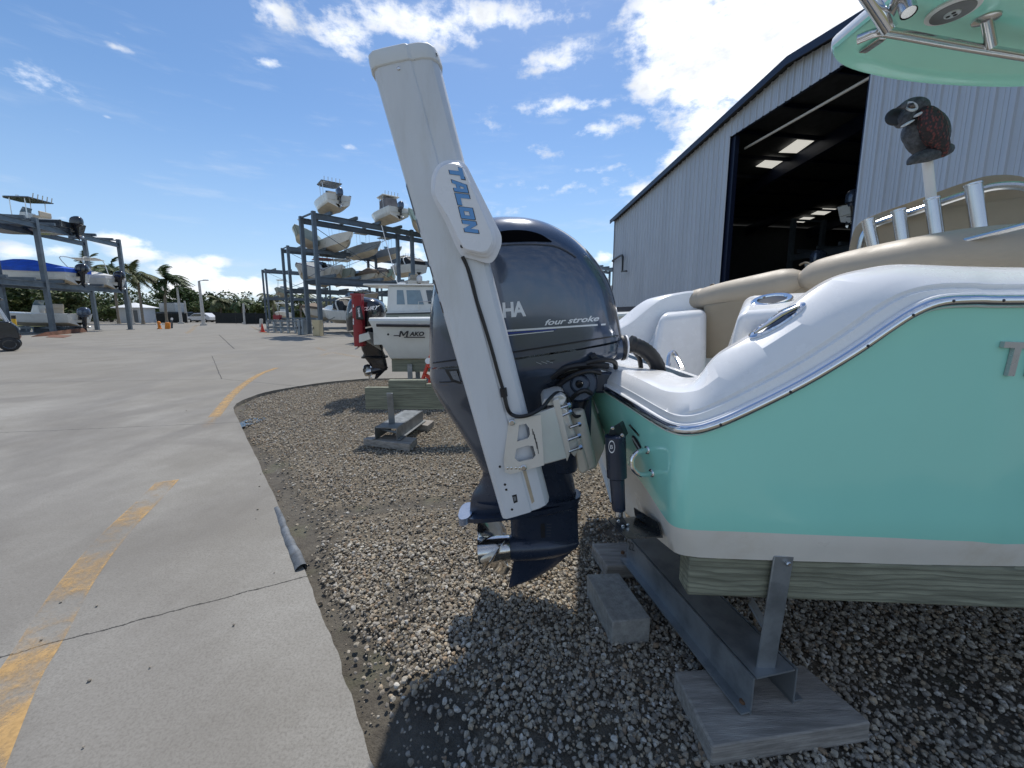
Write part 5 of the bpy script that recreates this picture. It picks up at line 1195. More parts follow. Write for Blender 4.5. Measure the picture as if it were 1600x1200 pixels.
    if cover is not None:
        mb = MB(); rings = []
        for r in st[:]:
            p = r[5]; rg = min(.75, .12 + 1.5 * min(p.x / L, 1 - p.x / L)) * (1.0 if kind != 'wrap' else .4)
            rings.append([V((p.x, -p.y * 1.02, p.z - .22)), V((p.x, -p.y * 1.02, p.z + .05)), V((p.x, -p.y * .45, p.z + rg * .55)), V((p.x, 0, p.z + rg)), V((p.x, p.y * .45, p.z + rg * .55)), V((p.x, p.y * 1.02, p.z + .05)), V((p.x, p.y * 1.02, p.z - .22))])
        mb.ring_loft(rings, True, 0); mb.build('boat_cover', cover, root, sharp=25)
    if kind == 'wrapped':
        mb = MB(); rings = [[V((x + .0, y, z)) for x, y in ((cx - 1.3 + s, -.75 + s), (cx + .7 - s, -.75 + s), (cx + .7 - s, .75 - s), (cx - 1.3 + s, .75 - s))] for z, s in ((zd, 0), (zd + 1.2, .05), (zd + 1.9, .12))]
        mb.ring_loft(rings); mb.build('console_cover', greytarp, root, bev=.1)
    if eng:
        k = len(eng)
        for i, em in enumerate(eng): outboard(root, (-.04 - rake * .6, (i - (k - 1) / 2) * .75, Hh * .88), 1.0, em, tiltE)
    return root

# ------------------------------------------------------------------ steel storage racks
rks = mat('grey rack steel', S(100, 110, 118), .5, .35, var=.15, vs=1.5, dirt=.25, dcol=S(70, 72, 74), ds=1.0)
def rack(label, P0, d, n, frames, bay, levels, topz, bearers=True, pw=.27, group='steel boat racks', skip=()):
    root = thing('boat_rack', label, 'boat rack', P0, group)
    up = V((0, 0, 1))
    for i in range(frames):
        for s in (0, 1):
            p = P0 + d * bay * i + n * s
            mb = MB(); mb.beam(p, p + up * (topz + .05), pw, pw * .9, up=d)
            mb.box(p + V((0, 0, .02)), (pw * 1.6, pw * 1.6, .04)); mb.build('post', rks, root)
        if i < frames - 1:
            for lv in levels:
                for s in (0, 1):
                    a = P0 + d * (bay * i + pw / 2) + n * s + up * (lv - .2); b = P0 + d * (bay * (i + 1) - pw / 2) + n * s + up * (lv - .2)
                    mb = MB(); mb.beam(a, b, .07, .42); mb.beam(a + up * .18, b + up * .18, .2, .04); mb.beam(a - up * .18, b - up * .18, .2, .04); mb.build('beam', rks, root)
                if bearers:
                    for k in range(4):
                        a = P0 + d * (bay * (i + (k + .6) / 4.2)) - n * .12 + up * (lv + .14); mb = MB(); mb.beam(a, a + n * 1.24, .16, .22); mb.build('bunk', rks, root)
        for lv in (topz,):
            a = P0 + d * bay * i
            for zz in (lv - .05, lv * .47): mb = MB(); mb.beam(a + up * zz + n * .05, a + n * .95 + up * zz, .1, .1); mb.build('tie', rks, root)
    mb = MB()
    for i in range(frames - 1):
        if i % 2 == 0:
            a = P0 + d * bay * i + n; b = P0 + d * bay * (i + 1) + n
            for l0, l1 in zip((.3,) + levels[:-1], levels):
                for q0, q1 in ((l0, l1), (l1, l0)): mb = MB(); mb.tube([a + up * q0, b + up * q1], .025, 5); mb.build('brace', rks, root)
    return root
BZ = .27                                                     # boats sit on bunks this far above a level
def flat2(px, py, Y): p = at(px, py, Y); return V((p.x, p.y, 0))
# right-hand rows
d1 = V((.66, .75, 0)).normalized(); n1_ = V((-.75, .66, 0)).normalized() * 2.2
P1 = flat2(501, 500, 28.0)
rack('nearest grey steel rack, carrying the wrapped boats beside the tan cabinet', P1, d1, n1_, 7, 8.0, (4.15, 8.5), 8.55)
P2 = flat2(457, 480, 41.5); d2_ = V((.72, .69, 0)).normalized(); n2_ = V((-.69, .72, 0)).normalized() * 2.2
rack('middle grey steel rack, with rows of boats seen bow first', P2, d2_, n2_, 5, 9.5, (4.2, 8.5), 8.55)
P3 = flat2(419, 470, 62.0)
rack('farthest grey steel rack, empty and standing beside the road', P3, d2_, n2_, 3, 9.5, (4.2, 8.5), 8.55)
def heading(v): return math.atan2(v.y, v.x)
h1 = heading(n1_); h2 = heading(-n2_)
def stern_at(o, px, py_bottom, Y, z, head, sc=1.0):          # puts the keel of the stern at a photo pixel's bearing, depth Y and height z
    p = at(px, py_bottom, Y); return put(o, (p.x, p.y, z), head, sc)
def away(px): d = ray(px, 490); return math.atan2(d.y, d.x)
def bow_to_us(o, L, px, Y, z, turn=R(14), sc=1.0):                   # stored bow towards the road; px is the middle of the bow
    head = away(px) + math.pi + turn; p = at(px, 480, Y); f = V((math.cos(head), math.sin(head), 0)); return put(o, (p.x - f.x * L * .9 * sc, p.y - f.y * L * .9 * sc, z), head, sc)
GR = 'boats stored on the steel racks'
stern_at(make_boat('motorboat', 'white console boat with dark canopy alone on the topmost beam of the nearest rack', 7.4, 2.4, 1.15, topm=darkhull, eng=(mgry,), group=GR), 531, 340, 27.8, 8.5 + BZ, away(520) + R(14), .74)
stern_at(make_boat('motorboat', 'white boat with grey wrapped console on the top beam of the nearest rack', 7.4, 2.5, 1.15, kind='wrapped', top=True, eng=(mgry,), group=GR), 625, 360, 31.0, 8.5 + BZ, away(615) + R(22), .74)
bow_to_us(make_boat('motorboat', 'pale seafoam boat seen bow first behind the white anchor pole, beside the wrapped boat', 7.4, 2.5, 1.5, hm=seafoam, kind='wrapped', group=GR, flare=2), 7.4, 650, 31.0, 7.7 + BZ, R(-24), .76)
bow_to_us(make_boat('motorboat', 'big grey green hulled boat bow first, leftmost on the top beam of the middle rack', 8.5, 2.9, 1.75, hm=palegreen, group=GR, eng=(mwht,), flare=2), 8.5, 474, 41.0, 8.5 + BZ, R(-16), .76)
bow_to_us(make_boat('motorboat', 'big white hulled boat bow first, alone in mid span of the middle rack top', 9.0, 3.0, 1.75, hm=offwhite, group=GR, eng=(mwht,), flare=2), 9.0, 552, 42.0, 8.1 + BZ, R(24), .76)
bow_to_us(make_boat('motorboat', 'grey flared boat with dark grey canopy beside the long white antenna', 8.6, 3.0, 1.5, hm=greyhull, topm=darkhull, group=GR, flare=2), 8.6, 594, 43.5, 7.6 + BZ, R(28), .76)
bow_to_us(make_boat('motorboat', 'grey flared boat with small canopy behind the back post of the nearest rack', 8.2, 2.9, 1.35, hm=greyhull, topm=darkhull, group=GR, flare=2), 8.2, 626, 46.0, 7.6 + BZ, R(28), .76)
stern_at(make_boat('cruiser', 'cabin cruiser with black canvas on the middle rack, hard against the anchor pole', 8.6, 3.0, 1.5, kind='cuddy', top=True, eng=(), group=GR), 655, 440, 42.0, 5.6, away(660) + R(30), .74)
bow_to_us(make_boat('cruiser', 'wide white cruiser with dark blue sheer stripe between posts of the middle rack', 8.5, 3.0, 2.0, kind='cuddy', top=False, stripe=MATS['deep blue decal'], eng=(), group=GR), 8.5, 474, 38.5, 4.2 + BZ, R(-24), .76)
bow_to_us(make_boat('motorboat', 'small boat with maroon canopy frame on the middle rack lower level', 7.0, 2.5, 1.3, topm=redp, group=GR), 7.0, 520, 41.5, 4.7, R(12), 1.0)
bow_to_us(make_boat('motorboat', 'small boat with white canopy next to the maroon topped boat', 7.0, 2.5, 1.3, hm=palegreen, group=GR), 7.0, 550, 43.0, 4.8, R(14), 1.0)
bow_to_us(make_boat('motorboat', 'low bowrider with tan cover above the pilothouse antenna', 6.6, 2.4, 1.15, kind='bowrider', top=False, cover=browntarp, group=GR), 6.6, 588, 44.5, 4.9, R(20), 1.0)
bow_to_us(make_boat('motorboat', 'mint hulled boat between the two nearest rack posts, low level', 6.6, 2.4, 1.3, hm=seafoam, kind='bowrider', top=False, group=GR), 6.6, 614, 45.5, 5.0, R(14), 1.0)
stern_at(make_boat('motorboat', 'white boat with white outboard peeking over the pilothouse roof', 7.0, 2.5, 1.1, kind='console', top=False, eng=(mwht,), group=GR), 655, 470, 31.0, 3.3, away(655) + R(14), .74)
bow_to_us(make_boat('motorboat', 'boat with tan underside on the nearest rack, below the long mid beam', 7.4, 2.5, 1.2, hm=tan, group=GR, top=False, kind='bowrider'), 7.4, 585, 31.0, 2.0, R(24), .76)
stern_at(make_boat('motorboat', 'tall white boat on the far bay of the nearest rack, beside the building corner', 8.0, 2.7, 1.5, group=GR), 947, 440, 56, 4.15 + BZ, away(949) + R(10), .74)
stern_at(make_boat('motorboat', 'second boat in the far bay beside the building corner, on the lower level', 8.0, 2.7, 1.5, top=False, kind='bowrider', group=GR), 948, 480, 56, .6, away(950) + R(10), .74)
# on the ground among the racks
GG = 'boats parked on the ground by the racks'
bow_to_us(make_boat('cruiser', 'boat under a brown cover on the ground behind the grey posts', 8.0, 2.8, 1.6, kind='none', top=False, cover=browntarp, eng=(), group=GG), 8.0, 478, 36, .75, R(-22), .76)
stern_at(make_boat('cruiser', 'white cruiser with black canvas and white arch on the ground behind the red anchor pole', 7.6, 2.6, 1.35, kind='cuddy', top=False, eng=(), group=GG), 556, 520, 30.5, .75, away(550) + R(26), .74)
bow_to_us(make_boat('motorboat', 'small white boat with a canopy on the ground behind the low steel rail', 6.0, 2.3, 1.0, group=GG), 6.0, 436, 50, .9, R(-10), .76)
bow_to_us(make_boat('motorboat', 'white console boat bow first on the middle rack mid level, below the big white hull', 7.4, 2.6, 1.5, group=GR, flare=2), 7.4, 534, 42.5, 4.8, R(18), 1.0)
bow_to_us(make_boat('motorboat', 'tan covered boat beside the mint hull on the low level', 7.0, 2.5, 1.2, kind='none', top=False, cover=greytarp, group=GR), 7.0, 603, 45.0, 5.0, R(16), 1.0)
bow_to_us(make_boat('motorboat', 'white boat with dark canopy on the ground under the long mid beam', 7.4, 2.5, 1.3, topm=darkhull, group=GG, flare=2), 7.4, 588, 36.0, .8, R(20), .8)
bow_to_us(make_boat('motorboat', 'pale green boat with tall canopy on the farthest rack mid level', 7.6, 2.6, 1.5, hm=palegreen, group=GR, flare=2), 7.6, 437, 66.0, 4.2 + BZ, R(-12), .8)
# left-hand rack
dl_ = V((-.262, .965, 0)); nl_ = V((-.965, -.262, 0)) * 2.6; PL_ = flat2(77, 480, 29.6)
rack('tall grey rack at the road edge with the blue covered boat', PL_ - dl_ * 8.6, dl_, nl_, 3, 8.6, (3.9, 8.2), 8.5)
b = make_boat('motorboat', 'dark hulled boat with canopy and black outboard on top of the rack beside the hut', 7.2, 2.4, .98, hm=darkhull, bm=darkhull, topm=darkhull, eng=(mblk,), tiltE=.0); stern_at(b, 116, 380, 32.6, 7.85, R(187))
b = make_boat('motorboat', 'white boat under a bright blue tarp with black outboard, mid level of the rack', 7.0, 2.4, 1.15, kind='none', top=False, cover=bluetarp, eng=(mblk,)); stern_at(b, 122, 440, 31.8, 3.85, R(188))
b = make_boat('motorboat', 'white bowrider with bimini frame and loose white cover, behind the blue covered boat', 6.6, 2.4, 1.1, kind='bowrider', top=False, cover=whitetarp, eng=(mblk,)); stern_at(b, 181, 448, 36.2, 3.8, R(190))
bz_ = MB(); bz_.tube(smooth_path([(1.2, -1.1, 1.2), (1.5, -1.05, 2.6), (1.5, 0, 2.75), (1.5, 1.05, 2.6), (1.2, 1.1, 1.2)], 4), .03, 6); bz_.tube(smooth_path([(2.2, -1.1, 1.2), (3.2, -1.05, 2.6), (3.2, 0, 2.75), (3.2, 1.05, 2.6), (2.2, 1.1, 1.2)], 4), .03, 6)
bz_.ring_loft([[V((x, -1.1, 2.62)), V((x, 0, 2.78)), V((x, 1.1, 2.62))] for x in (1.3, 2.4, 3.5)], False, 0, False); bz_.build('bimini', offwhite, b)
b = make_boat('motorboat', 'low white skiff with console on the ground under the rack', 6.4, 2.2, .95, kind='console', top=False, eng=(mgry,)); stern_at(b, 124, 500, 31.5, .55, R(186))
mb = MB(); c_ = at(85, 505, 31.8)
for dx in (-3.4, -.6, 1.0): mb.beam((c_.x + dx, c_.y - 1.0, .28), (c_.x + dx, c_.y + 1.0, .28), .12, .5)
mb.beam((c_.x - 4.5, c_.y - .6, .42), (c_.x + 1.6, c_.y - .6, .42), .12, .14); mb.beam((c_.x - 4.5, c_.y + .6, .42), (c_.x + 1.6, c_.y + .6, .42), .12, .14)
tag(mb.build('boat_trailer', rks), 'dark trailer bunks under the low white skiff', 'trailer')

# ------------------------------------------------------------------ the boat with the red anchor pole, and its neighbour
mk = make_boat('motorboat', 'white boat lettered with a black name, red anchor pole and black outboard on its transom', 7.2, 2.5, .98, hm=offwhite, kind='console', top=False, eng=(), fine=True, rake=.30)
YM = 7.9
zk = at(612, 561, YM - 1.0).z - .30 * .98
p = at(606, 561, YM - 1.05); put(mk, (p.x - .02, YM + .02, zk), R(2.5)); bpy.context.view_layer.update()
Mi = mk.matrix_world.copy(); MiI = Mi.inverted()
def kid(o, par): o.parent = par; o.matrix_parent_inverse = MiI; return o
ys_ = YM - 1.23
sp_ = [(586, 510, 574, 507), ]
mb = MB(); q = [at(588.5, 508, ys_), at(680, 509, ys_ + .02), at(760, 509, ys_ + .03)]; mb.tube(q, .028, 8); kid(mb.build('black_rail', blackpl), mk)
tx = bvh_of(*[c for c in kids(mk) if c.name.startswith('hull')])
GL['M'] = ([(0, 0), (0, 1), (.24, 1), (.5, .48), (.76, 1), (1, 1), (1, 0), (.80, 0), (.80, .66), (.57, .16), (.43, .16), (.20, .66), (.20, 0)], None)
o = block_text('lettering', 'M', black, None, quad_px((623, 526.5), (16, -.1), (0, -9.4), tx, .006, ys_ + .05), shear=.12); kid(o, mk)
o = text_on('lettering', 'AKO', black, None, quad_px((639.5, 525.3), (23, -.2), (.5, -7.0), tx, .006, ys_ + .05), shear=.15, bold=.05); kid(o, mk)
mb = MB(); patch(mb, [(615, 523.6), (625, 523.6), (625, 525.2), (615, 525.2)], tx, .006, ys_ + .05); patch(mb, [(631, 526.2), (664, 526.2), (664, 527.8), (631, 527.8)], tx, .006, ys_ + .05); patch(mb, oval_px(606.5, 522.5, 1.8, 0, 0, 1.8, 12), tx, .006, ys_ + .05)
kid(mb.build('letter_underline', black), mk)
em = MB(); k_ = YM - .2
def ME(px, py, Y=7.4): return at(px, py, Y)
def mloft(mb, rows, e=2.8, n=28):
    mb.ring_loft([superell(l, r, w.x, n, e) for l, r, w in zip(smooth_path([ME(*r[0]) for r in rows], 3), smooth_path([ME(*r[1]) for r in rows], 3), smooth_path([V((r[2], 0, 0)) for r in rows], 3))])
mloft(em, [((564, 528), (594, 524), .18), ((566, 545), (598, 540), .14), ((569, 552), (598, 548), .12), ((566, 558), (602, 556), .10), ((571, 560), (602, 558), .08), ((580, 572), (605, 572), .07), ((585, 580), (605, 578), .06)])
mloft(em, [((565, 557), (606, 556), .14), ((565, 559.5), (606, 558.5), .13)], 2.5)
mloft(em, [((586, 578), (604, 577), .05), ((587, 584), (599, 582), .02), ((585, 592), (590, 591), .01)], 2)
a, b = ME(583, 580), ME(606, 574); MX = Matrix.Translation(a) @ (b - a).to_track_quat('Z', 'Y').to_matrix().to_4x4(); L = (b - a).length; em.lathe([(.07, 0), (.085, L * .3), (.05, L * .8), (.01, L)], 16, MX)
mo = kid(em.build('outboard_motor', mblk, sharp=45), mk)
em = MB(); mloft(em, [((546, 518), (598, 506), .27), ((544, 500), (601, 492), .29), ((546, 480), (600, 480), .29), ((551, 468), (596, 472), .26), ((562, 463), (588, 467), .15)], 2.8, 36); mloft(em, [((560, 532), (592, 526), .17), ((549, 520), (600, 508), .25)]); cw = em.build('cowl', mblk, mo, sharp=55)
bx = bvh_of(cw)
text_on('lettering', 'MERCURY', whitedec, mo, quad_px((545.5, 489), (46, -6), (2.5, -6.2), bx, .006, 7.15), shear=.2, bold=.04)
em = MB(); a, b = ME(571, 582), ME(582, 579.5); MX = Matrix.Translation(a) @ (b - a).to_track_quat('Z', 'Y').to_matrix().to_4x4(); L = (b - a).length; em.lathe([(.08, 0), (.085, L * .5), (.075, L)], 18, MX)
for k in range(3):
    g = []
    for i in range(5):
        r = lerp(.07, .21, i / 4); wch = .10 * math.sin(math.pi * (.2 + .75 * i / 4)); q1 = [(r * math.cos(2.094 * k + .3 + s * wch / max(r, .1) * .8), r * math.sin(2.094 * k + .3 + s * wch / max(r, .1) * .8), L * .5 - s * wch * .6) for s in (-1, 0, 1)]
        g.append([MX @ V(p) for p in q1] + [MX @ (V(p) + V((0, 0, .008))) for p in reversed(q1)])
    em.ring_loft(g)
em.build('propeller', steel, mo, sharp=60)
em = MB(); c0, c1 = at(557.5, 461, 6.9), at(562, 541, 6.95); em.ring_loft([[c + V((x, y, 0)) for x, y in ((-.085, -.04), (-.085, .1), (0, .13), (.085, .1), (.085, -.04), (.03, -.075), (-.03, -.075))] for c in (c0, c1)]); ap = kid(em.build('anchor_pole', redp, bev=.01), mk)
em = MB(); em.ring_loft([[c + V((x, y, 0)) for x, y in ((-.095, -.06), (-.095, .11), (0, .14), (.095, .11), (.095, -.06), (.03, -.085), (-.03, -.085))] for c in (c0 + V((0, 0, -.01)), c0 + V((0, 0, .025)))]); em.build('end_cap', redp, ap)
em = MB(); em.hexa([at(556, 499, 6.80), at(569, 500, 6.80), at(569, 500, 6.95), at(556, 499, 6.95), at(556, 479, 6.80), at(563, 477, 6.80), at(563, 477, 6.95), at(556, 479, 6.95)]); pm_ = em.build('motor_pod', blackpl, ap, bev=.02)
text_on('lettering', 'TALON', whitedec, ap, lambda u, v: at(558.2 + 2.0 * u + 3.2 * v, 480.5 + 15 * u - .3 * v, 6.79), bold=.05)
em = MB(); 
for y in (476, 498, 503): em = MB(); em.add([at(551.2, y, 6.84), at(552.6, y - .5, 6.84), at(552.9, y + 4, 6.84), at(551.5, y + 4.4, 6.84)], [(0, 1, 2, 3)]); em.build('side_marking', whitedec, ap, recalc=False)
em = MB(); em.hexa([at(561, 536, 6.85), at(580, 530, 6.9), at(580, 530, 7.1), at(561, 536, 7.1), at(561, 523, 6.85), at(576, 519, 6.9), at(576, 519, 7.1), at(561, 523, 7.1)]); em.hexa([at(572, 533, 6.95), at(596, 548, 7.2), at(596, 548, 7.4), at(572, 533, 7.2), at(574, 518, 6.95), at(585, 520, 7.2), at(585, 520, 7.4), at(574, 518, 7.2)]); em.build('mounting_plate', alu, ap, bev=.01)
em = MB(); em.tube([at(562, 541, 6.95), at(555, 546, 6.95), ], .012, 6); em.build('anchor_tip', steel, ap)
tag(put(mk, mk.location, mk.rotation_euler.z), None)
# its stand, the offcuts and the ladder
st3 = thing('boat_stand', 'steel stand and green timber under the white boat with the red pole', 'boat stand', gnd(645, 606, 0))
mb = MB(); a, b = at(612, 572, 7.0), at(760, 572, 7.0); zt_, zb_ = at(612, 561.5, 7.0).z, at(612, 581, 7.0).z
mb.box(((a.x + b.x) / 2, 7.05, (zt_ + zb_) / 2), (b.x - a.x, .09, zt_ - zb_)); mb.build('timber', wood, st3, bev=.005)
for px in (641, 653, 735):
    q = at(px, 590, 6.96 if px != 653 else 7.4); mb = MB(); mb.beam((q.x, q.y, 0), (q.x, q.y, at(px, 569, q.y).z), .085, .02, up=V((0, -1, 0))); mb.build('upright', stp, st3)
mb = MB(); q = at(645, 600, 7.0); channel(mb, V((q.x, 6.6, .02)), V((.1, 1, 0)).normalized(), 2.0, .2, .15, .05); mb.build('base_channel', stp, st3)
orange = mat('orange fibreglass', S(206, 66, 40), .5, var=.08)
ld = thing('step_ladder', 'orange fibreglass step ladder leaning beside the white boat stand', 'ladder', gnd(668, 606, 0))
YL = 6.3
f_ = [(660, 596, 0), (674, 553, 0), (669, 604, .06), (684, 556, .06)]
mb = MB(); mb.beam(at(660, 594, YL), at(676, 548, YL + .1), .09, .03); mb.build('rail', orange, ld); mb = MB(); mb.beam(at(670, 602, YL - .1), at(686, 548, YL), .09, .03); mb.build('rail', orange, ld)
for t in (.2, .5, .8):
    mb = MB(); mb.beam(at(660, 594, YL).lerp(at(676, 548, YL + .1), t), at(670, 602, YL - .1).lerp(at(686, 548, YL), t), .08, .025); mb.build('step', orange, ld)
mb = MB(); q = at(669, 564, YL - .06); mb.lathe([(.05, 0), (.05, .01)], 16, Matrix.Translation(q) @ V((0, -1, .1)).to_track_quat('Z', 'Y').to_matrix().to_4x4()); mb.build('round_sticker', whitedec, ld)
ph = make_boat('pilothouse_boat', 'white pilothouse boat with bow rail parked behind the white boat with the red pole', 8.6, 2.9, 1.25, hm=palegreen, bm=offwhite, kind='pilothouse', top=False, eng=(), fine=True, stripe=blackpl)
p = at(566, 500, 21.5); put(ph, (p.x, 21.5, .30), R(4))
mb = MB()
for dx in (.8, 3.2, 5.8): mb.beam((p.x + dx, 20.4, .13), (p.x + dx, 22.6, .13), .15, .26)
tag(mb.build('keel_block', wood), 'timber blocks hidden under the white pilothouse boat', 'support')
# ------------------------------------------------------------------ the metal building
wallm = mat('pale ribbed metal siding', S(186, 191, 198), .42, .1, var=.05, vs=.9, dirt=.22, dcol=S(140, 146, 152), ds=.8, stretch=(1, 1, .12))
bluem = mat('dark blue trim', S(26, 34, 56), .4, .1, var=.08)
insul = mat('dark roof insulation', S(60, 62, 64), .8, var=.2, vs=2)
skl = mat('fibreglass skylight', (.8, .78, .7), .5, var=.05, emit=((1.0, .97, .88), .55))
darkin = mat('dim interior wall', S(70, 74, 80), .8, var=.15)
C0 = flat2(957, 480, 35.7); wd = (flat2(1335, 480, 14.2) - C0); wd.normalize(); wi = V((-wd.y, wd.x, 0))      # wd runs towards us along the front, wi goes inside
if wi.x < 0: wi = -wi
up = V((0, 0, 1))
bld = thing('metal_building', 'tall pale ribbed metal boat shed with blue trim and a huge open doorway', 'building', C0)
def sd(px):                                               # distance along the front wall seen at photo column px
    k = (px - CX) / (F * (1 / math.cos(0))) ; 
    lo, hi = 0.0, 36.0
    for _ in range(60):
        m_ = (lo + hi) / 2; q = C0 + wd * m_; z = 5.0
        v = V((q.x, q.y, 3.0 - H)); dpt = v.y * math.cos(PITCH) - v.z * math.sin(PITCH); xx = CX + F * v.x / dpt
        if xx < px: lo = m_
        else: hi = m_
    return lo
sE, sR = 0.0, sd(1222 - 12); sD0, sD1 = sd(1124), sd(1325); W = sR * 2
zE = (C0 + V()).y * 0 + at(958, 346, C0.y).z; zR = at(1222, 98, (C0 + wd * sR).y).z; zD = at(1143, 206, (C0 + wd * sD0).y).z - .25
def roofz(s): return lerp(zE, zR, 1 - abs(s - sR) / sR)
def ribs(s0, s1, zb, zt, mb, pitch=.42):
    # ribbed sheet: flat pans with raised ribs, one corrugated skin
    pts = []; s = s0
    while s < s1 - 1e-4:
        for ds, o in ((0, 0), (.022, .060), (.075, .060), (.097, 0), (.20, .0), (.208, .014), (.232, .014), (.240, 0), (.30, 0), (.308, .014), (.332, .014), (.340, 0)):
            if s + ds <= s1: pts.append((s + ds, o))
        s += pitch
    pts.append((s1, 0)); lo = []; hi = []
    for q, o in pts:
        b = C0 + wd * q - wi * o; lo.append(b + up * (zb(q) if callable(zb) else zb)); hi.append(b + up * (zt(q) if callable(zt) else zt))
    n = len(pts); mb.add(lo + hi, [(i, i + 1, n + i + 1, n + i) for i in range(n - 1)])
zB = 2.35
zB = at(1000, 478.5, (C0 + wd * sd(1000)).y).z
mb = MB(); ribs(0, sD0, zB, roofz, mb); ribs(sD0, sR, zD, roofz, mb); ribs(sR, sD1, zD, roofz, mb); ribs(sD1, W, zB, roofz, mb); wl = mb.build('front_wall', wallm, bld, recalc=False, flat=True)
DEP = 42.0
def rect(mb, a, b, c, d): mb.add([a, b, c, d], [(0, 1, 2, 3)])
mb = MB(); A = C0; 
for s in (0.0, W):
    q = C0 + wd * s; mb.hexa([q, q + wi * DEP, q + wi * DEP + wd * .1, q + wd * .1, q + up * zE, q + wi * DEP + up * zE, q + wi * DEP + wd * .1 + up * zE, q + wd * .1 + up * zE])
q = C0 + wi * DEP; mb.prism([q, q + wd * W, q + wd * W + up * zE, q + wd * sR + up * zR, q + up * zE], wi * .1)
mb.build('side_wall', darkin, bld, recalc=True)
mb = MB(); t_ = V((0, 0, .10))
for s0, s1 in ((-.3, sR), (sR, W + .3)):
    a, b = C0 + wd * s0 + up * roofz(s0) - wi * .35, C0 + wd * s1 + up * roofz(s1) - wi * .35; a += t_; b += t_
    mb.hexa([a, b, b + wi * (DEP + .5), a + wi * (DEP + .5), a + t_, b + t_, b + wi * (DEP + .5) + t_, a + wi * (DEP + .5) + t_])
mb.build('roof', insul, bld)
mb = MB()
for s0, s1 in ((-.35, sR), (sR, W + .35)):
    a, b = C0 + wd * s0 + up * roofz(s0) - wi * .40, C0 + wd * s1 + up * roofz(s1) - wi * .40
    mb.hexa([a - up * .10, b - up * .10, b - up * .10 + wi * .05, a - up * .10 + wi * .05, a + up * .22, b + up * .22, b + up * .22 + wi * .05, a + up * .22 + wi * .05])
for a, b in ((C0 - wd * .02 - wi * .04, C0 - wd * .02 - wi * .04),): mb.beam(a + up * zB, a + up * zE, .08, .16, up=wd)
mb.build('roof_trim', bluem, bld)
mb = MB()
for s in (sD0 - .12, sD1 + .16): 
    a = C0 + wd * s - wi * .05; mb.beam(a + wi * .3, a + wi * .3 + up * zD, .24, .7, up=wd)
mb.beam(C0 + wd * sD0 + up * (zD + .12) + wi * .12, C0 + wd * sD1 + up * (zD + .12) + wi * .12, .12, .2)
mb.build('door_frame', bluem, bld)
mb = MB(); 
for s0, s1 in ((0, sD0 - .25), (sD1 + .2, W)):
    a, b = C0 + wd * s0 - wi * .05, C0 + wd * s1 - wi * .05; mb.hexa([a + up * (zB - .02), b + up * (zB - .02), b + up * (zB - .02) + wi * .1, a + up * (zB - .02) + wi * .1, a + up * (zB - .45), b + up * (zB - .45), b + up * (zB - .45) + wi * .1, a + up * (zB - .45) + wi * .1])
mb.build('base_trim', bluem, bld)
mb = MB()
for s0, s1 in ((0, sD0 - .25), (sD1 + .2, W)):
    a, b = C0 + wd * s0 - wi * .04, C0 + wd * s1 - wi * .04; mb.hexa([a, b, b + wi * .2, a + wi * .2, a + up * (zB - .45), b + up * (zB - .45), b + up * (zB - .45) + wi * .2, a + up * (zB - .45) + wi * .2])
mb.build('concrete_base', conc, bld)
mb = MB(); a, b = C0 + wd * sD0 + up * (zD - .5) + wi * .9, C0 + wd * sD1 + up * (zD - .5) + wi * .9; mb.tube([a, b], .06, 8); mb.build('door_roller', alu, bld)
mb = MB()
for k in range(1, 7):                                        # portal frames inside
    o = wi * (6.5 * k)
    for s0, s1 in ((0, sR), (sR, W)): mb.beam(C0 + wd * s0 + up * (roofz(s0) - .45) + o, C0 + wd * s1 + up * (roofz(s1) - .45) + o, .3, .8)
for k in range(1, 16):
    s = k * W / 16; mb.beam(C0 + wd * s + up * (roofz(s) - .1) + wi * .5, C0 + wd * s + up * (roofz(s) - .1) + wi * (DEP - .5), .1, .2)
mb.build('roof_frame', bluem, bld)
def roof_hit(px, py):                                        # inside roof plane at a photo pixel
    d = ray(px, py); lo, hi = 5.0, 90.0
    for _ in range(60):
        m_ = (lo + hi) / 2; p = CAM + d * m_; s = (p - C0).dot(wd)
        if p.z > roofz(min(max(s, 0), W)) - .02: hi = m_
        else: lo = m_
    return CAM + d * lo
for q in (((1217, 237), (1245, 238), (1272, 219), (1246, 217)), ((1181, 259), (1206, 262), (1229, 247), (1202, 245)), ((1267, 334), (1288, 335), (1307, 325.5), (1286, 325)), ((1239, 346), (1255, 347), (1273, 339), (1256, 338.5))):
    mb = MB(); p = [roof_hit(*x) - up * .03 for x in q]; mb.prism(p, (0, 0, -.02)); mb.build('skylight', skl, bld)
lamp = MB(); q = C0 + wd * .3 - wi * .1 + up * at(975, 404, 34).z
lamp.tube(smooth_path([q, q - wi * .2 + wd * .1, q + wd * 2.2 - wi * .35 + up * .15, q + wd * 2.5 - wi * .35 - up * .1], 4), .09, 8); lamp.beam(q + wd * 2.5 - wi * .35, q + wd * 2.5 - wi * .35 - up * 1.2, .14, .14); lamp.beam(q + wd * 2.4 - wi * .35 - up * 1.2, q + wd * 3.3 - wi * .35 - up * 1.25, .16, .12)
lamp.build('wall_arm', blackpl, bld)
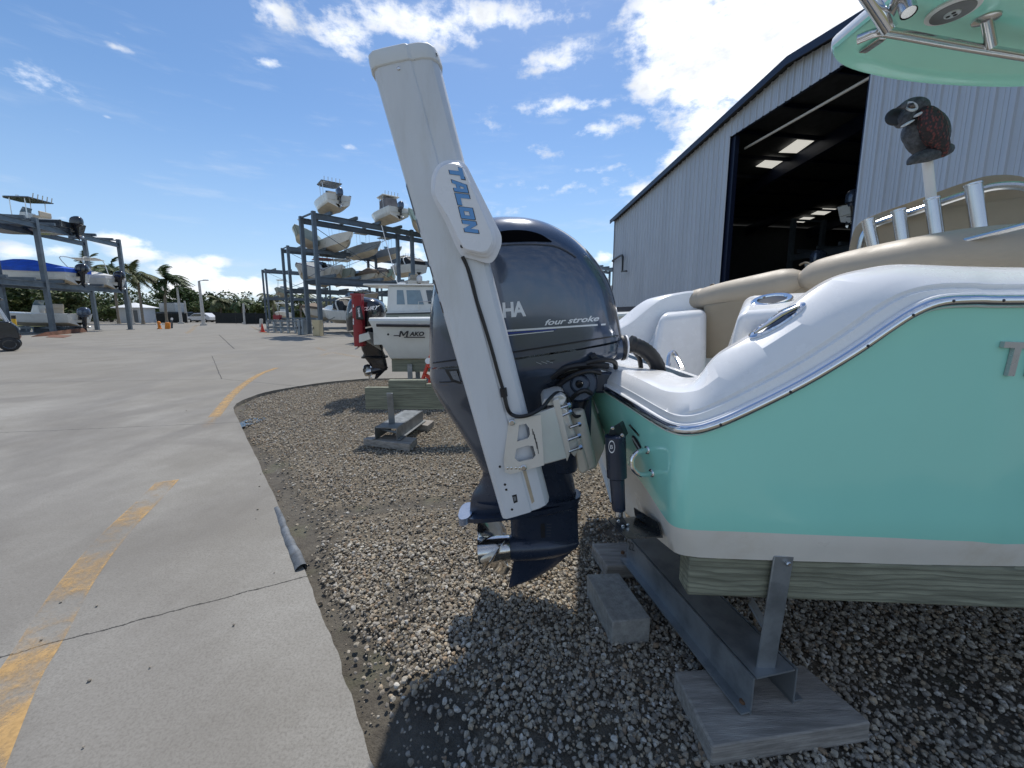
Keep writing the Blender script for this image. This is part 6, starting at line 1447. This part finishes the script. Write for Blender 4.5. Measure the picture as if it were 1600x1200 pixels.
# racks with boats inside, dim behind the doorway
ri = rack('dim steel rack inside the open shed', C0 + wd * (sD0 - 5) + wi * 9, wd, wi * 2.4, 4, 6.0, (3.0, 5.6), 8.0, group=None)
for k, (s, z, lb) in enumerate(((sD0 + 1.0, 3.27, 'dim boat low on the rack inside the shed doorway, toward the far jamb'), (sD0 + 4.2, 3.27, 'dim boat low on the rack inside the shed doorway, toward the near jamb'), (sD0 + 2.6, 5.87, 'dim boat on the upper level of the rack inside the shed'))):
    b = make_boat('motorboat', lb, 7.5, 2.4, 1.1, top=False, kind='bowrider', eng=(mgry,)); q = C0 + wd * s + wi * 5.4 + up * z; put(b, q, heading(wi))
# owl decoy on its white pole in the leaning post
owm = bpy.data.materials.new('painted owl plumage'); owm.use_nodes = True; nt = owm.node_tree; bb = nt.nodes['Principled BSDF']; P = nn(nt, 'ShaderNodeTexCoord').outputs['Object']
vo = nn(nt, 'ShaderNodeTexVoronoi'); vo.inputs['Scale'].default_value = 85; nt.links.new(scaled(nt, P, 1, 1, .6), vo.inputs['Vector'])
cc = mixcol(nt, ramp(nt, vo.outputs['Distance'], .2, .55), S(112, 52, 48), S(34, 26, 28)); nt.links.new(cc, bb.inputs['Base Color']); bb.inputs['Roughness'].default_value = .55
bn = nn(nt, 'ShaderNodeBump'); bn.inputs['Distance'].default_value = .006; bn.inputs['Strength'].default_value = .9; bn.invert = True; nt.links.new(vo.outputs['Distance'], bn.inputs['Height']); nt.links.new(bn.outputs[0], bb.inputs['Normal'])
owd = mat('dark owl paint', S(66, 68, 72), .55, var=.6, vs=45, bump=.9, bs=55); owl_l = mat('pale owl paint', S(205, 208, 210), .6, var=.15, vs=50)
YO = 2.40
owl = thing('owl_decoy', 'plastic owl decoy with reddish wings and black visor on a white pole', 'decoy', at(1455, 305, YO))
mb = MB(); mb.tube([at(1457, 330, YO), at(1448, 243, YO)], .024, 14); mb.build('pole', mat('white pvc', S(232, 228, 222), .5, var=.03), owl)
PXM = YO / F * 1.06
def blob(mb, cx, cy, ra, rb, dep, ang, dY=0.0, n=22, m=16):      # ellipsoid seen at a pixel; ang turns its long axis away from vertical
    mb.sphere(at(cx, cy, YO + dY), V((rb * PXM, dep, ra * PXM)), n, m, 0, Matrix.Rotation(ang, 3, 'Y'))
mb = MB(); blob(mb, 1447, 208, 33, 24, .09, -.52); blob(mb, 1436, 204, 20, 17, .08, -.25); blob(mb, 1466, 226, 18, 10, .05, -.5); body = mb.build('body', owd, owl, sharp=60)
bvo = bvh_of(body)
mb = MB(); blob(mb, 1458, 201, 31, 15, .05, -.50, -.07); blob(mb, 1469, 222, 20, 8, .04, -.42, -.06); mb.build('wing', owm, owl, sharp=60)
mb = MB(); blob(mb, 1427, 170, 12.5, 17, .07, .32); blob(mb, 1414, 183, 14, 9, .05, .35, -.01); head = mb.build('head', owd, owl, sharp=60)
bvhd = bvh_of(head)
mb = MB(); rg = [[onto(bvhd, x, y, h, YO - .06) for x, y in oval_px(1424, 166.5, 9.0 * s, 1.5 * s, -1.2 * s, 6.5 * s, 20)] for s, h in ((1.22, 0), (1.1, .008), (.74, .006), (.70, -.002))]; mb.ring_loft(rg, False); mb.build('eye_ring', owl_l, head)
mb = MB(); blob(mb, 1437, 178, 2.2, 8, .02, -.45, -.06); blob(mb, 1418, 193, 1.8, 9, .02, -.5, -.05); mb.build('collar', owl_l, head)
mb = MB(); mb.sphere(onto(bvhd, 1423.5, 166.5, -.004, YO - .06), .019, 14, 10); mb.build('eye', mat('amber eye', S(74, 52, 36), .1, coat=1), head)
mb = MB(); mb.sphere(onto(bvhd, 1423.5, 166.5, .010, YO - .06), .009, 10, 8); mb.build('pupil', black, head)
mb = MB(); mb.tube([at(1416, 165, YO - .05), at(1409, 166, YO - .04), at(1401, 168.5, YO - .03)], [.02, .014, .003], 10); mb.build('beak', owd, head)
mb = MB(); c = at(1399.5, 182.5, YO + .0); mb.lathe([(.044, -.006), (.050, 0), (.044, .006)], 24, Matrix.Translation(c) @ V((-.35, -.9, .1)).to_track_quat('Z', 'Y').to_matrix().to_4x4()); mb.build('visor', black, head)
mb = MB(); mb.tube(smooth_path([at(1418, 257, YO - .06), at(1428, 249, YO - .06), at(1448, 243, YO - .05), at(1482, 233, YO - .02), ], 4), [.006, .014, .020, .024, .028, .030, .032, .034, .036, .036, .036, .036, .030], 10); mb.build('perch', owd, owl)

# ------------------------------------------------------------------ far yard: hut, poles, car, posts
conw = mat('pale concrete pole', S(190, 186, 178), .85, var=.08)
hut = thing('guard_hut', 'small white hut with hipped white roof among the palms', 'hut', gnd(198, 497.5, 0) * 0 + flat2(198, 490, 68))
hx, hy = flat2(200, 490, 68).x, 68.0
hw = mat('white clapboard', S(214, 216, 216), .6, var=.05)
mb = MB(); mb.box((hx, hy + 1.5, 1.3), (4.1, 3.0, 2.6)); mb.build('wall', hw, hut)
mb = MB(); mb.ring_loft([[V((hx + x * k, hy + 1.5 + y * k, z)) for x, y in ((-2.5, -1.95), (2.5, -1.95), (2.5, 1.95), (-2.5, 1.95))] for k, z in ((1, 2.55), (1, 2.68), (.02, 3.55))]); mb.build('roof', hw, hut)
mb = MB(); mb.box((hx + .1, hy - .02, 1.6), (.5, .06, 1.1)); mb.build('window', glass, hut); mb = MB(); mb.box((hx + 1.3, hy - .02, 1.15), (.8, .06, 2.1)); mb.build('door', greypl, hut)
POLES = [(282, 494, 282, 449, 62, 'pale concrete pole just right of the dark trailer', 0), (291, 496, 290, 470, 70, 'short pale pole behind the white car bonnet', 0), (317, 505, 314, 439, 52, 'tall pale street light with a short arm in front of the white car', 1), (382, 506, 381, 474, 60, 'slim pale pole near the far fence end', 0), (206, 500, 205, 463, 60, 'pale pole behind the hut corner', 0)]
for x0, y0, x1, y1, Y, lb, arm in POLES:
    b = flat2(x0, 495, Y); zt_ = at(x1, y1, Y).z; r = thing('street_light' if arm else 'concrete_pole', lb, 'street light' if arm else 'pole', b)
    mb = MB(); mb.tube([b, b + V((0, 0, zt_))], [.22, .13], 10); mb.lathe([(.4, 0), (.4, .25)], 10, Matrix.Translation(b)); mb.build('shaft', conw, r)
    if arm: mb = MB(); mb.beam(b + V((0, 0, zt_)), b + V((.9, 0, zt_ + .1)), .08, .08); mb.box(b + V((.9, 0, zt_ + .1)), (.6, .25, .12)); mb.build('lamp_head', greypl, r)
# white car
car = thing('parked_car', 'white estate car parked side on by the far fence', 'car', flat2(313, 490, 73))
cx_, cy_ = flat2(313, 490, 73).x, 73.0
wc = mat('white car paint', S(222, 222, 222), .2, coat=.8, var=.02)
def carsec(y, k): return [V((cx_ + x, cy_ + y, z)) for x, z in k]
prof = [(-2.35, .35), (-2.4, .8), (-2.2, 1.0), (-1.3, 1.12), (-.55, 1.68), (1.5, 1.75), (2.1, 1.25), (2.35, 1.0), (2.4, .4)]
mb = MB(); mb.ring_loft([[V((cx_ + x, cy_ + y, z)) for x, z in prof] for y in (-.92, .92)]); mb.build('body', wc, car, bev=.08)
mb = MB(); mb.prism([V((cx_ + x, cy_ - .94, z)) for x, z in ((-1.15, 1.12), (-.5, 1.6), (1.35, 1.66), (1.75, 1.15))], (0, .03, 0)); mb.build('window', glass, car)
for x in (-1.45, 1.45):
    mb = MB(); mb.lathe([(.36, -.12), (.36, .12)], 18, Matrix.Translation((cx_ + x, cy_ - .86, .36)) @ Matrix.Rotation(R(90), 4, 'X')); wq = mb.build('wheel', black, car)
    mb = MB(); mb.lathe([(.22, -.13), (.2, .13)], 14, Matrix.Translation((cx_ + x, cy_ - .87, .36)) @ Matrix.Rotation(R(90), 4, 'X')); mb.build('rim', steel, wq)
    mb = MB(); mb.lathe([(.36, -.12), (.36, .12)], 18, Matrix.Translation((cx_ + x, cy_ + .86, .36)) @ Matrix.Rotation(R(90), 4, 'X')); mb.build('wheel', black, car)
# grey box trailer with dark skirt
q = flat2(262, 490, 72); tr_o = thing('box_trailer', 'dark trailer with a light grey box top beside the far gate', 'trailer', q)
mb = MB(); mb.box(q + V((0, 1.5, 1.15)), (4.9, 2.4, 1.5)); mb.build('chassis', darkhull, tr_o, bev=.05); mb = MB(); mb.box(q + V((-.3, 1.5, 2.75)), (2.9, 2.3, 1.6)); mb.build('box', mat('light grey panel', S(168, 172, 172), .6), tr_o, bev=.04); mb = MB(); mb.box(q + V((-.3, 1.5, 3.65)), (2.4, 1.9, .2)); mb.build('roof_unit', darkhull, tr_o)
for x in (-1.6, 1.6): mb = MB(); mb.lathe([(.42, -.1), (.42, .1)], 16, Matrix.Translation(q + V((x, .35, .42))) @ Matrix.Rotation(R(90), 4, 'X')); mb.build('wheel', black, tr_o)
# dark mesh fences
fm = mat('dark fence mesh', S(26, 30, 30), .8, var=.25, vs=3)
def fence(label, a, b, h):
    f = thing('mesh_fence', label, 'fence', a); L = (b - a).length; d = (b - a).normalized(); k = max(2, int(L / 3))
    mb = MB(); mb.beam(a + V((0, 0, h / 2)), b + V((0, 0, h / 2)), .04, h - .1); mb.build('screen', fm, f)
    for i in range(k + 1): mb = MB(); p = a + d * L * i / k; mb.tube([p, p + V((0, 0, h + .1))], .05, 6); mb.build('post', blackpl, f)
fence('long dark mesh fence behind the white car and the street light', flat2(286, 490, 79), flat2(344, 490, 79), 2.0)
fence('dark mesh fence under the trees right of the white car', flat2(336, 490, 64), flat2(400, 490, 62), 1.75)
fence('short dark mesh fence across the front of the box trailer', flat2(244, 490, 66), flat2(291, 490, 66), 1.7)
fence('dark mesh fence running up to the farthest steel rack', flat2(383, 490, 58), flat2(414, 490, 60), 1.7)
# bollards, hydrant, cone, cabinets
yel = mat('safety yellow paint', S(214, 168, 40), .55, var=.12, vs=3, dirt=.25, dcol=S(150, 130, 90))
org = mat('orange plastic', S(222, 134, 40), .6, var=.1)
def bollard(label, px, py, top, w, m, leanx=0, cap=None, name='bollard'):
    b = gnd(px, py, 0); t = at(px + leanx, top, b.y); t = V((t.x, b.y, t.z)); r = thing(name, label, 'bollard', b)
    mb = MB(); mb.tube([b, t - (t - b).normalized() * .08, t], [w, w, w * .8], 14); mb.build('post', m, r)
    if cap: mb = MB(); mb.tube([t - (t - b).normalized() * .2, t + (t - b).normalized() * .01], w * 1.06, 14); mb.build('cap', cap, r)
bollard('thick yellow bollard with a dark top beside the golf cart', 25.5, 529.5, 493, .095, yel, -5, blackpl)
bollard('leaning yellow post at the far end of the rusty ramp', 127, 516.5, 494, .075, yel, -13)
bollard('squat orange bollard right of the pale hydrant', 262, 514, 504, .22, org)
bollard('thin dark marker post with a white top near the orange bollard', 268.5, 513, 497, .09, darkhull, 0, whitedec)
bollard('grey bollard post at the end of the far fence', 408, 511, 498, .18, conw)
q = gnd(249.5, 514, 0); hyd = thing('fire_hydrant', 'pale orange fire hydrant standing at the road edge', 'hydrant', q); mb = MB(); mb.lathe([(.2, 0), (.2, .08), (.13, .1), (.13, .55), (.17, .6), (.12, .75), (.03, .8)], 12, Matrix.Translation(q)); mb.build('barrel', org, hyd); mb = MB(); mb.tube([q + V((-.25, 0, .45)), q + V((.25, 0, .45))], .06, 8); mb.build('nozzle', whitedec, hyd)
q = gnd(410.5, 519, 0); cn = thing('traffic_cone', 'small red traffic cone at the yard entrance', 'traffic cone', q); mb = MB(); mb.lathe([(.16, .03), (.03, .72)], 12, Matrix.Translation(q)); mb.build('cone', orange, cn); mb = MB(); mb.box(q + V((0, 0, .02)), (.4, .4, .04)); mb.build('foot', orange, cn)
def cabinet(label, x0, x1, ytop, ybot, m, dm, dep=.5):
    a, b = gnd(x0, ybot, 0), gnd(x1, ybot, 0); w = b.x - a.x; h = at(x0, ytop, a.y).z; r = thing('utility_cabinet', label, 'cabinet', (a + b) / 2)
    mb = MB(); mb.box(((a.x + b.x) / 2, a.y + dep / 2, h / 2), (w, dep, h)); mb.build('housing', m, r, bev=.02)
    mb = MB(); mb.box(((a.x + b.x) / 2, a.y - .01, h / 2), (w * .86, .02, h * .88)); dd = mb.build('door', m, r, bev=.005); mb = MB(); mb.box((a.x + w * .2, a.y - .04, h * .5), (.04, .03, .16)); mb.build('handle', dm, dd)
cabinet('tan metal cabinet between the two posts of the nearest rack', 489, 500.5, 500, 525, mat('tan enamel', S(206, 188, 148), .5, var=.04), blackpl)
cabinet('first of the pair of grey cabinets left of the tan one', 465.5, 470, 500, 523.5, mat('grey enamel', S(140, 148, 152), .45, .3, var=.05), blackpl)
cabinet('second grey cabinet, nearer the tan one', 471, 475, 500, 523.5, MATS['grey enamel'], blackpl)
# low steel bunk frames between the racks and the road
lowr = thing('low_bunk_rack', 'long low galvanised frame with dark rails in front of the racks', 'steel frame', gnd(440, 521, 0))
for py0, z0 in ((520, .95), (520, .42)):
    a, b = gnd(419, 519, 0), gnd(486, 521.5, 0); mb = MB(); mb.beam(a + V((0, 0, z0)), b + V((0, 0, z0)), .16, .14); mb.beam(a + V((0, 1.1, z0 + .2)), b + V((0, 1.1, z0 + .2)), .16, .14); mb.build('rail', rks, lowr)
for k in range(7):
    t = k / 6; p = gnd(419, 519, 0).lerp(gnd(486, 521.5, 0), t); mb = MB(); mb.beam(p, p + V((0, 0, 1.0)), .14, .14, up=V((0, -1, 0))); mb.build('post', galv, lowr); mb = MB(); mb.beam(p + V((0, 1.1, 0)), p + V((0, 1.1, 1.2)), .14, .14, up=V((0, -1, 0))); mb.build('post', galv, lowr)
q = gnd(430, 519, 0) + V((0, .5, 0)); tool = MB(); tool.box(q + V((0, 0, 1.25)), (.55, .4, .36)); tool.tube([q + V((-.2, 0, 1.43)), q + V((-.2, 0, 1.52)), q + V((.2, 0, 1.52)), q + V((.2, 0, 1.43))], .02, 6); tag(tool.build('fuel_can', redp, bev=.03), 'red fuel can resting on the low galvanised frame', 'fuel can')
# ramp and guard rail
rust = mat('rusty steel plate', S(120, 84, 66), .85, .1, var=.3, vs=1.5, dirt=.5, dcol=S(86, 62, 54), ds=1.2)
rp = thing('steel_ramp', 'row of rusty steel ramp plates along the kerb', 'ramp', gnd(85, 525, 0))
pts0 = [gnd(lerp(49, 120, t), lerp(526.5, 519.5, t), 0) for t in np.linspace(0, 1, 6)]; pts1 = [V((p.x - .3, p.y + 1.1, at(lerp(42, 122, t), lerp(519, 512, t), p.y + 1.1).z)) for p, t in zip(pts0, np.linspace(0, 1, 6))]
for i in range(5):
    mb = MB(); a, b, c, d = pts0[i], pts0[i + 1].lerp(pts0[i], .03), pts1[i + 1].lerp(pts1[i], .03), pts1[i]; mb.hexa([a, b, V((c.x, c.y, 0)), V((d.x, d.y, 0)), a + V((0, 0, .03)), b + V((0, 0, .03)), c, d]); mb.build('ramp_plate', rust, rp)
mb = MB(); mb.prism([gnd(x, y, .02) for x, y in ((72, 526.8), (100, 527.4), (112, 524), (80, 523.2))], (0, 0, -.018)); tag(mb.build('steel_plate', rust), 'flat dark steel plate lying in front of the ramp', 'plate')
gr_ = thing('guard_rail', 'grey pipe guard rail with slanting struts behind the rusty ramp', 'railing', gnd(60, 521, 0))
mb = MB(); Yg = gnd(60, 520, 0).y
mb.tube([at(27, 501, Yg), at(75, 497, Yg), at(84, 496, Yg)], .035, 8); mb.tube([at(84, 496, Yg), at(112, 497.5, Yg)], .03, 8); mb.tube([at(27, 514, Yg), at(60, 511, Yg), at(100, 508.5, Yg)], .025, 8); mb.tube([at(27, 521.5, Yg), at(42, 521.5, Yg)], .04, 8); mb.build('rail', galv, gr_)
for x0, x1 in ((37, 42), (43, 48.5), (97, 101), (102.5, 106.5)): mb = MB(); mb.tube([at(x0, 501, Yg), at(x1, 517 if x0 < 60 else 511, Yg)], .03, 8); mb.build('strut', galv, gr_)
tag(MB().prism([gnd(x, y, .006) for x, y in ((-40, 515), (60, 515), (88, 512), (88, 507), (-60, 507))], (0, 0, -.004)).build('grass', mat('short grass', S(110, 116, 62), .95, var=.4, vs=3, bump=.6, bs=20), flat=True), 'strip of dry grass behind the guard rail', 'grass', kind='stuff')
# golf cart at the picture edge
gc = thing('golf_cart', 'dark utility golf cart with clear windshield, cut by the frame edge', 'golf cart', gnd(17, 549, 0))
g0 = gnd(17, 549, 0); gx_, gy_ = g0.x, g0.y
mb = MB(); mb.ring_loft([[V((gx_ + x, gy_ + y, z)) for x, z in ((-2.6, .45), (-2.6, .75), (-1.5, .80), (-.6, .62), (-.35, .66), (-.2, 1.22), (.10, 1.2), (.28, .95), (.30, .48))] for y in (0.05, 1.15)]); mb.build('body', mblk, gc, bev=.04)
mb = MB(); mb.box((gx_ - 1.2, gy_ + .6, .98), (.6, 1.0, .2)); mb.box((gx_ - 1.5, gy_ + .6, 1.3), (.14, 1.0, .5)); mb.build('seat', canvas, gc, bev=.05)
mb = MB(); mb.box((gx_ - 1.0, gy_ + .6, 2.12), (2.0, 1.2, .09)); mb.build('roof', blackpl, gc, bev=.04)
for y in (.08, 1.12): 
    mb = MB(); mb.tube([(gx_ + .02, gy_ + y, 1.2), (gx_ - .25, gy_ + y, 2.1)], .03, 8); mb.build('windshield_post', silver, gc)
    mb = MB(); mb.tube([(gx_ - 1.75, gy_ + y, .8), (gx_ - 1.8, gy_ + y, 2.1)], .03, 8); mb.build('roof_post', blackpl, gc)
mb = MB(); mb.add([(gx_ + .0, gy_ + .1, 1.22), (gx_ + .0, gy_ + 1.1, 1.22), (gx_ - .23, gy_ + 1.1, 2.08), (gx_ - .23, gy_ + .1, 2.08)], [(0, 1, 2, 3)]); mb.build('windshield', mat('clear sheet', (.7, .76, .8), .05, var=0, alpha=.45), gc, recalc=False)
mb = MB(); mb.box((gx_ + .31, gy_ + .3, .9), (.03, .16, .1)); mb.build('headlight', silver, gc); mb = MB(); mb.box((gx_ - .33, gy_ + .03, .95), (.12, .02, .12)); mb.build('side_badge', redp, gc)
for x in (0, -2.1):
    for y in (.0, 1.05):
        Mw = Matrix.Translation((gx_ + x, gy_ + y + .09, .285)) @ Matrix.Rotation(R(90), 4, 'X'); mb = MB(); mb.lathe([(.20, -.11), (.27, -.10), (.285, -.06), (.285, .06), (.27, .10), (.20, .11)], 24, Mw); w = mb.build('wheel', black, gc)
        mb = MB(); mb.lathe([(.17, -.112), (.17, .112), (.12, .08)], 18, Mw); mb.build('rim', steel, w)

gc.rotation_euler.z = R(50)
# ------------------------------------------------------------------ vegetation
def leafmat(name, c, var=.45):
    m = bpy.data.materials.new(name); m.use_nodes = True; nt = m.node_tree; b = nt.nodes['Principled BSDF']
    g = nn(nt, 'ShaderNodeNewGeometry'); f = g.outputs['Random Per Island']
    nt.links.new(mixcol(nt, f, tuple(x * (1 - var) for x in c), tuple(x * (1 + var) for x in c)), b.inputs['Base Color']); b.inputs['Roughness'].default_value = .6; b.inputs['Specular IOR Level'].default_value = .3
    b.inputs['Subsurface Weight'].default_value = 0
    return m
LEAF = [leafmat('dark green leaves', (.050, .078, .026)), leafmat('mid green leaves', (.085, .120, .036)), leafmat('olive leaves', (.100, .112, .044)), leafmat('yellow green leaves', (.10, .12, .035))]
bark = mat('bark', S(104, 92, 80), .9, var=.25, vs=4, bump=.5, bs=20); palmbark = mat('palm bark', S(140, 128, 112), .9, var=.2, vs=3, bump=.5, bs=12, stretch=(1, 1, 4))
def leaf_crown(clumps, nper, size, mats, seed, name='crown'):
    r = np.random.default_rng(seed); P = []
    for (cx, cy, cz, rx, ry, rz) in clumps:
        d = r.normal(size=(nper, 3)); d /= np.linalg.norm(d, axis=1)[:, None]; rad = r.uniform(.35, 1.08, nper) ** .6
        P.append(np.array([cx, cy, cz]) + d * rad[:, None] * np.array([rx, ry, rz]))
    P = np.concatenate(P); n = len(P); a = r.normal(size=(n, 3)); a /= np.linalg.norm(a, axis=1)[:, None]; b = np.cross(a, r.normal(size=(n, 3))); b /= np.linalg.norm(b, axis=1)[:, None]
    s = size * r.uniform(.5, 1.3, n)[:, None]
    vs = np.stack([P - a * s - b * s * .1, P + b * s * .55, P + a * s + b * s * .1, P - b * s * .55], 1).reshape(-1, 3)
    me = bpy.data.meshes.new(name); me.from_pydata(vs.tolist(), [], np.arange(n * 4).reshape(-1, 4).tolist())
    for m in mats: me.materials.append(m)
    me.polygons.foreach_set('material_index', r.integers(0, len(mats), n)); me.update(); return me
def tree_proto(seed, h, w, mats, pine=False):
    r = random.Random(seed); cl = []
    k = 10 if not pine else 8
    for i in range(k):
        a = r.uniform(0, 6.28); q = r.uniform(.1, .85) * w; z = h * (r.uniform(.30, .92) if not pine else r.uniform(.55, .98)); rr = w * r.uniform(.28, .55) * (1 - .4 * max(0, z / h - .6)); q *= (1.05 - .5 * z / h) if not pine else 1
        cl.append((q * math.cos(a), q * math.sin(a), z, rr, rr, rr * (.7 if not pine else .4)))
    root = bpy.data.objects.new('tree', None)
    me = leaf_crown(cl, 260 if not pine else 200, .34, mats, seed); tm = MB(); tm.tube([(0, 0, 0), (.1, .05, h * .35), (.0, .1, h * .7)], [.26, .2, .08], 8)
    for c in cl[:6]: tm.tube([(0.05, .05, h * .3), (c[0] * .6, c[1] * .6, c[2] * .8), c[:3]], [.12, .07, .03], 5)
    return me, tm
PROT = [tree_proto(1, 8.5, 4.2, [LEAF[0], LEAF[1]]), tree_proto(2, 7.0, 4.5, [LEAF[1], LEAF[2]]), tree_proto(3, 10.5, 3.2, [LEAF[0], LEAF[0]], True), tree_proto(4, 5.2, 4.4, [LEAF[1], LEAF[3]]), tree_proto(5, 6.0, 3.6, [LEAF[2], LEAF[0]])]
TM = []
for me, tm in PROT:
    o = tm.build('trunk', bark); TM.append(o.data); bpy.data.objects.remove(o)
def tree(px, Y, kind, top, label, group='trees along the far edge of the yard', wide=1.0):
    b = flat2(px, 490, Y); hz = at(px, top, Y).z; ph = [9.6, 8.0, 11.2, 6.2, 7.0][kind]; s = hz / ph
    r = thing('pine_tree' if kind == 2 else 'leafy_tree', label, 'tree', b, group)
    for nme, me in (('crown', PROT[kind][0]), ('trunk', TM[kind])):
        o = bpy.data.objects.new(nme, me); COL.objects.link(o); o.parent = r
    r.rotation_euler.z = px * .7; r.scale = (s * wide, s * wide, s); return r
for a in ((8, 62, 1, 452, 'bushy tree behind the golf cart', 1.2), (40, 60, 4, 440, 'olive tree between the posts of the rack, nearest the picture edge', 1.3), (66, 64, 0, 446, 'dark tree directly behind the front post of the rack', 1.2), (100, 58, 4, 448, 'tangled olive tree right of the front rack post', 1.25), (112, 66, 1, 455, 'green tree behind the skiff outboard', 1.2), (150, 80, 1, 470, 'low tree seen under the bowrider', 1.4), (172, 74, 3, 474, 'yellow green bush left of the hut', 1.3),
          (-30, 60, 0, 440, 'dark tree just at the picture edge behind the golf cart roof', 1.3), (236, 82, 0, 470, 'dark tree right of the hut behind the palm', 1.2), (228, 90, 1, 475, 'green bush peeking over the hut fence', 1.3), (258, 92, 2, 452, 'ragged pine behind the leaning palm', 1.0), (284, 96, 2, 444, 'tall pine behind the box trailer', 1.1), (300, 92, 0, 442, 'broad dark tree behind the street light', 1.2), (276, 88, 1, 466, 'green tree above the box trailer', 1.3), (318, 88, 1, 464, 'green tree directly behind the white car', 1.3),
          (334, 98, 2, 456, 'thin pine standing alone right of the street light', .8), (348, 90, 3, 468, 'light green tree over the dark fence', 1.3), (366, 92, 1, 472, 'green tree behind the slim pale pole', 1.3), (392, 86, 1, 476, 'rounded green bush left of the farthest rack', 1.3), (404, 78, 3, 470, 'yellow green bush touching the farthest rack', 1.2), (436, 86, 1, 474, 'bush seen through the farthest rack', 1.4), (468, 80, 3, 474, 'light green bush between the middle rack posts', 1.3), (505, 84, 4, 480, 'olive bush behind the brown covered boat', 1.4), (545, 90, 1, 478, 'green bush behind the cruiser with black canvas', 1.4)):
    tree(a[0], a[1], a[2], a[3], a[4], wide=a[5])
def palm(px, Y, top, label, lean=0.0, wind=1.0, seed=0, nf=24):
    r = random.Random(seed); b = flat2(px, 490, Y); hz = at(px + lean * .5, top, Y).z - 1.2; ro = thing('palm_tree', label, 'palm tree', b, 'palm trees beyond the yard')
    lx = lean / F * Y; mb = MB(); T = b + V((lx, 0, hz)); mb.tube(smooth_path([b, b + V((lx * .1, 0, hz * .4)), b + V((lx * .5, 0, hz * .8)), T], 4), [.26] + [.17] * 11 + [.13], 8); mb.build('trunk', palmbark, ro)
    vs = []; fs = []
    for i in range(nf):
        a = 6.283 * i / nf + r.uniform(-.2, .2); el0 = r.uniform(-.1, 1.1); L = r.uniform(3.0, 4.2); d = V((math.cos(a), math.sin(a), 0)); p = T.copy(); v = d * math.cos(el0) + V((0, 0, math.sin(el0))); prev = None; n = 11
        for k in range(n):
            t = k / (n - 1); v = (v + V((.16 * wind, 0, -.17 - .05 * t))).normalized(); p2 = p + v * L / n; sd_ = v.cross(V((0, 0, 1))); sd_ = sd_.normalized() if sd_.length > .1 else V((0, 1, 0)); ll = .95 * math.sin(math.pi * min(1, .12 + t * .86)) ** .7
            for s in (-1, 1):
                for u in (.0, .5):
                    q = p.lerp(p2, u); e = q + sd_ * s * ll * .75 + v * ll * .55 + V((.15 * wind, 0, -ll * .50)) * r.uniform(.6, 1.2); o = len(vs); vs += [tuple(q - v * .04), tuple(q + v * .20), tuple(e)]; fs.append((o, o + 1, o + 2))
            o = len(vs); w = V((0, 0, .03)); vs += [tuple(p - w), tuple(p2 - w), tuple(p2 + w), tuple(p + w)]; fs.append((o, o + 1, o + 2, o + 3)); p = p2
    mb = MB(); mb.add(vs, fs); mb.build('crown', LEAF[2] if seed % 2 else LEAF[0], ro, recalc=False, flat=True)
palm(222, 60, 420, 'straight coconut palm just right of the rack end post', 0, 1.0, 1)
palm(259, 62, 424, 'coconut palm with leaning trunk and fronds blown sideways', 8, 1.4, 2)
palm(150, 64, 408, 'first of two tall palms behind the rack, above the bowrider', 2, 1.0, 3)
palm(184, 62, 412, 'second tall palm behind the rack, beside its end post', 2, 1.0, 4)
palm(346, 84, 462, 'short palm behind the dark fence right of the car', 0, .6, 5)
palm(379, 84, 464, 'small palm behind the slim pale pole', 0, .6, 6)
palm(428, 74, 456, 'bushy palm seen through the farthest rack', 0, .4, 7, 22)
palm(470, 72, 456, 'dark palm behind the middle rack posts', 0, .4, 8, 22)
palm(517, 78, 462, 'palm seen under the nearest rack beam', 0, .4, 9)

# the wood beyond the yard reads as one mass
def wood_mass(x0, x1, Y, ybase, seed, label):
    r = random.Random(seed); cl = []
    k = int((x1 - x0) / 7)
    for i in range(k):
        px = lerp(x0, x1, i / k) + r.uniform(-3, 3); p = flat2(px, 490, Y + r.uniform(-5, 8)); h = at(px, ybase + r.uniform(-9, 7), p.y).z
        for z in np.arange(1.0, max(h - 1.0, 1.5), 1.8): cl.append((p.x + r.uniform(-1, 1), p.y, z, r.uniform(1.4, 2.3), 1.6, r.uniform(1.1, 1.7)))
    me = leaf_crown(cl, 75, .36, [LEAF[0], LEAF[1], LEAF[2]], seed, 'far_wood'); o = bpy.data.objects.new('far_wood', me); COL.objects.link(o); tag(o, label, 'wood', kind='stuff')
wood_mass(-120, 200, 84, 450, 11, 'dense green wood behind the left rack')
wood_mass(196, 420, 108, 458, 12, 'dense green wood closing the far end of the road')
wood_mass(415, 700, 100, 474, 13, 'dense green wood far behind the racks')
